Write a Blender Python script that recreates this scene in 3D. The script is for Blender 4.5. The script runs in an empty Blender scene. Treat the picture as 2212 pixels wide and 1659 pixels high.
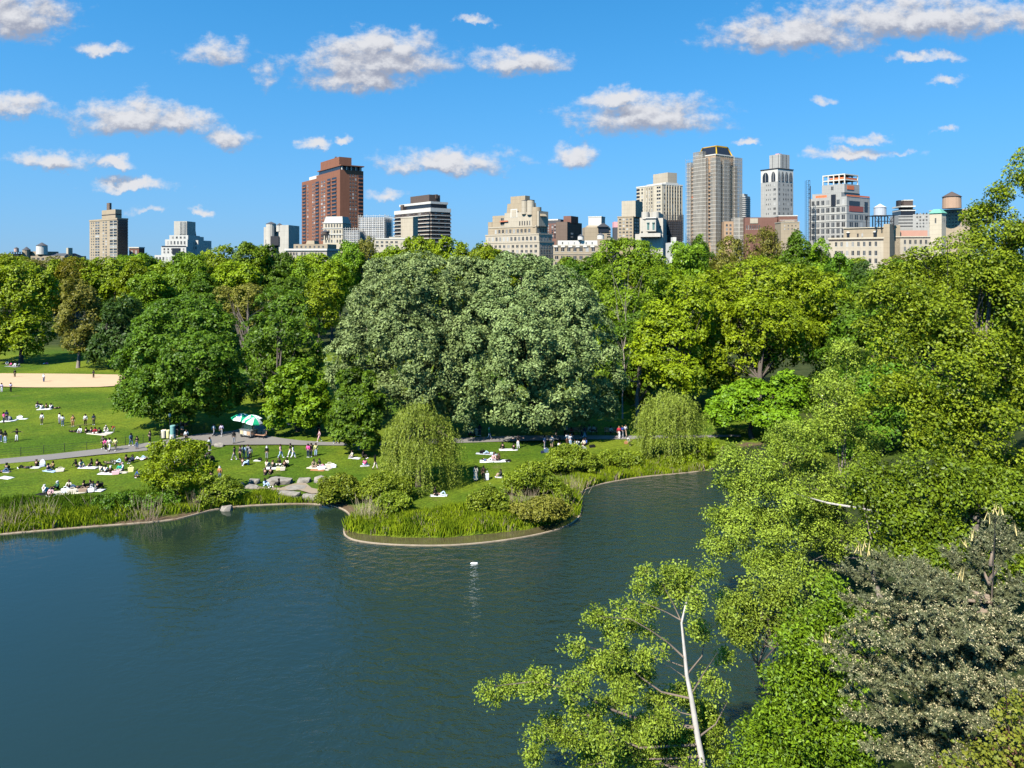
import bpy, bmesh, math, random
import numpy as np
from mathutils import Vector, Matrix
R = math.radians
rng = np.random.default_rng(7)
random.seed(7)
SC = bpy.context.scene
COL = SC.collection
# ------------------------------------------------------------------ camera
F, XC, HZ, CH = 1475.0, 1106.0, 555.0, 25.5      # focal length and principal column (in 2212-wide units), horizon row, eye height in metres
cam = bpy.data.cameras.new("camera"); cam_o = bpy.data.objects.new("camera", cam); COL.objects.link(cam_o)
cam.sensor_width = 36.0; cam.lens = 36.0 * F / 2212.0
cam.shift_y = -(829.5 - HZ) / 2212.0
cam.clip_start = 0.5; cam.clip_end = 60000.0
cam_o.location = (0, 0, CH); cam_o.rotation_euler = (R(90), 0, 0)
SC.camera = cam_o
# ------------------------------------------------------------------ exposure, render
SC.view_settings.view_transform = 'Standard'; SC.view_settings.look = 'None'
SC.view_settings.exposure = 1.05; SC.view_settings.gamma = 1.0
SC.render.engine = 'CYCLES'
SC.cycles.max_bounces = 5; SC.cycles.diffuse_bounces = 0; SC.cycles.glossy_bounces = 3
SC.cycles.transmission_bounces = 3; SC.cycles.transparent_max_bounces = 4
SC.cycles.use_denoising = True
try: SC.cycles.denoising_input_passes = 'RGB_ALBEDO_NORMAL'; SC.cycles.denoising_prefilter = 'FAST'
except Exception: pass
# ------------------------------------------------------------------ sun
SUN_EL, SUN_H = R(47), Vector((-0.60, -0.80, 0)).normalized()
SUN_D = Vector((SUN_H.x * math.cos(SUN_EL), SUN_H.y * math.cos(SUN_EL), math.sin(SUN_EL)))
sl = bpy.data.lights.new("sun", 'SUN'); sl.energy = 5.0; sl.angle = R(0.53); sl.color = (1.0, 0.955, 0.88)
so = bpy.data.objects.new("sun", sl); COL.objects.link(so)
so.rotation_euler = SUN_D.to_track_quat('Z', 'Y').to_euler(); so.location = (0, 0, 100)

# ------------------------------------------------------------------ node helpers
class NT:
    def __init__(s, tree): s.t = tree; s.n = tree.nodes; s.l = tree.links
    def put(s, sock, v):
        if v is None: return
        if isinstance(v, bpy.types.NodeSocket): s.l.new(v, sock)
        elif isinstance(v, (tuple, list, Vector)) and hasattr(sock.default_value, '__len__'):
            v = tuple(v)
            sock.default_value = v + (1.0,) if len(sock.default_value) == 4 and len(v) == 3 else v
        else: sock.default_value = v
    def node(s, typ, ins=None, **kw):
        n = s.n.new(typ)
        for k, v in kw.items(): setattr(n, k, v)
        for k, v in (ins or {}).items(): s.put(n.inputs[k], v)
        return n
    def m(s, op, a, b=None, c=None, clamp=False):
        n = s.n.new('ShaderNodeMath'); n.operation = op; n.use_clamp = clamp
        for i, v in enumerate((a, b, c)): s.put(n.inputs[i], v)
        return n.outputs[0]
    def v(s, op, a, b=None, c=None, out=0):
        n = s.n.new('ShaderNodeVectorMath'); n.operation = op
        for i, x in enumerate((a, b, c)): s.put(n.inputs[i], x)
        return n.outputs[out]
    def noise(s, vec, scale, detail=3, rough=0.5, dim='3D', dist=0.0):
        n = s.node('ShaderNodeTexNoise', noise_dimensions=dim)
        s.put(n.inputs['Vector'], vec)
        n.inputs['Scale'].default_value = scale; n.inputs['Detail'].default_value = detail
        n.inputs['Roughness'].default_value = rough; n.inputs['Distortion'].default_value = dist
        return n.outputs[0]
    def mix(s, f, a, b, mode='MIX'):
        n = s.node('ShaderNodeMix', data_type='RGBA', blend_type=mode)
        s.put(n.inputs[0], f); s.put(n.inputs[6], a); s.put(n.inputs[7], b)
        return n.outputs[2]
    def ramp(s, f, stops, mode='LINEAR'):
        n = s.node('ShaderNodeValToRGB'); s.put(n.inputs[0], f); cr = n.color_ramp; cr.interpolation = mode
        while len(cr.elements) < len(stops): cr.elements.new(0.5)
        for e, (p, c) in zip(cr.elements, stops):
            e.position = p; e.color = tuple(c) + (1,) if len(c) == 3 else c
        return n.outputs[0]
    def smooth(s, x, a, b):
        n = s.node('ShaderNodeMapRange', interpolation_type='SMOOTHSTEP')
        s.put(n.inputs[0], x); n.inputs[1].default_value = a; n.inputs[2].default_value = b
        return n.outputs[0]

# ------------------------------------------------------------------ sky with clouds
world = bpy.data.worlds.new("World"); SC.world = world; world.use_nodes = True
w = NT(world.node_tree); w.n.clear()
sky = w.node('ShaderNodeTexSky', sky_type='NISHITA', sun_disc=False, sun_elevation=SUN_EL,
             sun_rotation=math.atan2(SUN_H.x, SUN_H.y), altitude=50.0, air_density=1.0, dust_density=0.2, ozone_density=3.0)
_tc = w.node('ShaderNodeTexCoord'); _sp = w.node('ShaderNodeSeparateXYZ', {0: _tc.outputs['Generated']})
w.put(sky.inputs['Vector'], w.node('ShaderNodeCombineXYZ', {0: _sp.outputs[0], 1: _sp.outputs[1], 2: w.m('MULTIPLY_ADD', w.m('MAXIMUM', _sp.outputs[2], 0.0), .85, .20)}).outputs[0])   # clear air: no pale dust band at the horizon
SKYS = 0.105
blue = w.v('MULTIPLY', sky.outputs[0], tuple(SKYS * k for k in (0.21, 0.90, 1.16)))
low = w.m('POWER', w.m('SUBTRACT', 1.0, w.m('MINIMUM', w.m('MAXIMUM', _sp.outputs[2], 0.0), 1.0)), 6.2)
skyc = w.mix(w.m('MULTIPLY', low, .92), blue, (0.155, 0.258, 0.36))
tc = w.node('ShaderNodeTexCoord')
sep = w.node('ShaderNodeSeparateXYZ', {0: tc.outputs['Generated']})
ys = w.m('MAXIMUM', sep.outputs[1], 0.05)
uv = w.node('ShaderNodeCombineXYZ', {0: w.m('DIVIDE', sep.outputs[0], ys), 1: w.m('DIVIDE', sep.outputs[2], ys)}).outputs[0]
# fair-weather clouds by bearing and elevation: (x0, y0, x1, y1, thickness)
CLOUDS = [(-90,-25,150,92,1),(-60,207,125,258,.6),(172,216,400,290,1),(310,238,465,294,.9),(440,272,545,322,.7),(375,82,550,138,.34),(540,135,605,200,.2),
 (632,92,985,172,1),(690,68,950,128,.9),(670,140,900,202,.9),(1012,108,1222,164,.95),(1540,30,1900,112,.95),(1640,0,2330,80,1.05),(1255,198,1425,236,.95),(1235,212,1550,288,.95),
 (820,325,1100,374,1),(1195,310,1292,360,.9),(30,322,195,366,1),(206,342,286,369,.95),(204,384,372,410,1),(653,296,716,322,.85),(728,297,764,314,.4),
 (785,404,870,430,.5),(1752,318,1930,346,.95),(1800,290,1940,314,.55),(1572,301,1642,317,.5),(1918,110,2070,136,.6),(2006,163,2090,188,.45),(1755,207,1798,234,.35),
 (980,36,1068,56,.45),(155,94,285,121,.45),(280,446,350,464,.4),(410,446,465,462,.4),(1900,326,1990,340,.3),(2010,275,2070,292,.25)]
warp = w.v('SCALE', w.v('SUBTRACT', w.node('ShaderNodeTexNoise', {'Vector': uv, 'Scale': 26.0, 'Detail': 5.0, 'Roughness': 0.6}).outputs[1], (0.5, 0.5, 0.5)))
warp.node.inputs['Scale'].default_value = 0.046
uvw = w.v('ADD', uv, warp)
def cloud_field(p, grow):
    acc = None
    for x0, y0, x1, y1, k in CLOUDS:
        cu, cv = ((x0 + x1) / 2 - XC) / F, (HZ - (y0 * .42 + y1 * .58)) / F
        ru, rv = (x1 - x0) / 2 / F * grow * 1.02, (y1 - y0) / 2 / F * grow * 1.3
        q = w.v('MULTIPLY_ADD', p, (1 / ru, 1 / rv, 0), (-cu / ru, -cv / rv, (1 - k) * .95))
        q = w.v('MAXIMUM', q, w.v('MULTIPLY', q, (-1, -1.55, 1)))
        d = w.v('LENGTH', q, out=1)
        acc = d if acc is None else w.m('MINIMUM', acc, d)
    return acc
d0 = cloud_field(uvw, 1.0)
fine = w.noise(w.v('MULTIPLY', uv, (1, 1.5, 1)), 27.0, 9, 0.64)
dens = w.m('ADD', w.m('SUBTRACT', 1.0, d0), w.m('MULTIPLY', w.m('SUBTRACT', fine, 0.5), 2.0))
alpha = w.m('MULTIPLY', w.smooth(dens, -0.30, 0.62), w.smooth(sep.outputs[1], 0.0, 0.15))
up = w.v('ADD', uvw, (-0.006, 0.017, 0))
d1 = cloud_field(up, 1.0)
fine1 = w.noise(w.v('MULTIPLY', w.v('ADD', uv, (-0.005, 0.008, 0)), (1, 1.5, 1)), 27.0, 6, 0.62)
relief = w.m('ADD', w.m('MULTIPLY', w.m('SUBTRACT', d1, d0), 0.75), w.m('MULTIPLY', w.m('SUBTRACT', fine, fine1), 1.7))
shade = w.smooth(relief, -0.36, 0.56)
ccol = w.mix(shade, (0.172, 0.186, 0.232), (0.385, 0.386, 0.398))
out = w.mix(w.m('MULTIPLY', alpha, 0.96), skyc, ccol)
bg = w.node('ShaderNodeBackground', {'Color': out, 'Strength': 1.0})
w.l.new(bg.outputs[0], w.node('ShaderNodeOutputWorld').inputs[0])
world.cycles.sampling_method = 'MANUAL'; world.cycles.sample_map_resolution = 512

# ------------------------------------------------------------------ geometry helpers
def G(x, y, z=0.0):
    Y = F * (CH - z) / (y - HZ)
    return np.array(((x - XC) / F * Y, Y, z))
def P(x, y, Y):
    return np.array(((x - XC) / F * Y, Y, CH - (y - HZ) / F * Y))
def mesh_np(name, V, faces, mats, attrs=None, smooth=False, midx=None):
    """faces: (n,k) int array; V: (m,3)"""
    me = bpy.data.meshes.new(name)
    V = np.ascontiguousarray(V, dtype=np.float32); faces = np.ascontiguousarray(faces, dtype=np.int32)
    n, k = faces.shape
    me.vertices.add(len(V)); me.vertices.foreach_set("co", V.ravel())
    me.loops.add(n * k); me.loops.foreach_set("vertex_index", faces.ravel())
    me.polygons.add(n); me.polygons.foreach_set("loop_start", np.arange(0, n * k, k, dtype=np.int32))
    if midx is not None: me.polygons.foreach_set("material_index", np.asarray(midx, dtype=np.int32))
    for kk, a in (attrs or {}).items():
        at = me.attributes.new(kk, 'FLOAT', 'POINT'); at.data.foreach_set("value", np.ascontiguousarray(a, dtype=np.float32))
    for m in (mats if isinstance(mats, (list, tuple)) else [mats]): me.materials.append(m)
    me.update(calc_edges=True)
    if smooth: me.polygons.foreach_set("use_smooth", np.ones(n, dtype=bool))
    return me
def link(name, me, parent=None, loc=None, rot=None, scale=None):
    o = bpy.data.objects.new(name, me); COL.objects.link(o)
    if parent is not None: o.parent = parent
    if loc is not None: o.location = loc
    if rot is not None: o.rotation_euler = rot
    if scale is not None: o.scale = scale
    return o
def tag(o, label=None, cat=None, group=None, kind=None):
    for k, v in (('label', label), ('category', cat), ('group', group), ('kind', kind)):
        if v: o[k] = v
    return o
class MB:
    """collects convex pieces (mixed ngons) with material slots and links them as ONE mesh"""
    def __init__(s): s.v = []; s.f = []; s.mi = []; s.sm = []
    def add(s, vs, fs, mi=0, smooth=False):
        o = len(s.v); s.v += [tuple(map(float, v)) for v in vs]
        for f in fs: s.f.append([i + o for i in f]); s.mi.append(mi); s.sm.append(smooth)
        return s
    def box(s, x0, y0, z0, x1, y1, z1, mi=0, M=None):
        vs = [(x, y, z) for z in (z0, z1) for x, y in ((x0, y0), (x1, y0), (x1, y1), (x0, y1))]
        if M is not None: vs = [M @ Vector(v) for v in vs]
        return s.add(vs, [(3, 2, 1, 0), (4, 5, 6, 7), (0, 1, 5, 4), (1, 2, 6, 5), (2, 3, 7, 6), (3, 0, 4, 7)], mi)
    def prism(s, pts, z0, z1, mi=0, top=None, M=None):
        n = len(pts); top = top or pts
        vs = [(x, y, z0) for x, y in pts] + [(x, y, z1) for x, y in top]
        if M is not None: vs = [M @ Vector(v) for v in vs]
        return s.add(vs, [tuple(range(n))[::-1], tuple(range(n, 2 * n))] + [(i, (i + 1) % n, n + (i + 1) % n, n + i) for i in range(n)], mi)
    def cyl(s, x, y, z0, z1, r0, r1=None, n=12, mi=0, M=None, smooth=False):
        r1 = r0 if r1 is None else r1
        c = [(math.cos(2 * math.pi * i / n), math.sin(2 * math.pi * i / n)) for i in range(n)]
        return s.prism([(x + r0 * a, y + r0 * b) for a, b in c], z0, z1, mi, [(x + r1 * a, y + r1 * b) for a, b in c], M)
    def tube(s, pts, rad, n=6, mi=0, smooth=True):
        pts = [Vector(p) for p in pts]; rad = rad if hasattr(rad, '__len__') else [rad] * len(pts)
        o = len(s.v)
        for i, p in enumerate(pts):
            t = (pts[min(i + 1, len(pts) - 1)] - pts[max(i - 1, 0)]).normalized()
            a = t.cross(Vector((0, 0, 1)) if abs(t.z) < .9 else Vector((1, 0, 0))).normalized(); b = t.cross(a)
            for k in range(n):
                g = 2 * math.pi * k / n; s.v.append(tuple(p + (a * math.cos(g) + b * math.sin(g)) * rad[i]))
        for i in range(len(pts) - 1):
            for k in range(n):
                s.f.append([o + i * n + k, o + i * n + (k + 1) % n, o + (i + 1) * n + (k + 1) % n, o + (i + 1) * n + k]); s.mi.append(mi); s.sm.append(smooth)
        s.f.append([o + k for k in range(n)]); s.mi.append(mi); s.sm.append(False)
        e = o + (len(pts) - 1) * n; s.f.append([e + n - 1 - k for k in range(n)]); s.mi.append(mi); s.sm.append(False)
        return s
    def mesh(s, name, mats):
        me = bpy.data.meshes.new(name); me.from_pydata(s.v, [], s.f)
        for m in (mats if isinstance(mats, (list, tuple)) else [mats]): me.materials.append(m)
        me.polygons.foreach_set("material_index", s.mi); me.polygons.foreach_set("use_smooth", s.sm)
        me.update(); return me
    def build(s, name, mats, parent=None, **kw): return link(name, s.mesh(name, mats), parent, **kw)
def empty(name, loc=(0, 0, 0), rz=0.0):
    o = bpy.data.objects.new(name, None); COL.objects.link(o); o.location = tuple(map(float, loc)); o.rotation_euler = (0, 0, rz); o.empty_display_size = .3
    return o
def copy_tree(o, parent=None):
    c = o.copy(); COL.objects.link(c); c.parent = parent
    for ch in list(o.children): copy_tree(ch, c)
    return c

# ------------------------------------------------------------------ materials
MATS = {}
def plain(name, col, rough=0.8, var=0.0, scale=1.0, metal=0.0, spec=0.3, objvar=0.0):
    if name in MATS: return MATS[name]
    m = bpy.data.materials.new(name); m.use_nodes = True; t = NT(m.node_tree)
    b = t.n['Principled BSDF']; b.inputs['Roughness'].default_value = rough; b.inputs['Metallic'].default_value = metal
    b.inputs['Specular IOR Level'].default_value = spec
    c = tuple(col) + (1,)
    if var:
        g = t.node('ShaderNodeNewGeometry'); nz = t.noise(g.outputs['Position'], scale, 5, 0.65)
        k = t.m('MULTIPLY_ADD', nz, 2 * var, 1 - var)
        vv = t.v('SCALE', tuple(col)); t.put(vv.node.inputs['Scale'], k); t.put(b.inputs['Base Color'], vv)
    else: b.inputs['Base Color'].default_value = c
    MATS[name] = m; return m
def cloth_mat():
    m = bpy.data.materials.new('cloth'); m.use_nodes = True; t = NT(m.node_tree); b = t.n['Principled BSDF']
    oi = t.node('ShaderNodeObjectInfo'); t.put(b.inputs['Base Color'], oi.outputs['Color']); b.inputs['Roughness'].default_value = .85; b.inputs['Specular IOR Level'].default_value = .15
    return m
CLOTH = cloth_mat()
def leaf_mat(name, c0, c1, c2=None, p2=0.86, trans=0.34, rough=0.5, spec=0.25, hue=0.02):
    m = bpy.data.materials.new(name); m.use_nodes = True; t = NT(m.node_tree); t.n.clear()
    at = t.node('ShaderNodeAttribute', attribute_name='rnd')
    stops = [(0.0, c0), (0.8, c1)]
    col = t.ramp(at.outputs['Fac'], stops)
    if c2 is not None: col = t.mix(t.m('GREATER_THAN', at.outputs['Fac'], p2), col, c2)
    oi = t.node('ShaderNodeObjectInfo')
    h = t.node('ShaderNodeHueSaturation', {'Color': col})
    t.put(h.inputs['Hue'], t.m('MULTIPLY_ADD', oi.outputs['Random'], hue, 0.5 - hue / 2)); t.put(h.inputs['Value'], t.m('MULTIPLY_ADD', oi.outputs['Random'], .3, .85))
    p = t.node('ShaderNodeBsdfPrincipled', {'Base Color': h.outputs[0], 'Roughness': rough, 'Specular IOR Level': spec})
    tr = t.node('ShaderNodeBsdfTranslucent', {'Color': t.mix(0.5, h.outputs[0], (0.9, 1.0, 0.25), 'MULTIPLY')})
    mx = t.node('ShaderNodeMixShader', {0: trans, 1: p.outputs[0], 2: tr.outputs[0]})
    t.l.new(mx.outputs[0], t.node('ShaderNodeOutputMaterial').inputs[0])
    MATS[name] = m; return m
BARK = plain('bark', (0.09, 0.072, 0.055), .9, .4, 3.0)
# ------------------------------------------------------------------ ground, water, path
WZ = -0.55
SHORE_V = [(-60,1160),(0,1155),(100,1146),(200,1138),(300,1131),(380,1123),(425,1111),(470,1099),(540,1092.5),(620,1089),(690,1089.5),(725,1094),(748,1104),(758,1116),
 (752,1128),(744,1140),(742,1152),(750,1162),(772,1170),(830,1177),(920,1180),(1000,1178),(1100,1167),(1180,1152),(1230,1136),(1254,1116),(1256,1092),(1253,1074),(1262,1058),(1300,1045),(1380,1031),(1460,1024),(1520,1018),(1548,1010),(1556,992),(1566,975),(1600,965),(1680,960),(1760,975)]
NORTH = [G(x, y, WZ)[:2] for x, y in SHORE_V]
RIGHT = [(34.,86.),(31.,74.),(27.,64.),(23.,54.),(18.5,45.),(13.,37.),(7.6,31.),(6.,22.),(4.,12.)]
POND = np.array([(-160., NORTH[0][1] - 4.)] + [tuple(p) for p in NORTH] + RIGHT + [(-160., 12.)])
def inside(poly, X, Y):
    r = np.zeros(X.shape, bool); n = len(poly)
    for i in range(n):
        x0, y0 = poly[i]; x1, y1 = poly[(i + 1) % n]
        if y0 == y1: continue
        c = ((y0 > Y) != (y1 > Y)) & (X < (x1 - x0) * (Y - y0) / (y1 - y0) + x0); r ^= c
    return r
def dist_poly(poly, X, Y, closed=True):
    d = np.full(X.shape, 1e9); n = len(poly)
    for i in range(n if closed else n - 1):
        a = np.asarray(poly[i], float); b = np.asarray(poly[(i + 1) % n], float); ab = b - a; L = max((ab ** 2).sum(), 1e-9)
        t = np.clip(((X - a[0]) * ab[0] + (Y - a[1]) * ab[1]) / L, 0, 1)
        d = np.minimum(d, np.hypot(X - a[0] - t * ab[0], Y - a[1] - t * ab[1]))
    return d
def ss(x, a, b):
    t = np.clip((x - a) / (b - a), 0, 1); return t * t * (3 - 2 * t)
# wetland shelf inside the kerb of the point: land starts behind this line
SHELF_V = [(742,1152),(762,1150),(800,1156),(860,1161),(960,1162),(1060,1153),(1140,1144),(1200,1129),(1240,1116),(1254,1112),(1230,1136),(1180,1152),(1100,1167),(1000,1178),(920,1180),(830,1177),(772,1170),(750,1162)]
SHELF = np.array([G(x, y, WZ)[:2] for x, y in SHELF_V])
RSH = np.array([(150., 100.), (60., 88.)] + [(34., 86.)] + RIGHT[1:])
def height(X, Y):
    X = np.asarray(X, float); Y = np.asarray(Y, float)
    ins = inside(POND, X, Y); d = dist_poly(POND, X, Y)
    z = np.where(ins, WZ - np.minimum(d * .5, 1.2), WZ + 0.12 + ss(d, 0, 3.0) * (-WZ - 0.12))
    sh = inside(SHELF, X, Y); ds = dist_poly(SHELF, X, Y)
    z = np.where(sh & ~ins, WZ - .14, np.where(~ins & (ds < 1.2), np.minimum(z, WZ + .02 + ds * .35), z))
    rise = ss(d, 1, 34) * 13.0 * ss(X, 10, 36) * (1 - ss(Y, 62, 100))
    z = z + np.where(ins, 0, rise)
    z = z + np.where(ins | (d < 3), 0, .05 * np.sin(X * .31 + Y * .17) + .04 * np.sin(Y * .53 - X * .21))
    return z
def gz(x, y): return float(height(np.array([x]), np.array([y]))[0])
def axis(stops):
    out = []
    for (a, b, st) in stops: out += list(np.arange(a, b, st))
    return np.array(out + [stops[-1][1]])
xs = axis([(-4000, -400, 300), (-400, -120, 14), (-120, -62, 2.5), (-62, 36, .42), (36, 110, 2.5), (110, 400, 14), (400, 4000, 300)])
ys_ = axis([(-60, 12, 6), (12, 56, 1.5), (56, 92, .42), (92, 180, 2.), (180, 700, 20), (700, 9000, 400)])
XX, YY = np.meshgrid(xs, ys_); ZZ = height(XX, YY)
nx, ny = len(xs), len(ys_)
idx = np.arange(nx * ny).reshape(ny, nx)
fc = np.stack([idx[:-1, :-1], idx[:-1, 1:], idx[1:, 1:], idx[1:, :-1]], -1).reshape(-1, 4)
dP = np.where(inside(POND, XX, YY), 0, dist_poly(POND, XX, YY))
def ground_mat():
    m = bpy.data.materials.new('lawn'); m.use_nodes = True; t = NT(m.node_tree); b = t.n['Principled BSDF']
    g = t.node('ShaderNodeNewGeometry'); pos = g.outputs['Position']
    big = t.noise(pos, .06, 4, .55); mid = t.noise(pos, .45, 5, .65)
    fine = t.noise(t.v('MULTIPLY', pos, (.55, 1, 1)), 6.5, 6, .75)
    c = t.mix(t.smooth(big, .38, .62), (0.052, 0.098, 0.005), (0.118, 0.152, 0.009))
    c = t.mix(t.m('MULTIPLY', t.smooth(mid, .55, .8), .55), c, (0.155, 0.165, 0.022))
    c = t.mix(t.m('MULTIPLY', t.smooth(mid, .47, .25), .5), c, (0.042, 0.085, 0.010))
    k = t.v('SCALE', c); t.put(k.node.inputs['Scale'], t.m('MULTIPLY', t.m('MULTIPLY_ADD', t.smooth(fine, .25, .75), 1.25, .38), t.m('MULTIPLY_ADD', t.noise(t.v('MULTIPLY', pos, (.6, 1, 1)), 1.7, 4, .7), 1.1, .45)))
    bank = t.node('ShaderNodeAttribute', attribute_name='bank')
    edge = t.smooth(t.m('ADD', bank.outputs['Fac'], t.m('MULTIPLY_ADD', mid, 2.4, -1.2)), 1.3, .45)
    soil = t.mix(fine, (0.055, 0.037, 0.022), (0.15, 0.105, 0.06))
    worn = t.m('MULTIPLY', t.smooth(t.noise(pos, .19, 4, .6), .62, .72), .5)
    k2 = t.mix(worn, k, t.mix(fine, (0.09, 0.095, 0.022), (0.15, 0.13, 0.05)))
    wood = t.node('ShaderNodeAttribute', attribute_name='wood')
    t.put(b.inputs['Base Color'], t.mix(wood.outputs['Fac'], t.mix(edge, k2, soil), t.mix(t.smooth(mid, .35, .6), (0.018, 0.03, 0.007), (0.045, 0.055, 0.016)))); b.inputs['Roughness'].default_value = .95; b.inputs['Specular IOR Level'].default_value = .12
    bp = t.node('ShaderNodeBump', {'Strength': .9, 'Distance': .12, 'Height': t.m('ADD', fine, t.m('MULTIPLY', mid, .8))}); t.put(b.inputs['Normal'], bp.outputs[0])
    return m
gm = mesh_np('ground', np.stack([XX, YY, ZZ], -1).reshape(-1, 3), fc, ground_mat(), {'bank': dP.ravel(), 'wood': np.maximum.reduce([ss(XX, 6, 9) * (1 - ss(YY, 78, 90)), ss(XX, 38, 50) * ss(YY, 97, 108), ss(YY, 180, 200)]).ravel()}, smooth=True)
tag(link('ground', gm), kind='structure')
# water
def water_mat(shallow=False):
    m = bpy.data.materials.new('pond_water'); m.use_nodes = True; t = NT(m.node_tree); b = t.n['Principled BSDF']
    g = t.node('ShaderNodeNewGeometry'); pos = g.outputs['Position']
    calm = t.smooth(t.m('ADD', t.noise(pos, .045, 3, .5), t.m('MULTIPLY', t.node('ShaderNodeSeparateXYZ', {0: pos}).outputs[0], .013)), .10, .62)
    n1 = t.noise(t.v('MULTIPLY', pos, (.55, 1., 1)), 2.6, 3, .55, dist=.3)
    n2 = t.noise(t.v('MULTIPLY', pos, (.5, 1., 1)), .85, 2, .5)
    n3 = t.noise(t.v('MULTIPLY', pos, (.6, 1., 1)), 1.5, 4, .6, dist=.6)
    h = t.m('ADD', t.m('MULTIPLY', n1, .10), t.m('ADD', t.m('MULTIPLY', n2, .14), t.m('MULTIPLY', n3, .26)))
    bp = t.node('ShaderNodeBump', {'Distance': 1.0, 'Height': h})
    t.put(bp.inputs['Strength'], t.m('MULTIPLY_ADD', calm, .96, .04) if not shallow else .1)
    t.put(b.inputs['Normal'], bp.outputs[0])
    b.inputs['IOR'].default_value = 1.52; b.inputs['Roughness'].default_value = .05; b.inputs['Specular IOR Level'].default_value = .85
    if shallow: t.put(b.inputs['Base Color'], t.mix(t.noise(pos, 1.2, 4, .6), (0.045, 0.038, 0.014), (0.10, 0.085, 0.04)))
    else:
        t.put(b.inputs['Base Color'], t.mix(t.noise(pos, .05, 3, .5), (0.0095, 0.021, 0.0125), (0.015, 0.0265, 0.017)))
    return m
wp = MB().add([(-400, -20, WZ), (120, -20, WZ), (120, 140, WZ), (-400, 140, WZ)], [(0, 1, 2, 3)])
tag(wp.build('pond_water', water_mat()), kind='structure')
sw = MB().add([(x, y, WZ + .004) for x, y in SHELF], [tuple(range(len(SHELF)))])
tag(sw.build('shallow_water', water_mat(True)), kind='structure')
# pond kerb: low timber/stone edge following the water
kb = MB(); off = .16
def kerb_run(pts, name):
    b = MB(); pts = [np.array(p) for p in pts]; n = len(pts)
    L = []; Rr = []
    for i in range(n):
        d = pts[min(i + 1, n - 1)] - pts[max(i - 1, 0)]; d /= np.hypot(*d); nrm = np.array((-d[1], d[0]))
        L.append(pts[i] + nrm * .065); Rr.append(pts[i] - nrm * .065)
    vs = [(p[0], p[1], z) for p, z in [(q, zz) for q in L for zz in (WZ - .3, WZ + .09)]] + [(p[0], p[1], z) for p, z in [(q, zz) for q in Rr for zz in (WZ - .3, WZ + .09)]]
    fs = []
    for i in range(n - 1):
        a = 2 * i; c = 2 * n + 2 * i
        fs += [(a + 1, c + 1, c + 3, a + 3), (c, c + 2, c + 3, c + 1), (a, a + 1, a + 3, a + 2)]
    b.add(vs, fs); return tag(b.build(name, plain('kerb_stone', (0.32, 0.25, 0.17), .85, .6, 1.1)), kind='structure')
def dense(pts, step=.6):
    out = []
    for a, b in zip(pts[:-1], pts[1:]):
        a, b = np.array(a), np.array(b); k = max(1, int(np.hypot(*(b - a)) / step)); out += [a + (b - a) * i / k for i in range(k)]
    return out + [np.array(pts[-1])]
def smoothline(pts, it=2):
    for _ in range(it):
        q = [pts[0]]
        for a, b in zip(pts[:-1], pts[1:]): a, b = np.array(a), np.array(b); q += [a * .75 + b * .25, a * .25 + b * .75]
        pts = q + [pts[-1]]
    return pts
kerb_run(smoothline(NORTH[:-4]), 'pond_kerb')
# paths
C1 = lambda x, y: (.25 * x, 763.3 + .25 * y)
C2 = lambda x, y: (497.8 + .25 * x, 818.6 + .25 * y)
C3 = lambda x, y: (995.6 + .25 * x, 818.6 + .25 * y)
C5 = lambda x, y: (.125 * x, 967.9 + .125 * y)
C6 = lambda x, y: (221.2 + .125 * x, 884.9 + .125 * y)
C7 = lambda x, y: (486.7 + .125 * x, 879.4 + .125 * y)
C8 = lambda x, y: (1150.4 + .11 * x, 884.9 + .11 * y)
PATH_V = [(-80,1008),(0,1002),(110,993),(212,982),(338,971),(430,963),(500,960.5),(598,960),(648,961),(748,962),(860,961),(960,957.5),(1120,952.5),(1245,949),(1358,948.5),(1450,946),(1600,943),
 (1600,939),(1450,940),(1358,941),(1245,940),(1120,941),(995,945.5),(900,951),(800,955),(748,955.6),(690,954),(648,951),(610,946.5),(580,941.5),(572,937),(578,932),(594,926),(612,920),(640,914),(600,912),(560,917),(530,923),(500,931),(430,937),(338,953.5),(212,969.5),(110,981),(0,991),(-80,996)]
def sheet(name, pv, z, mat, sub=0):
    pts = [G(x, y, z) for x, y in pv]
    from mathutils.geometry import tessellate_polygon
    tris = tessellate_polygon([[Vector((p[0], p[1], 0)) for p in pts]])
    me = bpy.data.meshes.new(name); me.from_pydata([tuple(p) for p in pts], [], [t for t in tris]); me.update(); me.materials.append(mat)
    for p in me.polygons:
        if p.normal.z < 0: me.flip_normals(); break
    return tag(link(name, me), kind='structure')
def asphalt():
    m = bpy.data.materials.new('asphalt_path'); m.use_nodes = True; t = NT(m.node_tree); b = t.n['Principled BSDF']
    pos = t.node('ShaderNodeNewGeometry').outputs['Position']
    n1 = t.noise(pos, .25, 4, .6); n2 = t.noise(pos, 9, 4, .7)
    c = t.mix(n1, (0.135, 0.122, 0.105), (0.205, 0.185, 0.16)); k = t.v('SCALE', c); t.put(k.node.inputs['Scale'], t.m('MULTIPLY_ADD', n2, .5, .75))
    t.put(b.inputs['Base Color'], k); b.inputs['Roughness'].default_value = .9; return m
sheet('path', PATH_V, .105, asphalt())
SAND_V = [(-160,808),(0,806.3),(150,807.2),(255,809),(270,813),(272,820),(266,828),(245,833.5),(214,835.6),(125,836.5),(50,836.4),(0,834.6),(-160,830)]
sheet('infield_sand', SAND_V, .11, plain('infield_sand', (0.46, 0.315, 0.185), .95, .16, .35))
DIRT_V = [C2(540,905),C2(640,890),C2(700,940),C2(800,960),C2(800,985),C2(700,990),C2(600,960),C2(300,960),C2(120,940),C2(110,925),C2(250,930),C2(430,940)]
sheet('bare_soil', DIRT_V, .075, plain('bare_soil', (0.25, 0.195, 0.13), .95, .3, .8))
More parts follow.
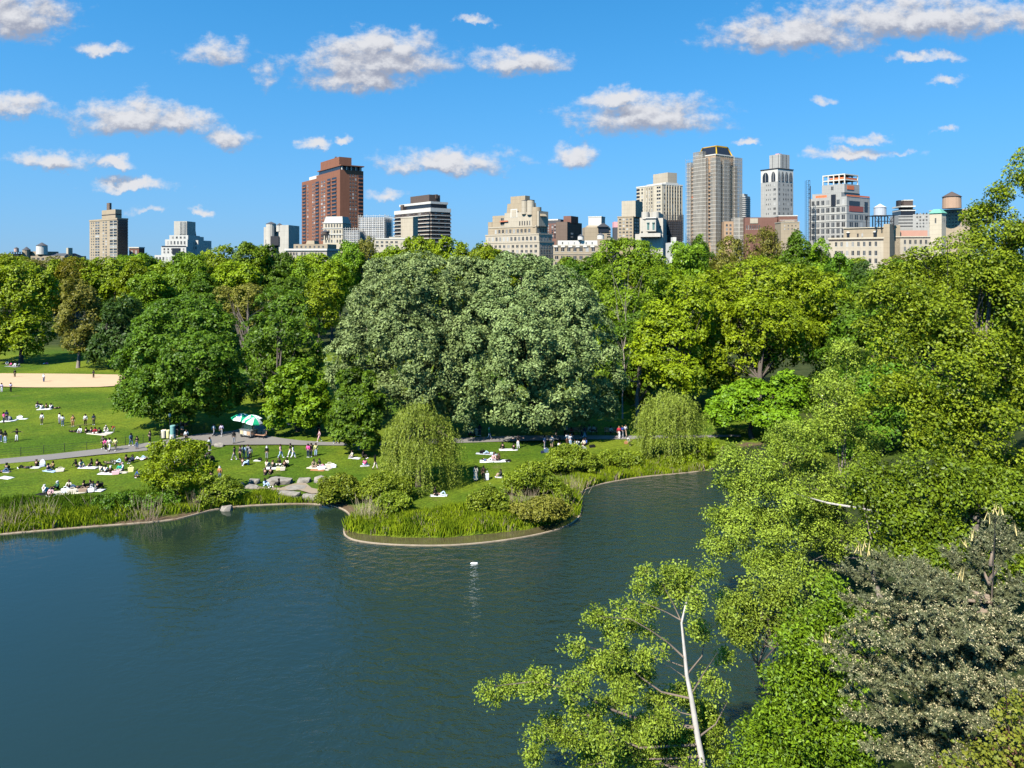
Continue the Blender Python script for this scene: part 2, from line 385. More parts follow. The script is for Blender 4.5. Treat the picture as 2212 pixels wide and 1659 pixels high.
# ------------------------------------------------------------------ foliage builders
def unit(a): return a / np.maximum(np.linalg.norm(a, axis=-1, keepdims=True), 1e-9)
def leaf_quads(pos, nrm, L, W, up_jit=None, along=None, curl=.25):
    n = len(pos)
    if along is None:
        r = rng.normal(size=(n, 3))
    else: r = along
    t = unit(r - (r * nrm).sum(1, keepdims=True) * nrm); b = np.cross(nrm, t)
    Lh = (L * .5)[:, None]; Wh = (W * .5)[:, None]
    c = curl * Lh * nrm
    V = np.stack([pos - t * Lh - c, pos + b * Wh + .1 * t * Lh, pos + t * Lh - c, pos - b * Wh + .1 * t * Lh], 1).reshape(-1, 3)
    return V, np.arange(n * 4).reshape(n, 4)
def shell_points(lobes, n, rmin=.78, rmax=1.04, low=-.75, cam_bias=.35, core=.0):
    lob = np.array(lobes, float); area = (lob[:, 3] * lob[:, 4] * lob[:, 5]) ** (2 / 3)
    C, N, K = [], [], []
    need = n
    for _ in range(12):
        m = int(need * 2.2) + 60
        k = rng.choice(len(lob), m, p=area / area.sum())
        d = unit(rng.normal(size=(m, 3)))
        d[:, 1] -= cam_bias * rng.random(m); d[:, 2] += .15 * rng.random(m); d = unit(d)
        ok = d[:, 2] > low; k, d = k[ok], d[ok]
        rr = rmin + (rmax - rmin) * rng.random(len(d)) ** .7
        inner = rng.random(len(d)) < core
        rr[inner] = .35 + .4 * rng.random(inner.sum())
        p = lob[k, :3] + d * lob[k, 3:] * rr[:, None]
        q = (p[:, None, :] - lob[None, :, :3]) / lob[None, :, 3:]
        dist = np.linalg.norm(q, axis=2); dist[np.arange(len(k)), k] = 9
        keep = (dist.min(1) > .74) | inner
        C.append(p[keep]); N.append(unit(d[keep] / lob[k[keep], 3:])); K.append(k[keep]); need -= keep.sum()
        if need <= 0: break
    return np.concatenate(C)[:n], np.concatenate(N)[:n], np.concatenate(K)[:n]
def crown_mesh(lobes, n, per, cr, L, W=.6, mat='mid', flat=.5, up=.45, spread=.55, low=-.75, cam_bias=.35, core=.12, zmin=None, droop=.3, clumpvar=.6, lobe_gaps=0.0, rmin=.78, sub=7, subr=.42):
    if sub:                             # smaller boughs breaking up every big one
        ex = []
        for l in lobes:
            ex.append(tuple(l[:3]) + tuple(v * .86 for v in l[3:6]))
            for _ in range(sub):
                d = unit(rng.normal(size=3) + np.array((0, -.35, .2))); q = subr * (.65 + .6 * rng.random())
                ex.append(tuple(np.array(l[:3]) + d * np.array(l[3:6]) * (.62 + .26 * rng.random())) + (l[3] * q, l[4] * q, l[5] * q * .8))
        lobes = ex
    C, N, K = shell_points(lobes, n, low=low, cam_bias=cam_bias, core=core, rmin=rmin)
    if lobe_gaps:                       # irregular hollows between the boughs
        ph = rng.random(3) * 9; s = np.sin(C * (1.1 / cr / 2.2) + ph).prod(1); keep = s < (.55 - lobe_gaps); C, N, K = C[keep], N[keep], K[keep]
    n = len(C); ax = unit(N * .8 + np.array((0, -.05, up)) + rng.normal(size=(n, 3)) * .3)
    cs = cr * (.65 + .7 * rng.random(n))
    per_i = np.maximum((per * (cs / cr) ** 2).astype(int), 4); rep = np.repeat(np.arange(n), per_i); m = len(rep)
    a = ax[rep]; t = unit(np.cross(a, rng.normal(size=(n, 3))[rep])); b = np.cross(a, t)
    rad = np.sqrt(rng.random(m)); th = rng.random(m) * 2 * np.pi
    s = cs[rep]
    pos = C[rep] + s[:, None] * ((rad * np.cos(th))[:, None] * t + (rad * np.sin(th))[:, None] * b) + (s * (flat * (rng.random(m) - .6) - droop * rad ** 2))[:, None] * a
    nr = unit(a * 1.0 + unit(rng.normal(size=(m, 3))) * spread + (np.cos(th) * rad)[:, None] * t * .5 + (np.sin(th) * rad)[:, None] * b * .5)
    Ls = L * (.5 + 1.0 * rng.random(m))
    if zmin is not None:
        ok = pos[:, 2] > zmin; pos, nr, Ls, rep = pos[ok], nr[ok], Ls[ok], rep[ok]; m = len(pos)
    V, Fc = leaf_quads(pos, nr, Ls, Ls * W)
    rnd = np.clip(clumpvar * rng.random(n)[rep] + (1 - clumpvar) * rng.random(m), 0, 1)
    return mesh_np('crown', V, Fc, MATS[mat], {'rnd': np.repeat(rnd, 4)}), C
def limbs(b, base, lobes, r0, C=None, k=10, fork=.45, wob=.3):
    """trunk, one bough to each lobe and k thinner branches out to leaf clumps"""
    lob = np.array(lobes, float); cen = np.average(lob[:, :3], axis=0, weights=lob[:, 3] ** 2)
    base = np.array(base, float); H = lob[:, 2].max() - base[2]
    topz = base[2] + (cen[2] - base[2]) * 1.15; top = np.array((cen[0] * .6 + base[0] * .4, cen[1] * .6 + base[1] * .4, topz))
    pts = [base + (top - base) * s + np.array((rng.normal() * wob, rng.normal() * wob, 0)) * (0 < s < 1) for s in np.linspace(0, 1, 7)]
    b.tube([pts[0] - (0, 0, .4)] + pts[1:], [r0 * 1.25] + [r0 * (1 - .13 * i) for i in range(1, 7)], 7)
    for l in lob:
        s = fork + .45 * rng.random(); p = pts[min(int(s * 6), 5)]; e = l[:3] + np.array((0, 0, l[5] * .3)); mid = (p + e) / 2 + np.array((0, 0, -.08 * np.linalg.norm(e - p)))
        b.tube([p, mid, e], [r0 * .36, r0 * .24, r0 * .07], 5)
    if C is not None and k:
        for j in rng.choice(len(C), min(k, len(C)), replace=False):
            e = C[j]; p = pts[2 + int(rng.random() * 4)]; l = lob[np.argmin(np.linalg.norm(lob[:, :3] - e, axis=1))][:3]
            mid = (p * .35 + e * .25 + l * .4); b.tube([p, mid, e], [r0 * .28, r0 * .17, r0 * .04], 5)
# colours
leaf_mat('lime', (0.075, 0.125, 0.003), (0.31, 0.4, 0.008))
leaf_mat('spring', (0.055, 0.11, 0.005), (0.235, 0.36, 0.012))
leaf_mat('mid', (0.028, 0.072, 0.004), (0.145, 0.26, 0.012))
leaf_mat('fresh', (0.055, 0.125, 0.004), (0.22, 0.37, 0.01))
leaf_mat('dark', (0.02, 0.05, 0.008), (0.075, 0.14, 0.018))
leaf_mat('olive', (0.105, 0.11, 0.01), (0.27, 0.26, 0.035))
leaf_mat('amber', (0.12, 0.115, 0.006), (0.28, 0.25, 0.012))
leaf_mat('linden', (0.03, 0.062, 0.01), (0.28, 0.355, 0.115), trans=.2, rough=.55)
leaf_mat('willow', (0.09, 0.135, 0.006), (0.33, 0.41, 0.05), trans=.3)
leaf_mat('birch', (0.06, 0.11, 0.004), (0.32, 0.41, 0.04), trans=.28, hue=.006)
leaf_mat('oak', (0.028, 0.065, 0.003), (0.285, 0.35, 0.013), trans=.34)
leaf_mat('glossy', (0.025, 0.058, 0.002), (0.185, 0.28, 0.01), trans=.2, rough=.45, spec=.25)
leaf_mat('shrub', (0.065, 0.11, 0.005), (0.26, 0.32, 0.02))
leaf_mat('conifer', (0.045, 0.05, 0.02), (0.165, 0.172, 0.078), (0.40, 0.335, 0.18), .905, trans=.08)
leaf_mat('grass', (0.11, 0.18, 0.006), (0.33, 0.4, 0.014), trans=.35)
leaf_mat('grassdeep', (0.05, 0.115, 0.006), (0.14, 0.24, 0.012), trans=.35)
leaf_mat('reed', (0.25, 0.19, 0.11), (0.44, 0.36, 0.23), trans=.2)
leaf_mat('vine', (0.13, 0.16, 0.015), (0.27, 0.27, 0.03), (0.16, 0.075, 0.045), .8, trans=.35)

def vtree(name, label, kind, base, lobes, r0, n, per, cr, L, cat='tree', group=None, depth=None, k=10, bark=None, limb=True, fork=.45, **kw):
    """base: (x, y) foot on the ground as bearing/row or (X, Y, z); lobes: (x, y, rx, ry, dy[, rd]) ellipses seen from the terrace, dy metres nearer(-)/farther(+)"""
    if len(base) == 2: bx, by = G(*base)[:2]; bz = gz(bx, by)
    else: bx, by, bz = base
    Y = depth or by; Lb = []
    for l in lobes:
        x, y, rx, ry, dy = l[:5]; c = P(x, y, Y + dy); s = (Y + dy) / F
        Lb.append((c[0], c[1], c[2], rx * s, (l[5] if len(l) > 5 else rx * s * .9), ry * s))
    root = empty(name, (bx, by, bz)); tag(root, label, cat, group)
    loc = np.array((bx, by, bz)); Ll = [tuple(np.array(l[:3]) - loc) + tuple(l[3:]) for l in Lb]
    me, C = crown_mesh(Ll, n, per, cr, L, mat=kind, **kw)
    link('crown', me, root)
    if limb:
        b = MB(); limbs(b, (0, 0, 0), Ll, r0, C, k, fork); b.build('trunk', bark or BARK, root)
    return root
WBARK = plain('birch_bark', (0.50, 0.46, 0.40), .8, .35, 2.5)
GBARK = plain('grey_bark', (0.20, 0.165, 0.13), .9, .3, 2.5)

# ------------------------------------------------------------------ tree line behind: copies of a few grown trees
def proto(kind, lobes, n, per, cr, L, **kw):
    me, C = crown_mesh(lobes, n, per, cr, L, mat=kind, cam_bias=.0, **kw)
    b = MB(); limbs(b, (0, 0, 0), lobes, .42, C, 12); return me, b.mesh('trunk', BARK)
def rlobes(nl, R_, z0, z1):
    out = [(0, 0, (z0 + z1) / 2, R_ * .72, R_ * .72, (z1 - z0) * .46)]
    for i in range(nl):
        a = 2 * math.pi * i / nl + rng.random() * .6; zz = z0 + (z1 - z0) * (.22 + .6 * rng.random()); rr = R_ * (.38 + .18 * rng.random()); q = R_ * (.62 - .25 * (zz - z0) / (z1 - z0))
        out.append((math.cos(a) * q, math.sin(a) * q, zz, rr, rr, rr * .85))
    out.append((rng.normal() * .8, rng.normal() * .8, z1 - R_ * .38, R_ * .5, R_ * .5, R_ * .42))
    return out
PROTO = {}
for kd, nv in (('lime', 3), ('spring', 3), ('mid', 2), ('olive', 2), ('amber', 1), ('dark', 1)):
    for i in range(nv):
        sp = kd in ('olive', 'amber')
        PROTO[(kd, i)] = proto(kd, rlobes(9, 8.0, 4.5, 24.0), 900 if not sp else 620, 17, 1.05, .62 if not sp else .5, lobe_gaps=.1)
BACK = []
def btree(x, top, hw, D, kind, label, group='trees along the far edge of the park', hs=1.0):
    Y = D; X = (x - XC) / F * Y; zt = CH - (top - HZ) / F * Y; sx = hw / F * Y / 8.6
    nv = sum(1 for k in PROTO if k[0] == kind); cm, tm = PROTO[(kind, len(BACK) % nv)]
    o = empty({'olive': 'bare_branched_tree', 'amber': 'budding_tree'}.get(kind, 'leafy_tree'), (X, Y, 0), rng.random() * 6.28)
    tag(o, label, 'tree', group); o.scale = (sx, sx, zt / 24.3)
    link('crown', cm, o); link('trunk', tm, o); BACK.append(o); return o
CW = {'lime': 'yellow-green', 'spring': 'spring-green', 'mid': 'mid-green', 'olive': 'thin olive-brown', 'amber': 'amber budding', 'dark': 'dark green'}
back = [  # x, top, half-width, distance, kind, what it stands by
 (-30,560,60,215,'lime','at the edge of the view under the low tan roofs'),(60,556,62,220,'olive','below the small water tank on its black stand'),(118,560,48,225,'lime','below the slim tan chimney'),(158,548,52,225,'amber','left of the rounded tan tower'),
 (232,552,62,230,'lime','right under the rounded tan tower'),(300,556,56,222,'lime','below the small brick turret'),(352,561,54,235,'lime','under the white terraced block'),(412,546,56,215,'spring','right under the white terraced block, catching the sun'),
 (470,528,60,225,'lime','right of the white terraced block'),(535,521,60,218,'spring','topmost of those left of the twin-turret block'),(598,530,56,222,'mid','under the twin-turret block'),(655,560,52,210,'spring','under the long pale cornice building'),
 (716,556,56,205,'lime','under the brown brick tower'),(752,520,46,225,'spring','below the white netted scaffold block'),(792,511,42,228,'olive','with a pointed top right of the netted scaffold block'),
 (842,528,46,222,'lime','under the low cream block beside the blank slab'),(902,506,62,226,'lime','under the curved balcony tower, tallest behind the silvery tree'),(978,510,56,224,'lime','between curved balcony tower and castle-like block'),(1050,521,54,222,'lime','under the castle-like tan block'),
 (1235,562,52,190,'mid','behind the silvery tree, under the long grey-brown block'),(1300,590,46,185,'spring','low one beside the right shoulder of the silvery tree'),
 (1480,520,60,205,'spring','under the black netted frame'),(1512,508,40,230,'mid','thin sprig of a tree in front of the scaffolded tower base'),(1580,505,62,218,'olive','under the scaffolded tower with the gold crown'),(1655,490,54,222,'olive','tallest of the brownish ones, under the red-brick block'),
 (1728,500,58,212,'mid','under the tan box on the red-brick block'),(1768,512,50,205,'spring','left of the ornate beige block'),(1812,548,52,195,'mid','under the ornate beige block, partly hidden'),(1862,558,52,190,'dark','round and blackish under the corner of the ornate block'),
 (1930,560,70,180,'mid','hidden behind the tall foreground crown'),(1420,560,60,188,'lime','mid row tree below the white stone block'),(500,560,70,195,'lime','mid row crown above the big round maple'),(620,585,64,190,'mid','mid row crown between brownish tree and silvery tree'),
 (330,585,60,190,'spring','mid row crown above the dark thicket'),(690,600,56,180,'lime','mid row crown at the left shoulder of the silvery tree'),(440,590,60,185,'mid','mid row crown left of the reddish budding tree')]
for x, tp, hw, D, kd, wh in back: btree(x, tp, hw, D, kd, f"{CW[kd]} tree {wh}")
# a farther band of crowns that closes the park edge
for i, x in enumerate(range(-260, 2500, 92)):
    btree(x + 20 * math.sin(i * 2.1), 550 + 6 * math.sin(i * 1.7) , 62, 290, ('lime', 'spring', 'mid', 'lime', 'olive')[i % 5], 'distant crown in the farthest row, right before the avenue buildings', 'row of crowns before the avenue buildings')

# ------------------------------------------------------------------ the big trees of the middle distance
vtree('silver_leaved_tree', 'huge silvery green tree, left dome of the pair behind the left willow', 'linden', (930, 926), [
 (905,690,135,150,0),(905,620,120,92,0),(790,750,78,120,-1),(830,660,95,100,0),(985,640,75,105,0),(760,820,52,70,-1),(850,850,80,60,-5),(930,800,80,70,-8),(990,760,50,90,-6),(880,740,80,70,-9),(950,860,60,50,-4),(1000,850,50,50,-3),(1010,690,60,110,-1),(1000,610,60,60,1)],
 .85, 4000, 27, .66, .335, lobe_gaps=.09, k=26, spread=.7, droop=.5, up=.55, rmin=.76, subr=.36)
vtree('silver_leaved_tree', 'huge silvery green tree, right dome of the pair, boughs hanging to the path', 'linden', (1150, 928), [
 (1150,690,140,150,0),(1140,620,105,84,0),(1255,735,88,120,0),(1200,650,95,90,0),(1080,640,60,90,1),(1300,800,52,78,-2),(1215,830,85,72,-7),(1110,810,75,75,-8),(1130,740,85,80,-10),(1060,780,52,80,-5),(1290,870,58,46,-4),(1150,890,66,42,-9),(1080,885,50,40,-7),(1215,885,50,32,-8),(1235,760,70,60,-9),(1040,720,60,110,-3),(1060,610,60,56,0),(1015,780,70,100,-5),(1020,860,52,60,-7)],
 .85, 4800, 27, .66, .335, lobe_gaps=.09, k=26, spread=.7, droop=.5, up=.55, rmin=.76, subr=.36)
vtree('maple_tree', 'big round mid-green maple by the food cart, left of the dark gap', 'mid', (400, 919), [
 (400,745,118,108,0),(390,690,82,62,0),(330,790,78,70,-2),(470,780,66,80,-1),(300,840,52,44,-3),(375,840,85,62,-6),(450,845,72,55,-5),(340,720,60,60,-3),(455,710,55,55,-1),(415,770,80,60,-8),(285,862,40,26,-2),(375,890,52,28,-5),(480,850,52,46,-2)],
 .6, 2700, 26, .66, .38, lobe_gaps=.08, k=22, spread=.6, droop=.42, up=.55)
vtree('leafy_tree', 'bright fresh-green low tree right of the food cart umbrellas', 'fresh', (645, 932), [
 (645,855,62,56,0),(615,850,40,40,-2),(680,860,38,42,-2),(640,810,42,36,0),(610,890,40,26,-3),(665,895,44,26,-3)], .34, 620, 26, .66, .42, lobe_gaps=.05, k=14, spread=.6, droop=.4)
vtree('leafy_tree', 'dark fresh-green slim tree with short trunk at the path, left of the nearer willow', 'mid', (777.6, 972), [
 (768,870,52,60,0),(768,830,38,42,0),(735,900,36,38,-1),(800,895,38,42,-1),(765,930,50,26,-2),(790,945,34,18,-2)], .26, 640, 26, .56, .36, lobe_gaps=.05, k=14, spread=.6, bark=GBARK)
vtree('shade_tree', 'tall deep green tree rising behind cart between maple and silvery tree', 'mid', (600, 915), [
 (600,740,72,92,2),(610,660,52,48,2),(560,790,55,80,2),(655,720,52,75,2),(650,800,50,50,2),(590,850,60,50,3),(540,850,45,55,4),(600,800,62,74,-6),(600,720,60,60,-6)], .5, 1150, 22, .8, .48, depth=125, lobe_gaps=.05, k=14)
vtree('shade_tree', 'dark thicket-like tree behind the right end of the sand infield', 'dark', (262, 793), [
 (262,715,62,56,0),(240,755,50,42,-2),(300,750,55,50,-1),(262,670,46,34,0),(320,700,46,46,3)], .4, 800, 20, 1.0, .6, lobe_gaps=.08, k=12)
vtree('leafy_tree', 'sunlit yellow-green tree at far left behind the sand infield', 'lime', (45, 783), [
 (45,650,66,80,0),(10,620,52,52,0),(85,640,44,60,0),(50,600,50,42,0),(70,715,52,52,-2),(20,720,50,46,-2),(-30,680,50,90,0)], .5, 1250, 20, 1.0, .6, lobe_gaps=.08, k=16)
vtree('bare_branched_tree', 'thin olive-brown tree with pale trunk behind the infield', 'olive', (168, 795), [
 (168,680,44,66,0),(165,630,36,34,0),(140,700,28,40,-1),(195,700,26,44,-1),(165,735,36,30,-1)], .38, 620, 16, .85, .5, lobe_gaps=.1, k=30, bark=GBARK)
vtree('budding_tree', 'reddish-brown budding tree rising right behind the round maple', 'olive', (535, 850), [
 (535,660,58,48,0),(500,650,40,34,0),(570,670,38,44,0),(540,700,50,40,0)], .4, 620, 16, .85, .5, depth=150, lobe_gaps=.1, k=26)
# right of the silver trees
vtree('leafy_tree', 'tall green tree with visible grey trunk right of the silvery pair', 'spring', (1345, 905), [
 (1350,600,72,76,0),(1320,560,48,44,0),(1395,575,58,55,0),(1340,680,60,60,-2),(1400,660,55,60,0),(1300,640,40,50,0),(1360,540,46,30,0),(1330,740,55,60,-3),(1345,690,60,80,-8),(1350,780,56,60,-8),(1385,720,50,60,-3)], .12, 1700, 20, .9, .46, depth=140, lobe_gaps=.1, k=10, bark=GBARK)
vtree('shade_tree', 'deep green tree between the silvery pair and the far willow', 'mid', (1375, 925), [
 (1380,760,62,72,0),(1350,820,46,60,-2),(1420,790,52,60,-2),(1400,700,56,46,0),(1370,870,50,40,-2)], .45, 900, 22, .85, .48, depth=122, lobe_gaps=.08, k=16)
vtree('spreading_tree', 'broad sunlit yellow-green tree, widest crown right of centre', 'lime', (1640, 900), [
 (1640,680,130,110,0),(1640,610,112,62,0),(1560,650,75,70,-1),(1740,660,92,80,0),(1500,740,72,70,-3),(1580,760,90,62,-6),(1690,740,90,66,-7),(1790,700,70,70,0),(1640,690,95,62,-9),(1560,820,70,38,-4)],
 .6, 3000, 24, .85, .44, depth=122, lobe_gaps=.06, k=30, spread=.65)
vtree('spreading_tree', 'amber-tinged tree left half of the broad yellow-green crown, above the far willow', 'lime', (1480, 912), [
 (1455,720,68,66,0),(1420,690,45,50,0),(1490,690,55,55,0),(1440,790,66,42,-3),(1400,760,40,44,-2),(1480,630,46,40,2),(1475,810,60,50,-5)], .5, 950, 22, .85, .48, depth=112, lobe_gaps=.08, k=24)
vtree('leafy_tree', 'vivid fresh-green layered tree low behind the far willow', 'fresh', (1625, 944), [
 (1580,870,62,32,0),(1640,860,62,36,0),(1560,895,46,20,-2),(1660,895,60,26,-2),(1610,840,48,24,1),(1700,850,46,50,1),(1690,905,36,26,-2)], .35, 720, 24, .68, .42, lobe_gaps=.1, k=22, flat=.35, up=.9)
vtree('shade_tree', 'deep green tree in the gap right of the broad yellow-green crown', 'mid', (1800, 945), [
 (1800,800,70,80,0),(1850,720,55,80,0),(1760,850,52,60,-2),(1850,860,70,70,-2),(1880,640,50,60,4)], .5, 900, 22, .9, .5, depth=115, lobe_gaps=.08, k=16)

vtree('shade_tree', 'dark low tree mass on the far bank behind the leaning tree', 'mid', (1900, 985), [
 (1840,930,70,50,0),(1930,910,80,70,0),(2030,890,90,90,0),(2130,880,90,100,0),(1880,850,70,70,2),(1980,800,90,90,3),(1790,950,50,34,-1),(2210,860,80,110,1)], .4, 1500, 22, .8, .42, lobe_gaps=.08, k=16)
for i, (X, Y, h, kd) in enumerate([(56,60,19,'spring'),(62,80,19,'mid'),(70,102,19,'lime'),(53,101,18,'mid'),(88,124,21,'spring'),(80,72,19,'lime'),(98,96,20,'mid'),(66,130,20,'spring'),(112,130,22,'lime')]):
    cm, tm = PROTO[(kd, 0)]; o = tag(empty('leafy_tree', (X, Y, gz(X, Y)), i * 1.3), 'hillside tree in the wood hidden behind the tall tree at the right edge', 'tree', 'hillside wood behind the tall tree'); o.scale = (h / 22, h / 22, h / 24); link('crown', cm, o); link('trunk', tm, o)
# ------------------------------------------------------------------ willows: hanging shoots
def willow(label, base, x0, x1, ytop, ybot, n, seed):
    bx, by = G(*base)[:2]; bz = gz(bx, by); Y = by; s = Y / F
    root = tag(empty('weeping_willow', (bx, by, bz)), label, 'tree', 'willows at the water')
    cx = ((x0 + x1) / 2 - XC) * s - bx; rx = (x1 - x0) / 2 * s * .84; H = (ybot - ytop) * s + 0.0; ztop = CH - (ytop - HZ) * s - bz
    pos, al, nrm, rn, ln = [], [], [], [], []
    twig = MB(); tops = []
    nb = 95; bo = []
    for i in range(nb):
        a = rng.random() * 2 * math.pi; q = math.sqrt(rng.random()); lob = 1 + .13 * math.sin(3 * a + seed) + .10 * math.sin(5 * a + 2 * seed)
        bo.append((math.cos(a) * q * rx * .88 * lob, math.sin(a) * q * rx * .76 * lob, ztop * (1 - .40 * q ** 2.2 - .20 * rng.random() ** 1.4), a, q, .35 + .5 * rng.random()))
    for i in range(n):
        X0, Y0, Z0, a, q, br_ = bo[int(rng.random() * nb)]; a = a + rng.normal() * .5
        x, y = X0 + rng.normal() * br_ * .8, Y0 + rng.normal() * br_ * .8; z0 = Z0 + rng.normal() * .22 - .35 * math.hypot(x - X0, y - Y0)
        L = min((.12 + .75 * rng.random() ** 1.3) * H * (.30 + .62 * q), max(z0 - .2, .4)); out = (.05 + .12 * rng.random()) * rx * (.3 + q)
        k = max(5, int(L / .10)); tt = (np.arange(k) + rng.random(k)) / k
        ox, oy = math.cos(a) * out, math.sin(a) * out; sw = rng.normal(size=2) * .28
        px = cx + x + ox * np.sqrt(tt) * 1.6 + sw[0] * tt + .09 * rng.normal(size=k); py = y + oy * np.sqrt(tt) * 1.6 + sw[1] * tt + .09 * rng.normal(size=k); pz = z0 - L * tt ** 1.25 + .35 * np.sqrt(tt) * (1 - tt)
        pos.append(np.stack([px, py, pz], 1)); al.append(np.tile((ox * .5, oy * .5, -1.0), (k, 1)) + rng.normal(size=(k, 3)) * .45)
        nn = np.tile((math.cos(a), math.sin(a) - .35, .55), (k, 1)) + rng.normal(size=(k, 3)) * .8; nrm.append(unit(nn)); rn.append(np.clip(.6 * rng.random() + .4 * rng.random(k), 0, 1))
        if i % 30 == 0: tops.append((cx + x, y, z0))
    pos, al, nrm, rn = map(np.concatenate, (pos, al, nrm, rn)); Ls = .25 * (.7 + .6 * rng.random(len(pos)))
    V, Fc = leaf_quads(pos, nrm, Ls, Ls * .30, along=unit(al), curl=.1)
    link('crown', mesh_np('crown', V, Fc, MATS['willow'], {'rnd': np.repeat(rn, 4)}), root)
    b = MB(); b.tube([(0, 0, -.3), (.1, .05, ztop * .3), (cx * .6, .1, ztop * .62)], [.34, .28, .2], 8)
    for t in tops: b.tube([(cx * .4, .08, ztop * .45), (t[0] * .55 + cx * .2, t[1] * .55, ztop * .72), t], [.13, .09, .025], 5)
    b.build('trunk', BARK, root)
willow('nearer weeping willow, pale yellow-green, on the lawn behind the shore bushes', (903, 1050), 816, 990, 866, 1055, 1250, 1)
willow('farther weeping willow, on the shore where the path leaves the view', (1448, 992), 1368, 1527, 832, 995, 1350, 2)
# ------------------------------------------------------------------ trees and bushes of the near right bank
K1 = lambda x, y: (995.6 + .3668 * x, 1050.9 + .3668 * y)
def bank(x, Y): X = (x - XC) / F * Y; return (X, Y, gz(X, Y))
vtree('tall_tree', 'tall yellow-green tree filling the right edge, higher than the skyline', 'oak', bank(2120, 47), [
 (2235,380,62,80,0),(2150,500,70,70,0),(2235,560,80,120,0),(2075,575,95,85,0),(2000,660,100,90,0),(2140,690,110,120,-1),(1935,740,80,80,0),(2050,800,110,110,-2),(2200,850,90,140,-1),(1960,880,90,90,-1),(2080,950,100,100,-3),(1990,560,40,36,0),(1900,640,40,46,0),(1925,600,36,40,1),(2110,460,34,30,0),(2190,1040,90,90,-3),(2150,420,30,26,0)],
 .24, 5800, 26, .58, .185, lobe_gaps=.36, k=60, bark=GBARK, depth=47, spread=.75, core=.3, up=.5, clumpvar=.5, rmin=.66)
vtree('leafy_tree', 'shaded fresh-green tree on the bank between the tall tree and blue-grey pine', 'glossy', bank(2080, 38), [
 (2000,1040,90,80,0),(2120,1080,100,90,0),(2200,1140,70,90,0),(1930,1110,80,80,0),(2040,1160,90,70,-1),(1880,1040,60,60,1),(1990,1200,100,60,-1),(2150,1220,90,60,-1)],
 .26, 2400, 24, .5, .17, lobe_gaps=.26, k=40, depth=38, spread=.75, core=.35)
lean = vtree('leaning_tree', 'pale yellow-green tree leaning over the pond, one white limb showing', 'birch', bank(1905, 50), [
 (1640,985,70,50,0),(1590,1000,58,44,0),(1720,950,80,56,0),(1800,870,60,90,0),(1830,790,50,66,1),(1580,1060,52,50,0),(1660,1060,90,64,-1),(1760,1040,80,70,0),(1620,1130,62,60,-1),(1700,1150,88,66,-2),(1790,1140,66,64,-1),(1545,1175,44,22,0),(1650,1210,58,40,-2),(1740,1230,66,44,-3),(1555,1110,30,40,0),(1840,960,60,70,1)],
 .17, 4200, 24, .5, .14, lobe_gaps=.24, k=20, bark=GBARK, depth=50, spread=.85, core=.35, fork=.3, rmin=.6)
lb = MB(); lr = np.array(lean.location); lb.tube([P(1890, 1150, 49.5) - lr, P(1920, 1111, 48.5) - lr, P(1860, 1099, 47.2) - lr, P(1785, 1086, 46.8) - lr, P(1715, 1066, 46.5) - lr], [.11, .10, .09, .07, .03], 8)
lb.build('white_limb', WBARK, lean)
vtree('leafy_bush', 'light green bush at the waterline, just right of the slim white birch', 'birch', bank(1650, 36), [
 (1590,1310,46,44,0),(1640,1290,44,50,0),(1690,1270,50,50,0),(1650,1350,60,50,0),(1600,1370,40,34,0),(1720,1330,60,60,0)],
 .08, 900, 22, .42, .12, cat='bush', depth=36, lobe_gaps=.22, k=30, spread=.85, core=.4, rmin=.5)
vtree('leafy_bush', 'glossy deep green bush between the slim birch and the blue-grey pine', 'glossy', bank(1780, 29), [
 (1790,1290,66,60,0),(1740,1370,70,66,0),(1820,1390,70,70,0),(1720,1460,80,70,0),(1800,1490,76,70,0),(1700,1560,90,80,0),(1800,1590,90,70,0),(1650,1640,100,60,0),(1760,1660,90,50,0),(1850,1330,50,50,1)],
 .10, 2000, 22, .42, .155, cat='bush', depth=29, W=.42, lobe_gaps=.24, k=40, spread=.8, core=.4, rmin=.5)

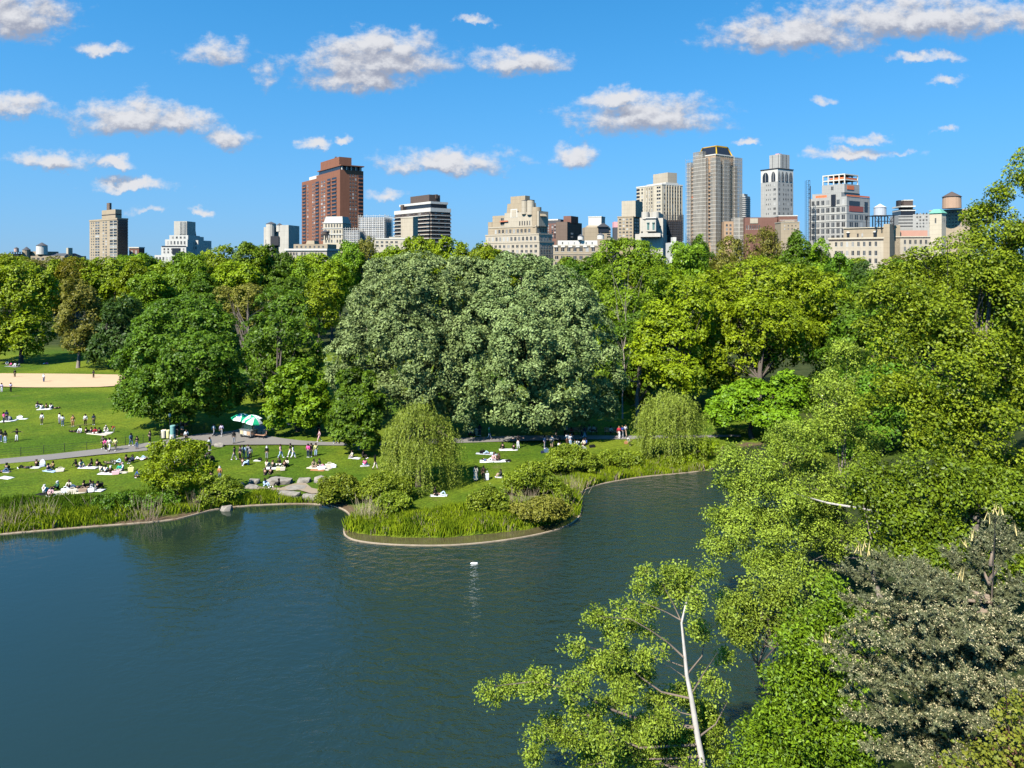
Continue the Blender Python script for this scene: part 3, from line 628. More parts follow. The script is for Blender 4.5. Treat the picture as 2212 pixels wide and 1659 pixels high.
def white_birch():
    D = 30.0; bx, by, bz = bank(1516, D); root = tag(empty('birch_tree', (bx, by, bz)), 'slim birch with thin white trunk and airy yellow-green leaves, low over the water', 'tree')
    def T(c, dy=0.0):
        v = K1(*c); return P(v[0], v[1], D + dy) - np.array((bx, by, bz))
    b = MB(); base = np.array((0., 0., -.3))
    tr = [base, base * 0 + (T((1420, 1640)) * .5), T((1420, 1600)), T((1395, 1480)), T((1375, 1350)), T((1355, 1230)), T((1330, 1110)), T((1320, 1000)), T((1300, 800)), T((1325, 690)), T((1360, 590)), T((1375, 520))]
    b.tube(tr, [.17, .155, .14, .13, .125, .105, .085, .075, .05, .035, .022, .01], 8)
    br = MB()
    runs = [([(1300, 800), (1250, 690), (1205, 610), (1180, 540)], .03, 0), ([(1322, 1015), (1220, 920), (1120, 850), (1000, 780), (800, 765)], .045, -.8), ([(1360, 1250), (1180, 1210), (1040, 1110), (950, 1000), (740, 940)], .05, .6),
            ([(1385, 1420), (1100, 1390), (850, 1300), (740, 1240), (640, 1190), (420, 1150), (200, 1175)], .075, -1.2), ([(1400, 1520), (1050, 1540), (900, 1470), (560, 1450), (430, 1540)], .06, .8), ([(1330, 1110), (1420, 1000), (1440, 880), (1430, 760)], .04, .5),
            ([(1355, 1230), (1400, 1150), (1430, 1100), (1510, 980)], .045, -.6), ([(1310, 1060), (1200, 1020), (1110, 1010)], .025, .9), ([(1330, 1130), (1230, 1060), (1150, 1040)], .02, -.9), ([(1300, 790), (1210, 740), (1090, 690), (960, 650)], .03, -.4),
            ([(1395, 1480), (1500, 1400), (1580, 1250)], .05, .3), ([(1415, 1590), (1250, 1600), (1000, 1610), (740, 1640)], .06, -.5), ([(1375, 1350), (1290, 1330), (1200, 1250)], .03, .4)]
    for pts, r, dy in runs:
        q = [T(p, dy * i / (len(pts) - 1)) for i, p in enumerate(pts)]; br.tube(q, [r * (1 - .8 * i / (len(q) - 1)) for i in range(len(q))], 5)
    lobes = []
    for cx, cy, rx, ry in [(1090,500,60,40),(1250,495,100,42),(1330,510,60,40),(1075,590,80,45),(1180,600,60,45),(960,730,110,40),(820,775,95,50),(880,850,70,40),(1000,800,110,50),(930,890,50,40),(1110,720,70,50),(1120,850,40,40),(1290,600,110,60),(1390,670,50,80),(1410,860,80,90),(1190,980,36,60),(1470,500,60,26),
        (700,940,75,22),(940,975,110,55),(1070,1000,80,60),(800,1040,90,50),(480,1140,170,52),(290,1170,90,50),(200,1230,40,40),(660,1150,140,66),(900,1100,130,70),(1080,1110,70,60),(1290,1210,120,80),(1140,1250,110,60),(900,1270,120,50),(640,1260,60,40),
        (760,1350,110,60),(540,1400,110,50),(430,1460,60,40),(430,1580,60,55),(880,1440,170,66),(620,1470,90,50),(1130,1380,150,90),(960,1560,220,70),(1280,1500,160,110),(1460,1350,110,150),(1500,1150,70,90),(1500,1550,130,120),(760,1640,130,40),(1200,1640,220,70),(1560,1000,60,80),(1020,1420,140,70),(760,1540,120,60),(1180,1540,150,80),(1420,1480,120,100),(980,1200,90,60),(160,1200,50,40),(1380,1290,80,80),(1550,760,60,60),(1520,640,50,30)]:
        c = T((cx, cy), rng.normal() * .9); s = .3668 * D / F; lobes.append((c[0], c[1], c[2], rx * s, max(rx, ry) * s * .8, ry * s * .8))
    me, C = crown_mesh(lobes, 4000, 19, .36, .112, mat='birch', cam_bias=.1, core=.5, flat=.8, sub=5, subr=.5, spread=.9, up=.35, droop=.75, low=-1, rmin=.4, lobe_gaps=.12, W=.5)
    link('crown', me, root)
    for j in range(0, len(C), 5):
        e = C[j]; l = np.array(lobes); c = l[np.argmin(np.linalg.norm(l[:, :3] - e, axis=1)), :3]; br.tube([c, (c + e) / 2 + (0, 0, .05), e], [.012, .009, .004], 4)
    b.add(br.v, br.f, 1, True); b.build('trunk', [WBARK, plain('birch_twig', (0.17, 0.13, 0.095), .85, .3, 4.)], root)
white_birch()

def pine():
    D = 21.0; bx, by, bz = bank(2090, D); root = tag(empty('pine_tree', (bx, by, bz)), 'blue-grey pine dotted with cream pollen cones, nearest to the terrace', 'tree')
    def T(x, y, dy=0.): return P(x, y, D + dy) - np.array((bx, by, bz))
    s = D / F; pos, al, nr, rn, ln, wd = [], [], [], [], [], []
    wood = MB(); top = T(2150, 1120); wood.tube([(0, 0, -.5), top * .4 + (.1, 0, 0), top * .7 + (.1, .1, 0), top], [.22, .14, .045, .012], 8)
    tips = [(1790,1400,0),(1830,1450,-1),(1865,1195,1),(1900,1230,0),(1840,1240,1.),(1960,1270,-1),(2050,1260,0),(2110,1240,1),(2150,1130,1),(2190,1160,1),(2105,1170,1),(2200,1260,0),(1890,1300,-1),(1990,1330,-2),(2080,1330,-1),(2170,1340,-1),(2240,1330,0),(1920,1390,-2),(2020,1400,-2.5),(2120,1410,-2),(2210,1420,-1),(1880,1480,-1.5),(1960,1470,-2.5),(2060,1480,-3),(2160,1490,-2.5),(2230,1510,-1),
        (1850,1550,-1),(1930,1550,-2),(2020,1560,-3),(2110,1570,-3),(1880,1620,-1.5),(1970,1640,-2),(2060,1640,-2.5),(1940,1330,0),(2220,1600,-2),(2150,1640,-2),(1840,1300,1),(2050,1200,2),(1980,1220,2),(2000,1510,-1),(1900,1440,0),(2110,1300,1),(1800,1620,0),(1845,1500,0),(2180,1560,-2.5),(2080,1400,-1)]
    tips += [(1830 + 400 * rng.random(), 1290 + 370 * rng.random(), -2.5 * rng.random()) for _ in range(26)]
    tips = [t for t in tips if t[0] > 1870 or t[1] < 1560]
    for tx, ty, dy in tips:
        e = T(tx, ty, dy); z0 = max(e[2] - .9, .5); f = min(z0 / top[2], 1); st = np.array((top[0] * f * .9, top[1] * f, z0)); mid = (st + e) / 2 + (0, 0, -.15)
        wood.tube([st, mid, e], [.06, .035, .012], 5)
        for j in range(84):           # twigs along the outer half of each bough
            t = .35 + .68 * rng.random(); q = (1 - t) ** 2 * st + 2 * t * (1 - t) * mid + t * t * e
            d = unit(rng.normal(size=3) * np.array((1, 1, .5)) + (e - st) / np.linalg.norm(e - st) * .7 + np.array((0, -.2, .45))); L = .24 + .34 * rng.random(); tip = q + d * L
            k = 50; u = rng.random(k); p = q + (tip - q) * u[:, None]
            a = unit(d * .55 + rng.normal(size=(k, 3)) * .62); pos.append(p + a * .045); al.append(a); nr.append(unit(rng.normal(size=(k, 3)) + (0, -.3, .5))); rn.append(np.clip(.45 * rng.random() + .44 * rng.random(k), 0, .88)); ln.append(np.full(k, .125)); wd.append(np.full(k, .024))
            cone = max(0, int((12 if ty > 1290 else 4) * rng.random()))
            if cone:
                pos.append(q + (tip - q) * (.6 + .45 * rng.random((cone, 1))) + rng.normal(size=(cone, 3)) * .035); al.append(unit(d + rng.normal(size=(cone, 3)) * .5)); nr.append(unit(rng.normal(size=(cone, 3)) * .5 + (-.2, -.5, .6))); rn.append(np.full(cone, .97)); ln.append(np.full(cone, .058)); wd.append(np.full(cone, .032))
    for tx, ty in [(2130,1128),(2150,1110),(2165,1112),(2100,1165),(2085,1180),(2195,1150),(1868,1188),(1855,1196),(1878,1196),(2040,1250),(1790,1385),(1782,1392),(1850,1365),(1960,1640),(2075,1250)]:
        e = T(tx, ty, .6)
        for j in range(3): wood.tube([e + rng.normal(size=3) * .05, e + (rng.normal() * .07, 0, .30 + .1 * rng.random())], [.014, .008], 4, mi=1)
    pos, al, nr, rn, ln, wd = map(np.concatenate, (pos, al, nr, rn, ln, wd))
    V, Fc = leaf_quads(pos, nr, ln, wd, along=al, curl=0.0)
    link('crown', mesh_np('crown', V, Fc, MATS['conifer'], {'rnd': np.repeat(rn, 4)}), root)
    wood.build('trunk', [plain('pine_bark', (0.22, 0.165, 0.115), .9, .3, 5.), plain('pine_candle', (0.50, 0.40, 0.16), .8)], root)
pine()
vtree('vine_tangle', 'tangle of yellow-leaved vines on reddish stems in front of the pine', 'vine', bank(2190, 17), [
 (2190,1600,60,50,0),(2130,1640,70,40,0),(2210,1540,40,50,0),(2060,1680,60,40,0),(2230,1660,60,50,0)], .05, 240, 15, .3, .085, cat='vine', depth=17, W=.85, k=60, core=.5, spread=.9, bark=plain('vine_stem', (0.17, 0.10, 0.075), .9, .3, 5.))

# ------------------------------------------------------------------ bushes along the shore
def bush(label, kind, base, lobes, n=260, L=.22, cr=.42, name='bush', per=20, **kw):
    return vtree(name, label, kind, base, [l + (0,) if len(l) == 4 else l for l in lobes], .06, n, per, cr, L, cat='bush', group='bushes along the pond shore', low=-.35, k=14, spread=.8, core=.2, **kw)
vtree('young_tree', 'small bright yellow-green tree with pale stem on the left shore', 'lime', (383, 1077), [
 (385,985,52,36,0),(345,1010,34,24,0),(430,1010,36,26,0),(385,1025,56,24,-.5),(340,975,22,20,0),(360,1045,30,14,0),(420,1045,40,16,0),(370,960,24,16,0),(425,975,26,22,0),(330,1030,20,14,0)], .13, 640, 22, .42, .24, lobe_gaps=.14, k=30, bark=GBARK, spread=.8, core=.3, rmin=.6)
bush('dark leafy bush right of the small yellow-green tree', 'shrub', (478, 1078), [(470,1048,42,24),(500,1058,28,18),(440,1058,28,18),(470,1066,46,14)], 300)
bush('low dark leafy clump under the big picnic group', 'mid', (255, 1098), [(255,1078,36,14),(225,1084,26,11),(290,1084,26,11)], 180)
bush('low dark clump left of the small yellow-green tree', 'mid', (345, 1092), [(335,1078,32,13),(365,1080,26,11)], 150)
bush('rounded dense bush right of the flat rocks', 'shrub', (735, 1080), [(735,1050,42,30),(712,1064,28,20),(762,1062,26,22)], 400)
bush('wide bush in front of the nearer willow', 'shrub', (832, 1080), [(832,1048,50,27),(800,1060,30,24),(868,1058,28,24),(820,1034,28,16)], 460)
bush('round bush at the waterline, lowest of the three before the willow', 'shrub', (850, 1106), [(850,1082,37,24),(825,1090,22,16),(874,1092,20,15)], 300)
bush('tall rounded bush on the point, behind the others', 'shrub', (1142, 1066), [(1142,1032,46,32),(1110,1046,30,24),(1175,1046,30,24),(1150,1012,26,18)], 480)
bush('pale-tipped round bush on the point nearest the lawn', 'shrub', (1058, 1108), [(1050,1078,34,26),(1030,1090,24,17),(1076,1088,24,20)], 340)
bush('brownish twiggy bush at the tip of the point', 'olive', (1180, 1122), [(1175,1095,44,26),(1140,1102,30,20),(1205,1100,28,22)], 300)
bush('small upright dark bush by the reeds on the point', 'shrub', (1222, 1092), [(1222,1070,18,24),(1218,1085,20,12)], 130)
bush('broad dense bush where the lawn meets the right shore', 'shrub', (1225, 1020), [(1225,992,44,24),(1195,1002,32,20),(1262,998,36,22),(1240,976,26,14),(1220,968,16,8)], 460)
bush('spreading bush with pale leaf tips left of the far willow', 'shrub', (1330, 1008), [(1330,988,40,18),(1300,996,30,15),(1365,990,28,14)], 320)
bush('yellow flecked low bush at the foot of the far willow', 'lime', (1476, 996), [(1478,985,22,12),(1500,990,24,10),(1530,962,26,14)], 130)

# ------------------------------------------------------------------ tall grass and dry reeds at the water
def in_v(poly, n):
    p = np.array([G(x, y, WZ if y > 1085 else 0)[:2] for x, y in poly]); lo, hi = p.min(0), p.max(0); out = []
    while sum(map(len, out)) < n:
        q = lo + (hi - lo) * rng.random((n * 2, 2)); out.append(q[inside(p, q[:, 0], q[:, 1])])
    return np.concatenate(out)[:n]
def blades(xy, h, wd, lean=.35):
    n = len(xy); z = height(xy[:, 0], xy[:, 1]); hh = h * (.6 + .8 * rng.random(n))
    a = rng.random(n) * 2 * np.pi; d = np.stack([np.cos(a), np.sin(a), 0 * a], 1); s = np.stack([-np.sin(a + .8), np.cos(a + .8), 0 * a], 1) * (wd * (.7 + .6 * rng.random(n)))[:, None]
    b = np.column_stack([xy, z - .03]); ln = (lean * rng.random(n) * hh)[:, None]; up = np.array((0, 0, 1.))
    mid = b + d * ln * .35 + up * (hh * .6)[:, None]; tip = b + d * ln + up * hh[:, None]
    return np.stack([b - s, b + s, mid + s * .8, tip], 1).reshape(-1, 4, 3), np.stack([b - s, mid - s * .8, mid + s * .8, tip], 1).reshape(-1, 4, 3)
def grass(name, polys, mat, h, wd, label, tuft=.0, lean=.4):
    pts = []
    for poly, n in polys:
        c = in_v(poly, n if not tuft else n // 14)
        if tuft: c = np.repeat(c, 14, 0) + rng.normal(size=(len(c) * 14, 2)) * tuft
        pts.append(c)
    xy = np.concatenate(pts); ok = ~inside(POND, xy[:, 0], xy[:, 1]) & ~((inside(SHELF, xy[:, 0], xy[:, 1])))
    xy = xy[ok]; hv = h * (.55 + .9 * (np.sin(xy[:, 0] * .9) * np.sin(xy[:, 1] * 1.3 + 1) * .5 + .5))
    A, B = blades(xy, hv, wd, lean); V = np.concatenate([A, B]).reshape(-1, 3); n = len(A)
    r = np.clip(.5 * (np.sin(xy[:, 0] * 1.7 + 2) * np.sin(xy[:, 1] * 1.1) * .5 + .5) + .5 * rng.random(n), 0, 1)
    o = link(name, mesh_np(name, V, np.arange(len(V)).reshape(-1, 4), MATS[mat], {'rnd': np.tile(np.repeat(r, 4), 2)})); return tag(o, label, 'grass', kind='stuff')
Z1 = [(-60,1158),(0,1153),(200,1137),(420,1108),(500,1093),(640,1087),(700,1087),(690,1076),(560,1068),(460,1078),(300,1102),(100,1120),(-60,1128)]
Z2 = [(-60,1128),(100,1120),(300,1102),(460,1080),(430,1064),(200,1074),(0,1092),(-60,1098)]
Z3 = [(748,1148),(790,1153),(860,1159),(960,1160),(1060,1151),(1140,1142),(1200,1128),(1250,1113),(1252,1070),(1200,1085),(1120,1100),(1000,1112),(880,1120),(800,1110),(764,1112)]
Z4 = [(1235,1112),(1254,1095),(1256,1060),(1300,1043),(1380,1029),(1460,1022),(1545,1008),(1553,980),(1530,958),(1510,985),(1400,1004),(1330,1010),(1250,1028),(1200,1060),(1215,1090)]
grass('shore_grass', [(Z1, 17000), (Z3, 19000), ([(500,1085),(560,1070),(690,1078),(700,1088),(640,1088),(540,1091)], 1300), (Z4, 22000)], 'grass', .62, .028, 'tall bright green grass along the water', .28)
grass('meadow_grass', [(Z2, 14000), (Z3, 9000), (Z1, 6000)], 'grassdeep', .5, .03, 'deep green rank grass behind the shore', .3)
grass('dry_grass', [(Z3, 1500), (Z4, 2600), ([(1240,1075),(1256,1060),(1300,1043),(1380,1031),(1540,1012),(1540,1006),(1380,1024),(1260,1046)], 2600), (Z1, 900)], 'reed', .55, .022, 'straw coloured dry grass among the green', .22)
def reed(x, y, w, h, n, label):
    n = int(n * .7); h *= .9
    c = G(x, y, -.2); s = c[1] / F; xy = np.column_stack([rng.normal(size=n) * w * s * .35, rng.normal(size=n) * w * s * .25])
    bz = gz(c[0], c[1]); hh = h * s * (.55 + .6 * rng.random(n)); d = np.column_stack([xy[:, 0] * .5 + rng.normal(size=n) * .22 * hh, xy[:, 1] * .4 + rng.normal(size=n) * .15 * hh, hh])
    b = np.column_stack([xy, np.zeros(n) - .05]); mb = MB()
    V, Fc = [], []
    for p, q in zip(b, d): mb.tube([p, p + q * .55 + (0, 0, .04), p + q], [.014, .011, .005], 3, smooth=False)
    o = mb.build('dry_reed_clump', MATS['reed']); o.location = (c[0], c[1], bz); me = o.data
    at = me.attributes.new('rnd', 'FLOAT', 'POINT'); at.data.foreach_set('value', np.repeat(rng.random(n), 9).astype(np.float32))
    tag(o, label, 'reeds', 'dry reed clumps on the shore')
for a in [(10,1140,50,60,70,'dry reed clump by the left photo edge with yellow flowers'),(85,1118,44,46,45,'straight pale reed clump below the big picnic group, first from the left edge'),(112,1125,22,48,22,'sparse tall reeds beside the clump below picnic'),(205,1100,34,36,34,'fan of pale reeds right of the low dark clump'),
          (318,1118,46,56,80,'bushy dry reed clump under the small yellow-green tree, to its left'),(430,1096,50,52,60,'splayed pale reeds right of the small yellow-green tree'),(795,1126,36,54,110,'dense straw-coloured reeds at the inner corner of the point'),
          (1105,1100,50,40,130,'wide tan reed bed between the two bushes on the point'),(1150,1096,40,40,100,'pinkish tan reeds before the brownish bush'),(1218,1100,26,44,60,'reeds at the tip of the point'),(1240,1062,30,40,90,'pale reeds at the bend of the shore')]: reed(*a)

# ------------------------------------------------------------------ rocks
ROCKM = plain('rock', (0.235, 0.208, 0.168), .95, .65, 1.9)
def rock(vx, vy, wv, hv, label, depth=.7, z=None, flat=.45, seed=0, base=None):
    c = G(vx, vy, 0); s = c[1] / F; bm = bmesh.new(); bmesh.ops.create_icosphere(bm, subdivisions=3, radius=1)
    r = np.random.default_rng(seed); ph = r.random(9) * 6
    for v in bm.verts:
        p = v.co; k = 1 + .16 * math.sin(p.x * 3.1 + ph[0]) * math.sin(p.y * 2.7 + ph[1]) + .12 * math.sin(p.z * 4 + ph[2] + p.x * 2) + .06 * math.sin(9 * p.x + ph[3]) * math.sin(8 * p.y + ph[4]) + .05 * r.random()
        q = p * k; q.z = min(q.z, flat + .08 * math.sin(4 * p.x + ph[5]) + .05 * r.random()); q.x = max(-.86, min(.86, q.x)) ; v.co = (q.x * wv * s * .58, q.y * wv * s * .5 * depth, (q.z + .25) / (flat + .25) * hv * s)
    me = bpy.data.meshes.new('rock'); bm.to_mesh(me); bm.free(); me.materials.append(ROCKM)
    o = link('rock', me); y = c[1] + wv * s * .25 * depth; o.location = (c[0], y, gz(c[0], y) - .12); return tag(o, label, 'rock', 'rocks on the lawn by the pond')
def r7(cx, cy, w, h, label, **kw): v = C7(cx, cy); rock(v[0], v[1], w * .114, h * .10, label, **kw)
r7(268, 1365, 115, 105, 'small upright boulder, leftmost of the rocks by the pond', seed=1, flat=.8)
r7(480, 1325, 215, 108, 'pale hump-backed boulder left of the seated pair in black', seed=2, flat=.6)
r7(900, 1335, 500, 120, 'long flat grey slab with two people in black on its left end', seed=3, depth=.5)
r7(440, 1405, 260, 55, 'thin flat rock below the hump-backed boulder', seed=4)
r7(1010, 1525, 620, 115, 'long dark ledge nearest the water below the seated pair', seed=5, depth=.35)
r7(1500, 1545, 370, 110, 'pale block ledge right of the long dark ledge', seed=6, depth=.4)
r7(1345, 1310, 260, 100, 'brown boulder on the grass left of the whitish one', seed=7, flat=.6)
r7(1640, 1310, 235, 130, 'whitish lichen-covered boulder by the dense bush', seed=8, flat=.7)
r7(650, 1450, 170, 60, 'flat stone under the person in pale blue', seed=9)
r7(1190, 1420, 380, 45, 'low sandy flat stone behind the dark ledge', seed=10)
rock(487, 1092, 26, 18, 'grey rock at the waterline below the dark bush', seed=11, flat=.7)
rock(472.5, 965, 19, 9, 'lone dark rock at the edge of the path', seed=12, flat=.8)
# ------------------------------------------------------------------ buildings along the avenue
def glass_mat():
    m = bpy.data.materials.new('window_glass'); m.use_nodes = True; t = NT(m.node_tree); b = t.n['Principled BSDF']
    oi = t.node('ShaderNodeObjectInfo'); r = oi.outputs['Random']
    c = t.ramp(r, [(0, (0.012, 0.014, 0.018)), (.5, (0.03, 0.034, 0.04)), (.68, (0.06, 0.068, 0.075)), (.84, (0.20, 0.195, 0.18)), (.93, (0.36, 0.35, 0.32))])
    t.put(b.inputs['Base Color'], c); b.inputs['Roughness'].default_value = .25; b.inputs['Specular IOR Level'].default_value = .25; return m
GLASS = glass_mat()
DGLASS = plain('dark_glass', (0.018, 0.02, 0.026), .2, spec=.4)
def wall_mat(name, col, course=3.1, joint=.16, var=.16):
    """masonry: mottled colour, faint floor courses and rain streaks"""
    m = bpy.data.materials.new(name); m.use_nodes = True; t = NT(m.node_tree); b = t.n['Principled BSDF']
    pos = t.node('ShaderNodeNewGeometry').outputs['Position']; sp = t.node('ShaderNodeSeparateXYZ', {0: pos})
    n = t.noise(pos, .16, 5, .65); st = t.noise(t.v('MULTIPLY', pos, (1, 1, .06)), .9, 4, .6)
    fr = t.m('FRACT', t.m('DIVIDE', sp.outputs[2], course)); ln = t.m('LESS_THAN', fr, .07)
    k = t.m('MULTIPLY', t.m('MULTIPLY_ADD', n, 2 * var, 1 - var), t.m('MULTIPLY_ADD', st, .36, .82)); k = t.m('MULTIPLY', k, t.m('MULTIPLY_ADD', ln, -joint, 1.0))
    v = t.v('SCALE', tuple(col)); t.put(v.node.inputs['Scale'], k); t.put(b.inputs['Base Color'], v); b.inputs['Roughness'].default_value = .9; b.inputs['Specular IOR Level'].default_value = .2
    MATS[name] = m; return m
TAN = wall_mat('tan_masonry', (0.32, 0.255, 0.17)); BEIGE = wall_mat('beige_limestone', (0.38, 0.325, 0.24)); CREAM = wall_mat('cream_masonry', (0.45, 0.39, 0.285)); WHITE = wall_mat('white_stone', (0.49, 0.465, 0.405), joint=.06, var=.08)
BROWN = wall_mat('red_brown_brick', (0.20, 0.085, 0.05), joint=.1, var=.12); RED = wall_mat('red_brick', (0.17, 0.085, 0.062)); UMBER = wall_mat('umber_brick', (0.14, 0.10, 0.075)); GREY = wall_mat('grey_concrete', (0.31, 0.30, 0.27)); STONE = wall_mat('pale_stone', (0.42, 0.385, 0.32), joint=.1)
DARKM = plain('dark_metal', (0.025, 0.025, 0.028), .7); SOOT = plain('dark_brown_panel', (0.085, 0.062, 0.05), .85, .2, .3); WTRIM = plain('white_trim', (0.53, 0.50, 0.43), .8, .08, .4); COPPER = plain('green_copper', (0.12, 0.33, 0.235), .8, .2, .5)
SLATE = plain('roof_slate', (0.07, 0.07, 0.075), .85, .2, .5); YEL = plain('yellow_membrane', (0.50, 0.29, 0.02), .7, .12, .3); ORANGE = plain('orange_net', (0.62, 0.16, 0.06), .85, .2, .6); ROSE = plain('rose_panel', (0.62, 0.30, 0.30), .8, .05, .3)
def net_mat(name, col, a, sc):
    m = bpy.data.materials.new(name); m.use_nodes = True; t = NT(m.node_tree); b = t.n['Principled BSDF']
    pos = t.node('ShaderNodeNewGeometry').outputs['Position']; sp = t.node('ShaderNodeSeparateXYZ', {0: pos})
    st = t.noise(t.v('MULTIPLY', pos, (1, 1, .25)), .35, 5, .65)
    h = t.m('ADD', sp.outputs[0], t.m('MULTIPLY', sp.outputs[1], .8))
    gx = t.m('LESS_THAN', t.m('FRACT', t.m('DIVIDE', h, sc)), .13); gzz = t.m('LESS_THAN', t.m('FRACT', t.m('DIVIDE', sp.outputs[2], sc * .85)), .14); g = t.m('MAXIMUM', gx, gzz)
    k = t.m('MULTIPLY_ADD', st, .9, .55); v = t.v('SCALE', tuple(col)); t.put(v.node.inputs['Scale'], k); t.put(b.inputs['Base Color'], t.mix(t.m('MULTIPLY', g, .6), v, tuple(min(1, c * 1.7) for c in col)))
    b.inputs['Roughness'].default_value = .9; t.put(b.inputs['Alpha'], t.m('MAXIMUM', t.m('MULTIPLY', g, .9), t.m('MULTIPLY_ADD', st, .5, a))); MATS[name] = m; return m
NET = net_mat('grey_scaffold_net', (0.285, 0.26, 0.215), .30, 3.4); WNET = net_mat('white_scaffold_net', (0.42, 0.42, 0.42), .2, 2.6); BNET = net_mat('black_scaffold_net', (0.04, 0.04, 0.045), .5, 2.2)
def win_mesh(frame):
    b = MB(); b.box(-.5, -.05, 0, .5, .02, 1, 0)
    b.box(-.56, -.09, -.09, .56, .02, -.005, 1); b.box(-.03, -.075, .0, .03, -.052, 1, 1); return b.mesh('window', [GLASS, frame])
WIN = win_mesh(WTRIM); WIND = win_mesh(SOOT)
PANE = plain('greenish_pane', (0.09, 0.17, 0.15), .4)
ALLB = []
class Bld:
    def __init__(s, name, label, x0, xc, x1, D, phi=0., b=None, cat='building', group=None):
        s.D, s.phi = D, R(phi); Cx = (xc - XC) / F * D; t0, t1 = (x0 - XC) / F, (x1 - XC) / F; c, n = math.cos(s.phi), math.sin(s.phi)
        s.a = (Cx - t0 * D) / (c + t0 * n); s.b = b if b else (t1 * D - Cx) / (n - t1 * c)
        s.root = tag(empty(name, (Cx, D, 0), -s.phi), label, cat, group); s.w = []; ALLB.append(s)
    def z(s, y): return CH - (y - HZ) / F * s.D
    def mass(s, yt, yb=None, mat=BEIGE, f=(0, 1, 0, 1), part='wall', grow=0., tap=None):
        z1, z0 = s.z(yt), (0 if yb is None else s.z(yb)); x0, x1 = -s.a * (1 - f[0]) - grow, -s.a * (1 - f[1]) + grow; y0, y1 = f[2] * s.b - grow, f[3] * s.b + grow
        b = MB(); p = [(x0, y0), (x1, y0), (x1, y1), (x0, y1)]
        top = None
        if tap is not None: mx, my = (x0 + x1) / 2, (y0 + y1) / 2; top = [(mx + (x - mx) * tap[0], my + (y - my) * tap[1]) for x, y in p]
        b.prism(p, z0, z1, 0, top); return b.build(part, mat, s.root)
    def roof(s, y, f=(0, 1, 0, 1), mat=WTRIM, h=.9, part='parapet'):
        """parapet rim round a flat roof"""
        z = s.z(y); x0, x1, y0, y1 = -s.a * (1 - f[0]), -s.a * (1 - f[1]), f[2] * s.b, f[3] * s.b; b = MB(); g, t = .25, .45
        b.box(x0 - g, y0 - g, z - .2, x1 + g, y0 + t, z + h); b.box(x0 - g, y1 - t, z - .2, x1 + g, y1 + g, z + h); b.box(x0 - g, y0 + t, z - .2, x0 + t, y1 - t, z + h); b.box(x1 - t, y0 + t, z - .2, x1 + g, y1 - t, z + h)
        return b.build(part, mat, s.root)
    def wins(s, face, u0, u1, nc, yt, yb, nr, wf=.5, hf=.6, f=(0, 1, 0, 1), mesh=None, skip=0.):
        x0, x1, y0, y1 = -s.a * (1 - f[0]), -s.a * (1 - f[1]), f[2] * s.b, f[3] * s.b; zt, zb = s.z(yt), s.z(yb); dz = (zt - zb) / nr
        for r in range(nr):
            for c in range(nc):
                if skip and rng.random() < skip: continue
                u = u0 + (u1 - u0) * (c + .5) / nc; z = zt - (r + .5 + hf / 2) * dz
                if face == 'L': loc = (x0 + (x1 - x0) * u, y0, z); rz = 0; w = (x1 - x0) * (u1 - u0) / nc * wf
                else: loc = (x1, y0 + (y1 - y0) * u, z); rz = R(90); w = (y1 - y0) * (u1 - u0) / nc * wf
                s.w.append((loc, rz, w, dz * hf, mesh or WIN))
    def bands(s, face, u0, u1, yt, yb, nr, hf, mat, out=.0, th=None, part='balcony', f=(0, 1, 0, 1), at=.5, mats=None):
        """floor-by-floor horizontal pieces (ribbon glazing, balcony slabs), one part per floor"""
        x0, x1, y0, y1 = -s.a * (1 - f[0]), -s.a * (1 - f[1]), f[2] * s.b, f[3] * s.b; zt, zb = s.z(yt), s.z(yb); dz = (zt - zb) / nr
        for r in range(nr):
            za = zt - (r + at + hf / 2) * dz; zc = za + hf * dz; b = MB()
            if face == 'L': b.box(x0 + (x1 - x0) * u0, y0 - out, za, x0 + (x1 - x0) * u1, y0 + .05, zc)
            else: b.box(x1 - .05, y0 + (y1 - y0) * u0, za, x1 + out, y0 + (y1 - y0) * u1, zc)
            b.build(part, mat, s.root)
    def balc(s, face, u0, u1, yt, yb, nr, mat, f=(0, 1, 0, 1)):
        """recessed-looking balcony bays: recess shade painted as a flat dark box over a projecting parapet"""
        x0, x1, y0, y1 = -s.a * (1 - f[0]), -s.a * (1 - f[1]), f[2] * s.b, f[3] * s.b; zt, zb = s.z(yt), s.z(yb); dz = (zt - zb) / nr
        W = ((x1 - x0) if face == 'L' else (y1 - y0)) * (u1 - u0); b = MB()
        b.box(-W / 2, -.06, dz * .38, W / 2, .02, dz * .98, 1); b.box(-W / 2 - .1, -.9, 0, W / 2 + .1, -.75, dz * .36, 0); b.box(-W / 2 - .1, -.75, -.12, W / 2 + .1, .02, .1, 0)  # dark box lies on the wall face, its colour imitating the recess in shade
        b.box(-W / 2 - .1, -.75, .1, -W / 2 + .05, .02, dz * .36, 0); b.box(W / 2 - .05, -.75, .1, W / 2 + .1, .02, dz * .36, 0); me = b.mesh('balcony', [mat, DGLASS]); um = (u0 + u1) / 2
        for r in range(nr):
            z = zt - (r + 1) * dz
            if face == 'L': link('balcony', me, s.root, (x0 + (x1 - x0) * um, y0, z))
            else: link('balcony', me, s.root, (x1, y0 + (y1 - y0) * um, z), (0, 0, R(90)))
    def piece(s, part, mat): return MB(), part, mat
    def xy(s, u, v): return -s.a * (1 - u), v * s.b
    def cyl(s, u, v, r, yt, yb, mat, part='turret', cap=None, n=14, r1=None):
        x, y = s.xy(u, v); b = MB(); b.cyl(x, y, s.z(yb), s.z(yt), r, r1, n)
        if cap: b.cyl(x, y, s.z(yt), s.z(yt) + cap, r * 1.08, r * .1, n, 1)
        return b.build(part, [mat, SLATE], s.root)
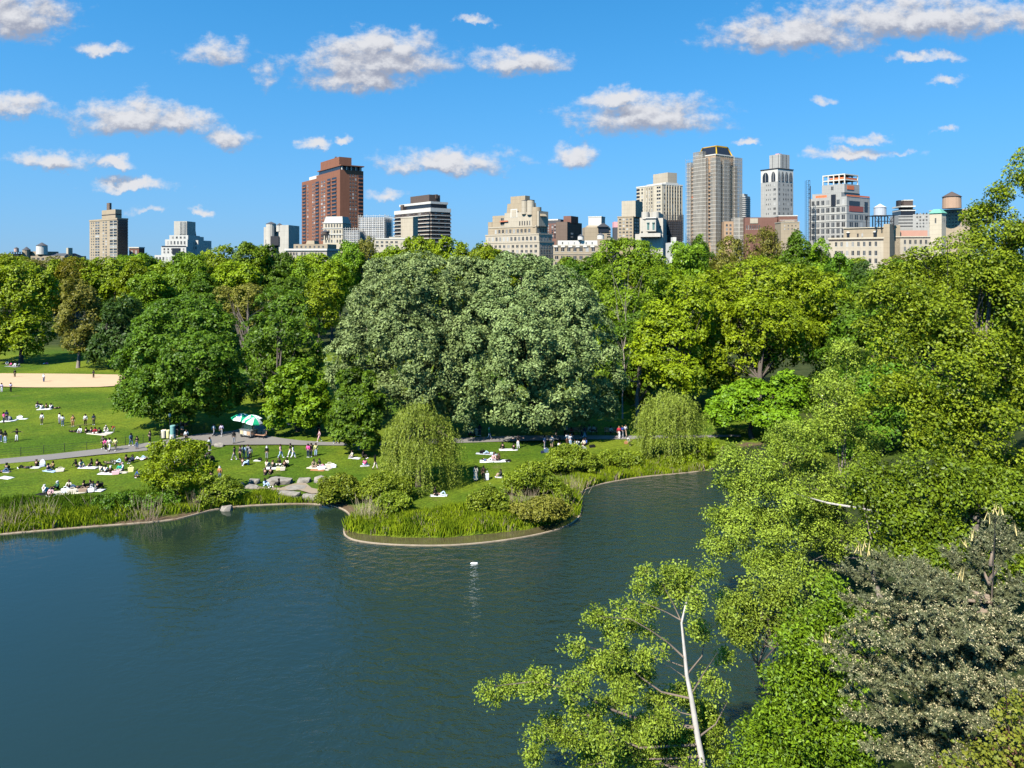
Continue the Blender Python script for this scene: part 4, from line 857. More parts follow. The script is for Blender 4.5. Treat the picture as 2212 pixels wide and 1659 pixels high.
    def frame(s, yt, yb, nx_, nz_, mat, f=(0, 1, 0, 1), r=.14, part='scaffold', out=.6):
        """scaffold of poles round the two faces towards the park"""
        x0, x1, y0, y1 = -s.a * (1 - f[0]) - out, -s.a * (1 - f[1]) + out, f[2] * s.b - out, f[3] * s.b + out; zt, zb = s.z(yt), s.z(yb); b = MB()
        for i in range(nx_ + 1):
            x = x0 + (x1 - x0) * i / nx_; b.box(x - r, y0 - r, zb, x + r, y0 + r, zt + rng.random() * 1.5)
            y = y0 + (y1 - y0) * i / nx_
            if i: b.box(x1 - r, y - r, zb, x1 + r, y + r, zt + rng.random() * 1.5)
        for j in range(nz_ + 1):
            z = zb + (zt - zb) * j / nz_; b.box(x0, y0 - r * 2.2, z - r, x1, y0 - r * 1.05, z + r); b.box(x1 + r * 1.05, y0, z - r, x1 + r * 2.2, y1, z + r)
        return b.build(part, mat, s.root)
    def done(s):
        s.w.sort(key=lambda q: -q[0][2]); 
        for loc, rz, w_, h, me in s.w[:95]: link('window', me, s.root, loc, (0, 0, rz), (w_, 1, h))
        if len(s.w) > 95:
            V, Fc, MI = [], [], []
            for loc, rz, w_, h, me in s.w[95:]:
                M = Matrix.Translation(loc) @ Matrix.Rotation(rz, 4, 'Z') @ Matrix.Diagonal((w_, 1, h, 1)); o = len(V)
                V += [tuple(M @ v.co) for v in me.vertices]; Fc += [[i + o for i in p.vertices] for p in me.polygons]; MI += [p.material_index for p in me.polygons]
            m2 = bpy.data.meshes.new('window_rows'); m2.from_pydata(V, [], Fc); m2.materials.append(GLASS); m2.materials.append(WTRIM); m2.polygons.foreach_set('material_index', MI); m2.update(); tag(link('window_rows', m2, s.root), kind='stuff')
def tank(label, x, yb, ymid, yt, wpx, D, mat, stand=DARKM, roofm=SLATE, swpx=None):
    X = (x - XC) / F * D; z = lambda y: CH - (y - HZ) / F * D; r = wpx / 2 / F * D; sr = (swpx or wpx * 1.1) / 2 / F * D
    o = tag(empty('water_tank', (X, D, z(yb))), label, 'water tank', 'rooftop water tanks'); h = z(ymid) - z(yb); H = z(yt) - z(yb)
    b = MB(); b.cyl(0, 0, h + .3, H - r * .35, r, r * .97, 18); tk = b.build('tank', mat, o); c = MB(); c.cyl(0, 0, H - r * .35, H + r * .3, r * 1.06, .1, 18); c.build('tank_roof', roofm, tk)
    if h > .6:
        st = MB(); q = .16 + .012 * sr
        for sx in (-1, -.33, .33, 1):
            for sy in (-1, 1): st.box(sx * sr * .9 - q, sy * sr * .8 - q, -2, sx * sr * .9 + q, sy * sr * .8 + q, h)
        st.box(-sr, -sr * .9, h, sr, sr * .9, h + .3)
        for sx in (-1, 1): st.tube([(sx * sr * .9, -sr * .8, h * .05), (sx * sr * .3, -sr * .8, h * .95)], q * .6, 4); st.tube([(sx * sr * .3, -sr * .8, h * .05), (sx * sr * .9, -sr * .8, h * .95)], q * .6, 4)
        st.box(-sr * .9, -sr * .8 - q * .6, h * .45, sr * .9, -sr * .8 + q * .6, h * .52); st.build('stand', stand, o)
# --- left edge
b = Bld('apartment_building', 'low tan rooftop block at the far left edge, half behind the crowns', -40, 22, 23, 420, 0, 20); b.mass(552, mat=TAN); b.mass(548, 553, TAN, (.55, .85, .2, .8), 'penthouse'); b.roof(552, mat=CREAM); b.wins('L', .5, 1, 4, 555, 580, 2)
b = Bld('apartment_building', 'tan low building with arched roof lights and slim chimney, beside the small tank', 46, 139, 141, 430, 0, 22); b.mass(553, mat=TAN); b.mass(543, 553, TAN, (0, .38, .1, .9), 'penthouse'); b.mass(547, 553, SLATE, (.55, .95, .1, .9), 'roof', tap=(.8, .4)); b.mass(535, 556, CREAM, (.885, .93, .3, .5), 'chimney'); b.cyl(.12, .0, 2.2, 540, 556, TAN, 'turret', cap=2); b.wins('L', .02, .98, 9, 555, 572, 2)
tank('big white eight-sided tank with dark pointed roof on the low tan building', 90.5, 551, 550.5, 527, 21.5, 432, WTRIM)
tank('small pinkish tank on a tall black stand, leftmost of the tanks', 35.5, 557, 545, 535, 9, 425, plain('pinkish_tank', (0.42, 0.30, 0.25), .8, .1, .5), swpx=18)
tank('low white drum at the far left on the tan rooftop', 20, 560, 559, 551, 10, 415, WTRIM)
b = Bld('apartment_tower', 'rounded tan tower with square top block and chimney, alone on the left skyline', 193.4, 253.4, 276, 470, 38)
b.mass(473.5, mat=TAN); b.mass(473.4, None, DGLASS, (1.0, 1.012, .02, .98), 'glass_side'); b.bands('R', .02, .98, 475, 566, 15, .12, UMBER, .45, part='spandrel', f=(0, 1.012, 0, 1)); b.mass(451, 473.5, TAN, (.40, .88, .15, .75), 'top_block'); b.mass(461, 463, DARKM, (.398, .882, .145, .755), 'vent_band'); b.mass(435, 451, UMBER, (.52, .62, .3, .5), 'chimney'); b.roof(473.5, mat=TAN)
b.wins('L', .04, .19, 2, 475, 566, 15, .42, .5); b.wins('L', .21, .38, 1, 475, 566, 15, .9, .6); b.wins('L', .47, .66, 2, 475, 566, 15, .55, .5); b.wins('L', .74, .99, 1, 475, 566, 15, .97, .68); b.done()
b = Bld('brick_tower', 'small brick turret with white arched windows right of the rounded tan tower', 279, 300, 301, 520, 0, 8); b.mass(535, mat=RED); b.mass(533.5, 536, WTRIM, (-.03, 1.03, -.05, 1.02), 'cornice'); b.wins('L', .08, .92, 2, 539, 554, 1, .5, .75); b.done()
b = Bld('apartment_building', 'white terraced building stepping up to a blank white top tower', 334, 400, 402, 440, 0, 26)
b.mass(551, mat=WHITE); b.mass(532.5, 551, WHITE, (.18, 1, .05, .95), 'terrace_storey'); b.mass(517, 532.5, WHITE, (.26, 1, .12, .9), 'terrace_storey'); b.mass(507.5, 517, WHITE, (.35, .97, .2, .85), 'terrace_storey'); b.mass(476.5, 507.5, STONE, (.45, .88, .28, .75), 'top_tower')
for i in range(5): b.mass(477.5, 505, WTRIM, (.64 + .045 * i, .66 + .045 * i, .26, .28), 'fin')
b.wins('L', .40, .92, 4, 509, 516, 1, .45, .6, (0, 1, .2, 1)); b.wins('L', .30, .96, 6, 519, 529, 1, .45, .7, (0, 1, .12, 1)); b.wins('L', .22, .98, 6, 535, 548, 2, .4, .6, (0, 1, .05, 1)); b.wins('L', .02, .98, 9, 553, 575, 2, .5, .6); b.mass(536, 549, DGLASS, (.55, .80, .03, .05), 'arched_window'); b.bands('L', .2, 1, 529, 535, 1, .35, DARKM, .2, part='railing', f=(0, 1, .05, 1)); b.done()
b = Bld('apartment_building', 'white lower wing with roof machinery right of the terraced white building', 398, 428, 430, 452, 0, 20); b.mass(519, mat=WHITE); b.mass(510.5, 519, WHITE, (.0, .62, .1, .8), 'penthouse'); b.mass(487, 511, DARKM, (-.02, .28, .3, .6), 'roof_machinery', tap=(.6, .6)); b.wins('L', .05, .95, 4, 521, 540, 2); b.wins('L', .1, .58, 2, 512, 518, 1, .5, .6, (0, 1, .1, 1)); b.done()
# --- brown brick tower and its neighbours
b = Bld('apartment_tower', 'tall red-brown brick tower with balcony columns, tallest on the left half', 652, 736, 785, 640, 54)
b.mass(372, mat=BROWN, f=(0, .42, 0, 1)); b.mass(366, mat=BROWN, f=(.42, 1, -.03, 1.0)); b.mass(357.5, 366, DGLASS, (.46, .98, .02, .96), 'penthouse'); b.mass(355.5, 357.6, BROWN, (.44, 1.02, -.02, 1.0), 'roof_slab'); b.mass(333.5, 357, BROWN, (.40, .86, .2, .75), 'top_block'); b.mass(326, 333.5, SOOT, (.62, .67, .4, .5), 'vent', tap=(.4, .4)); b.mass(364, 372, WTRIM, (.18, .42, .05, .8), 'penthouse')
for i in range(5): b.mass(357.6, 366, WTRIM, (.985, 1.0, .05 + .2 * i, .08 + .2 * i), 'post')
for u0, u1 in ((.02, .12), (.40, .49), (.70, .78), (.81, .92)): b.balc('L', u0, u1, 380, 520, 17, BROWN, (0, 1, 0 if u1 < .42 else -.03, 1))
b.balc('R', .78, .97, 376, 520, 17, BROWN); b.wins('L', .15, .19, 1, 380, 520, 17, .8, .5); b.wins('L', .29, .37, 2, 380, 520, 17, .6, .5); b.wins('L', .53, .66, 2, 380, 520, 17, .6, .5, (0, 1, -.03, 1)); b.wins('R', .36, .72, 3, 373, 520, 18, .5, .52); b.done()
b = Bld('apartment_building', 'cream tower with rounded mansard top in front of the red-brown tower', 698, 740, 744, 560, 12, 16); b.mass(481, mat=CREAM); b.mass(467, 481, STONE, (.01, .99, .03, .97), 'mansard_roof', tap=(.86, .75)); b.mass(480, 482, WTRIM, (-.02, 1.02, -.03, 1.02), 'cornice'); b.mass(492, 493.5, WTRIM, (-.02, 1.02, -.03, 1.02), 'cornice'); b.wins('L', .08, .95, 6, 482.5, 492, 1, .45, .75); b.wins('L', .08, .95, 6, 495, 526, 3, .5, .6); b.mass(505, 507, WTRIM, (-.02, 1.02, -.03, 1.02), 'cornice'); b.done()
tank('dark brown tank before the cream mansard tower', 703, 513, 507, 498, 15, 540, SOOT)
b = Bld('scaffolded_building', 'building wrapped in white netting right of the red-brown tower', 776, 829, 832, 540, 10, 18); b.mass(471, mat=STONE, f=(.03, .97, .1, .95)); b.mass(468, None, WNET, (.0, 1., .0, 1.), 'netting'); b.frame(466, 530, 12, 14, WTRIM, r=.1); b.wins('L', .1, .9, 7, 474, 515, 6, .5, .55, (.03, .97, .1, 1)); b.done()
b = Bld('scaffolded_building', 'lower netted wing left of the white netted building', 744, 775, 777, 532, 0, 12); b.mass(500, mat=STONE, f=(.04, .96, .1, .95)); b.mass(497, None, WNET, (0, 1, 0, 1), 'netting'); b.frame(494, 530, 8, 8, WTRIM, r=.1); b.done()
b = Bld('apartment_building', 'pale bare block with twin chimney turrets left of the red-brown tower', 567, 622, 626, 480, 8, 18); b.mass(490, mat=STONE, f=(.0, .38, .1, 1)); b.mass(490, mat=STONE, f=(.38, .62, .3, 1)); b.mass(486, mat=STONE, f=(.62, 1, .05, 1)); b.cyl(.24, .2, 3.4, 483, 545, STONE, 'turret', cap=1.6); b.cyl(.60, .15, 2.2, 486, 500, STONE, 'turret', cap=1.4); b.mass(510, 530, DARKM, (.32, .64, .0, .2), 'dark_drum'); b.wins('L', .05, .16, 1, 515, 530, 1, .6, .7, (0, 1, .1, 1)); b.wins('L', .42, .58, 2, 491, 508, 2, .3, .8, (0, 1, .3, 1)); b.done()
b = Bld('apartment_building', 'long pale building with white cornice below the red-brown tower', 617, 706, 711, 455, 6, 24); b.mass(541, mat=BEIGE); b.mass(537, 541.2, WTRIM, (-.015, 1.015, -.03, 1.02), 'cornice'); b.mass(527, 537, TAN, (.12, .95, .2, .9), 'penthouse'); b.mass(519, 529, TAN, (.38, .60, .3, .7), 'roof_house', tap=(.8, .8)); b.wins('L', .15, .9, 7, 529, 537, 1, .35, .6, (0, 1, .2, 1)); b.wins('L', .03, .97, 14, 543, 565, 2, .6, .6); b.done()
b = Bld('apartment_building', 'low cream block at the foot of the blank slab, left of the curved balcony tower', 806, 880, 882, 440, 0, 18); b.mass(516, mat=CREAM); b.mass(511.5, 516, CREAM, (.45, 1, .1, .9), 'penthouse'); b.roof(516, mat=WTRIM, h=.5); b.wins('L', .05, .75, 5, 519, 535, 2, .5, .5); b.done()
# --- curved balcony tower
b = Bld('apartment_tower', 'wide tower of white balcony bands with dark brown top block', 853, 930, 973, 560, 50)
b.mass(453, mat=SOOT); b.mass(448.5, 457, WHITE, (-.01, 1.01, -.02, 1.01), 'balcony_band'); b.mass(437, 449, DGLASS, (.12, .96, .08, .9), 'penthouse'); b.mass(434.5, 439.5, WHITE, (.10, .98, .05, .92), 'balcony_band'); b.mass(418, 436, SOOT, (.34, .86, .2, .75), 'top_block'); b.mass(417, 426, SOOT, (.80, .88, .5, .6), 'vent'); b.mass(436, 448, SOOT, (.18, .25, -.02, .1), 'flue')
for fc_ in 'LR': b.bands(fc_, .0, 1., 457, 540, 10, .16, WTRIM, 1.6, part='balcony_slab', at=.95)
for fc_ in 'LR': b.bands(fc_, .01, .99, 457, 540, 10, .26, SOOT, 1.45, part='balcony_front', at=.70)
b.wins('L', .02, .98, 9, 457, 520, 8, .6, .4, mesh=WIND); b.wins('R', .02, .98, 6, 457, 520, 8, .6, .4, mesh=WIND); b.done()
b = Bld('blank_slab_tower', 'blank tan slab without windows in front of the curved balcony tower', 866, 892, 903, 535, 35); b.mass(470, mat=BEIGE); b.roof(470, mat=BEIGE, h=.5); b.done()
# --- castle-like block
b = Bld('apartment_building', 'castle-like tan block stepping up in terraces to a square tower with chimneys', 1045, 1165, 1197, 450, 44)
b.mass(523, mat=BEIGE); b.mass(506, 523, BEIGE, (.02, .98, .05, .95), 'terrace_storey'); b.mass(488, 506, TAN, (.06, .92, .12, .88), 'terrace_storey'); b.mass(460, 488, TAN, (.11, .42, .2, .8), 'shoulder'); b.mass(455, 488, BEIGE, (.35, .95, .16, .8), 'upper_storey'); b.mass(434, 456, TAN, (.36, .78, .25, .7), 'upper_tower', tap=(.92, 1)); b.mass(418, 437, TAN, (.42, .68, .3, .62), 'top_block')
b.mass(454, 466, TAN, (.78, .98, .25, .6), 'buttress', tap=(.35, 1)); b.cyl(.70, .2, 2.2, 430, 460, BEIGE, 'chimney', cap=.6); b.cyl(.80, .22, 2.6, 430, 462, BEIGE, 'chimney', cap=.5); b.cyl(.88, .3, 3.2, 446, 490, TAN, 'turret'); b.cyl(.07, .3, 2.8, 474, 508, TAN, 'turret'); b.mass(472, 475, plain('clay_tile', (0.30, 0.10, 0.05), .85, .2, .5), (.26, .42, .1, .3), 'tile_roof', tap=(.8, .5))
for a_, q in (((.0, 1, 0, 1), 523), ((.02, .98, .05, .95), 506), ((.06, .92, .12, .88), 488)): b.roof(q, a_, BEIGE, .7)
b.mass(447, 466, WTRIM, (.46, .58, .155, .16), 'arched_panel'); b.mass(449, 465, BEIGE, (.475, .565, .15, .155), 'arched_panel_infill'); b.wins('L', .12, .9, 10, 490, 504, 1, .5, .6, (.06, .92, .12, 1)); b.wins('L', .04, .97, 13, 508, 521, 1, .5, .65, (.02, .98, .05, 1)); b.wins('R', .05, .95, 4, 490, 504, 1, .5, .6, (.06, .92, .12, .88)); b.wins('R', .05, .95, 4, 508, 521, 1, .5, .6, (.02, .98, .05, .95))
b.wins('L', .03, .98, 12, 526, 570, 4, .5, .55); b.wins('R', .05, .95, 5, 526, 570, 4, .45, .55); b.wins('L', .15, .38, 2, 464, 485, 2, .5, .6, (.11, 1, .2, 1)); b.wins('L', .42, .78, 5, 474, 485, 1, .4, .8, (.35, .95, .16, 1), mesh=WIND); b.done()
b = Bld('apartment_building', 'red-brick and brown block with a red cube on top, right of the castle-like block', 1172, 1226, 1257, 600, 28)
b.mass(482, mat=RED, f=(0, .55, 0, 1)); b.mass(479, mat=UMBER, f=(.55, 1, -.02, 1)); b.mass(465.5, 481, RED, (.72, 1.02, .2, .7), 'top_block'); b.mass(470, 488, SLATE, (-.25, .3, .7, 1.1), 'dark_wing'); b.mass(469, 472, WTRIM, (-.26, .2, .69, 1.11), 'roof_slab'); b.wins('L', .35, .55, 2, 484, 515, 8, .7, .7, mesh=WIND); b.wins('L', .06, .3, 2, 484, 515, 6, .4, .5); b.wins('R', .1, .5, 1, 500, 515, 2, .4, .5); b.done()
b = Bld('apartment_building', 'white windowless cube tower behind a low gabled tan roof', 1271, 1299, 1307, 620, 22); b.mass(468.5, mat=WHITE); b.roof(468.5, mat=WTRIM, h=.6); b.done()
b = Bld('apartment_building', 'tan building with dark gabled roof porch below the white cube', 1263, 1319, 1321, 500, 0, 18); b.mass(491, mat=TAN); b.mass(486, 491, TAN, (.1, .95, .1, .9), 'roof', tap=(.9, .1)); b.mass(482, 490, SLATE, (.48, .95, -.1, .4), 'gable_roof', tap=(.05, 1)); b.mass(490, 502, DGLASS, (.52, .92, -.03, .0), 'porch'); b.bands('L', .86, 1., 494, 514, 4, .5, DGLASS, .1, part='ribbon_window'); b.done()
b = Bld('apartment_building', 'long grey-brown building with white penthouse row right of the silvery tree', 1195, 1291, 1296, 425, 5, 22)
b.mass(532, mat=TAN); b.mass(529, 532.2, BEIGE, (-.01, 1.01, -.02, 1.02), 'cornice'); b.mass(519, 529, WTRIM, (.1, 1, .2, .9), 'penthouse'); b.mass(548, 549.5, BEIGE, (-.008, 1.008, -.015, 1.01), 'cornice'); b.wins('L', .14, .95, 6, 521, 528, 1, .2, .6, (0, 1, .2, 1)); b.wins('L', .01, .97, 7, 530.5, 547, 1, .52, .5); b.wins('L', .01, .97, 7, 549.5, 590, 3, .52, .5); b.mass(530, 534, WTRIM, (.01, .1, -.025, -.021), 'wall_panel')
for i in range(1, 6): b.mass(530, 534, WTRIM, (.01 + i * .165, .1 + i * .165, -.025, -.021), 'wall_panel')
b.done()
tank('small white octagonal tank house left above the long grey-brown building', 1254.5, 519.5, 519, 508, 13, 430, WTRIM); tank('small white octagonal tank house right above the long grey-brown building', 1297.5, 518, 517.5, 505, 15, 432, WTRIM)
b = Bld('apartment_building', 'sliver of a rose-coloured block left of the tan stepped building', 1326.5, 1335, 1336, 600, 0, 10); b.mass(479, 491, ROSE, part='rose_top'); b.mass(491, mat=SLATE); b.done()
# --- beige tower group
b = Bld('apartment_building', 'tan stepped building left below the beige striped tower', 1334, 1368, 1382, 520, 30); b.mass(468, mat=TAN); b.mass(433, 468, BEIGE, (.22, 1.1, .1, 1.2), 'blank_block'); b.roof(468, mat=TAN, h=.5); b.wins('L', .06, .95, 4, 470, 512, 6, .6, .5); b.wins('R', .1, .9, 2, 470, 512, 6, .6, .5); b.done()
b = Bld('apartment_tower', 'beige tower with vertical stripes of windows and a square top block', 1375, 1430, 1474.5, 600, 60)
b.mass(398.5, mat=CREAM); b.mass(393, 398.7, WTRIM, (.25, .99, .2, .8), 'roof_storey'); b.mass(371, 394, BEIGE, (.42, .98, .3, .75), 'top_block'); b.roof(398.5, mat=WTRIM, h=.9); b.bands('L', .0, .13, 400, 480, 10, .6, DGLASS, .06, part='corner_window'); b.wins('L', .19, .27, 1, 400, 480, 10, .7, .55); b.wins('L', .38, .66, 3, 400, 480, 10, .5, .65, mesh=WIND); b.wins('L', .80, .95, 1, 400, 480, 10, .95, .5); b.wins('R', .06, .96, 7, 400, 480, 10, .45, .6)
for i in range(4): b.mass(399, 480, CREAM, (.335 + .105 * i, .352 + .105 * i, -.025, -.0), 'pier')
for i in range(6): b.mass(399, 480, CREAM, (1.0, 1.02, .185 + .128 * i, .205 + .128 * i), 'pier')
b.done()
b = Bld('apartment_building', 'ornate white stone building with green arched windows on a small pavilion', 1372, 1432, 1445, 470, 18)
b.mass(505, mat=STONE, f=(0, 1.0, 0, 1)); b.mass(470, 505, STONE, (.16, .98, .1, .9), 'upper_storey'); b.mass(457, 470, STONE, (.22, .84, .15, .8), 'attic'); b.cyl(.33, .14, 2.7, 456, 472, STONE, 'arched_gable'); b.cyl(.70, .14, 2.7, 456, 472, STONE, 'arched_gable'); b.mass(471.5, 500, STONE, (.42, .78, -.12, .12), 'pavilion'); b.mass(470, 472, WTRIM, (.40, .80, -.14, .13), 'cornice')
for u in (.47, .66): b.mass(482, 496, PANE, (u, u + .07, -.125, -.12), 'arched_window'); b.cyl(u + .035, -.118, 1.0, 481, 483, PANE, 'arch_head')
b.wins('L', .2, .3, 1, 498, 512, 1, .6, .8); b.wins('L', .84, .96, 1, 486, 494, 1, .5, .7, (0, .98, .1, 1)); b.mass(504, 512, STONE, (.2, .95, -.15, 0), 'terrace'); b.done()
b = Bld('scaffolded_building', 'black netted scaffold frame left of the big scaffolded tower', 1440, 1474, 1476, 500, 0, 14); b.mass(475, mat=UMBER, f=(.05, .95, .1, .9)); b.mass(478, None, BNET, (0, 1, 0, 1), 'netting'); b.frame(466, 520, 9, 10, DARKM, r=.12); b.done()
b = Bld('apartment_building', 'little white penthouse peeping over the crowns under the scaffolded tower', 1448, 1478, 1480, 400, 0, 12); b.mass(524, mat=WTRIM); b.mass(512, 524, WTRIM, (.25, .5, .2, .6), 'roof_house'); b.wins('L', .1, .9, 4, 527, 537, 1, .3, .6); b.done()
# --- scaffolded tower with gold crown
b = Bld('scaffolded_tower', 'tall tower wrapped in grey scaffold nets under a yellow-edged glass crown', 1483, 1545, 1600, 500, 56)
b.mass(352, mat=wall_mat('orange_brick', (0.36, 0.235, 0.14)), f=(.06, .94, .06, .94)); b.mass(333, 352, MATS['orange_brick'], (.28, .98, .05, .75), 'upper_storey'); b.mass(331.5, 334, WTRIM, (.27, .99, .04, .76), 'cornice')
b.mass(313, 332, DGLASS, (.32, .96, .1, .7), 'glass_crown', tap=(.72, .72)); b.mass(311, 314, YEL, (.40, .88, .2, .6), 'crown_rim'); 
cr = MB()
def cpt(u, v, y): x_, y_ = b.xy(u, v); return (x_, y_, b.z(y))
for (u, v), (u2, v2) in (((.32, .1), (.41, .184)), ((.96, .1), (.87, .184)), ((.96, .7), (.87, .616))): cr.tube([cpt(u, v, 332), cpt(u2, v2, 312)], .55, 4)
cr.build('crown_rib', YEL, b.root)
for f_, yt in (((-.0, .16, 0, .12), 343), ((.30, .72, -.04, .1), 338), ((.28, .62, -.05, .08), 323), ((.86, 1.04, -.02, .16), 340), ((.9, 1.04, .72, 1.02), 335), ((.95, 1.03, .3, .52), 342)): b.mass(yt, None, NET, f_, 'netting')
b.balc('L', .17, .29, 350, 520, 20, MATS['orange_brick'], (0, 1, .055, 1)); b.balc('L', .74, .85, 370, 520, 18, MATS['orange_brick'], (0, 1, .055, 1)); b.balc('R', .2, .3, 350, 520, 20, MATS['orange_brick'], (0, .945, 0, 1)); b.bands('R', .55, .68, 352, 520, 20, .55, DGLASS, .06, part='ribbon_window', f=(0, .94, 0, 1)); b.bands('L', .17, .29, 418, 424, 1, .5, ORANGE, 1.1, part='debris_net', f=(0, 1, .055, 1)); b.frame(338, 530, 12, 22, GREY, (-.0, 1.0, .0, 1.), r=.07, out=.5); b.done()
b = Bld('apartment_tower', 'grey tower of balconies just visible behind the scaffolded tower', 1598, 1610, 1620.5, 680, 40); b.mass(423, mat=GREY); b.mass(418, 423, GREY, (0, .7, .1, .8), 'penthouse'); b.bands('L', 0, 1, 425, 480, 13, .4, DGLASS, .05, part='ribbon_window'); b.bands('R', 0.05, .95, 425, 480, 13, .5, DGLASS, .05, part='ribbon_window'); b.bands('R', 0, 1, 425, 480, 13, .12, WTRIM, .9, part='balcony_slab', at=.95); b.done()
b = Bld('scaffolded_building', 'low netted wing at the foot of the scaffolded tower, with orange-brown frame', 1562, 1608, 1611, 480, 8, 12); b.mass(478, mat=MATS['orange_brick'], f=(.05, .5, .1, .9)); b.mass(470, None, NET, (.5, 1, 0, 1), 'netting'); b.wins('L', .1, .45, 2, 482, 508, 3, .5, .6, (0, 1, .1, 1)); b.done()
# --- arched tower
b = Bld('arched_tower', 'grey stone tower with white arcaded crown storey and fluted grey top', 1643.5, 1680, 1713.5, 560, 58)
b.mass(391.5, mat=GREY); b.mass(364.5, 391.5, WHITE, (-.0, 1.0, .0, 1.0), 'arcade'); b.mass(331, 362, GREY, (.28, .92, .25, .85), 'top_block'); b.mass(362.5, 364.5, DARKM, (-.02, 1.02, -.02, 1.02), 'cornice'); b.mass(328, 331, ROSE, (.5, .7, .4, .6), 'roof_drum')
for u in (.45, .80): b.mass(332, 361, DARKM, (u, u + .02, .247, .25), 'slot')
for v in (.40, .62): b.mass(332, 361, DARKM, (.92, .922, v, v + .03), 'slot')
def arch(face, u0, u1, part='arched_window'):
    W = (b.a if face == 'L' else b.b) * (u1 - u0); H_ = b.z(370) - b.z(391); pts = [(-W / 2, 0), (W / 2, 0)] + [(W / 2 * math.cos(t) * (1 if True else 1), H_ * .45 + H_ * .55 * math.sin(t)) for t in np.linspace(0, math.pi, 11)]
    q = MB(); vs = [(x, -.3, z) for x, z in pts] + [(x, .1, z) for x, z in pts]; n = len(pts); q.add(vs, [tuple(range(n))] + [(i, n + i, n + (i + 1) % n, (i + 1) % n) for i in range(n)], 0)
    q.box(-.12, -.36, 0, .12, -.28, H_ * .95, 1); o = q.build(part, [DGLASS, WTRIM], b.root); um = (u0 + u1) / 2
    if face == 'L': o.location = (-b.a * (1 - um), 0, b.z(390.8))
    else: o.location = (0, b.b * um, b.z(390.8)); o.rotation_euler = (0, 0, R(90))
for u0, u1 in ((.12, .46), (.64, .86)): arch('L', u0, u1)
for u0, u1 in ((.04, .14), (.24, .38), (.48, .64), (.74, .92)): arch('R', u0, u1)
b.wins('L', .28, .62, 3, 393, 466, 7, .35, .35); b.wins('L', .72, .92, 1, 393, 466, 7, .62, .5); b.wins('R', .04, .16, 1, 393, 466, 7, .7, .5); b.wins('R', .3, .74, 3, 393, 466, 7, .4, .45); b.wins('R', .82, .94, 1, 393, 466, 7, .7, .55); b.done()
b = Bld('brick_building', 'low red-brick block with pale bands at the foot of the arched tower', 1609, 1722, 1731, 470, 8, 20); b.mass(469, mat=RED, f=(0, .62, 0, 1)); b.mass(466, mat=RED, f=(.64, 1, -.05, 1)); b.mass(465, 467, WTRIM, (.635, 1.005, -.055, 1.), 'parapet'); b.mass(471, 482, BEIGE, (.1, .25, -.02, .05), 'stair_house'); b.wins('L', .02, .3, 8, 484, 496, 1, .5, .7); b.mass(475, 476, WTRIM, (.66, .99, -.053, -.05), 'stone_band'); b.done()
b = Bld('apartment_building', 'small tan rooftop box in front of the low red-brick block', 1687, 1727, 1731, 440, 6, 14); b.mass(480, mat=TAN); b.mass(476, 480, TAN, (.3, .8, .2, .7), 'penthouse'); b.roof(480, mat=BEIGE, h=.4); b.wins('L', .1, .9, 4, 484, 498, 2, .3, .4); b.done()
# --- concrete building under construction
b = Bld('unfinished_building', 'pale concrete building under construction with open white frame and red nets on top', 1748, 1829, 1879, 480, 56)
b.mass(424, mat=GREY, f=(.0, 1., .0, 1.)); b.mass(413, 424, GREY, (.02, .80, .1, .9), 'upper_storey'); b.mass(394, 413, GREY, (.22, .82, .2, .85), 'upper_storey')
fr_ = MB(); x0_, y0_ = b.xy(.22, .22); x1_, y1_ = b.xy(.82, .8); za, zb_, zc_ = b.z(394), b.z(386), b.z(374)
for zz in (zb_, zc_): fr_.box(x0_, y0_, zz, x1_, y1_, zz + .8)
for i in range(5):
    for yy in (y0_, y1_ - .7): xx = x0_ + (x1_ - x0_ - .7) * i / 4; fr_.box(xx, yy, za, xx + .7, yy + .7, zb_); fr_.box(xx, yy, zb_ + .8, xx + .7, yy + .7, zc_)
fr_.build('open_frame', WTRIM, b.root); b.mass(379, 385, ORANGE, (.40, .80, .24, .78), 'debris_net'); b.mass(397, 406, ORANGE, (.825, .83, .3, .6), 'debris_net'); b.mass(418, 423, ORANGE, (.18, .48, -.005, .0), 'debris_net'); b.mass(420, 423.5, ORANGE, (1.001, 1.008, .0, .98), 'debris_net'); b.mass(444, 456, plain('red_plywood', (0.28, 0.075, 0.06), .8, .1, .5), (1.0, 1.006, .1, .7), 'loggia')
b.mass(433, 444, DGLASS, (1.0, 1.006, .1, .55), 'loggia_window'); b.mass(418, 444, DGLASS, (.60, .72, -.012, -.0), 'tall_window'); b.mass(433, 455, DGLASS, (1.0, 1.006, .76, .9), 'tall_window')
for zy in (443, 460, 476, 491): b.mass(zy - .6, zy + .6, WTRIM, (-.004, 1.004, -.012, 1.0), 'floor_band')
b.wins('L', .04, .98, 7, 428, 442, 1, .55, .75); b.wins('L', .04, .98, 7, 445, 459, 1, .6, .75); b.wins('L', .04, .98, 7, 461.5, 475, 1, .6, .78); b.wins('L', .04, .98, 7, 477.5, 520, 3, .6, .75); b.wins('R', .08, .95, 4, 461.5, 475, 1, .6, .78); b.wins('R', .08, .95, 4, 477.5, 520, 3, .6, .75); b.wins('L', .45, .55, 1, 397, 408, 1, .6, .8, (0, 1, .2, 1)); b.done()
X_, D_ = (1744.5 - XC) / F * 488, 488; zf = lambda y: CH - (y - HZ) / F * 488; hoist = MB()
for sx in (-1, 1):
    for sy in (-1, 1): hoist.box(sx * 1.2 - .09, sy * 1.2 - .09, 0, sx * 1.2 + .09, sy * 1.2 + .09, zf(390))
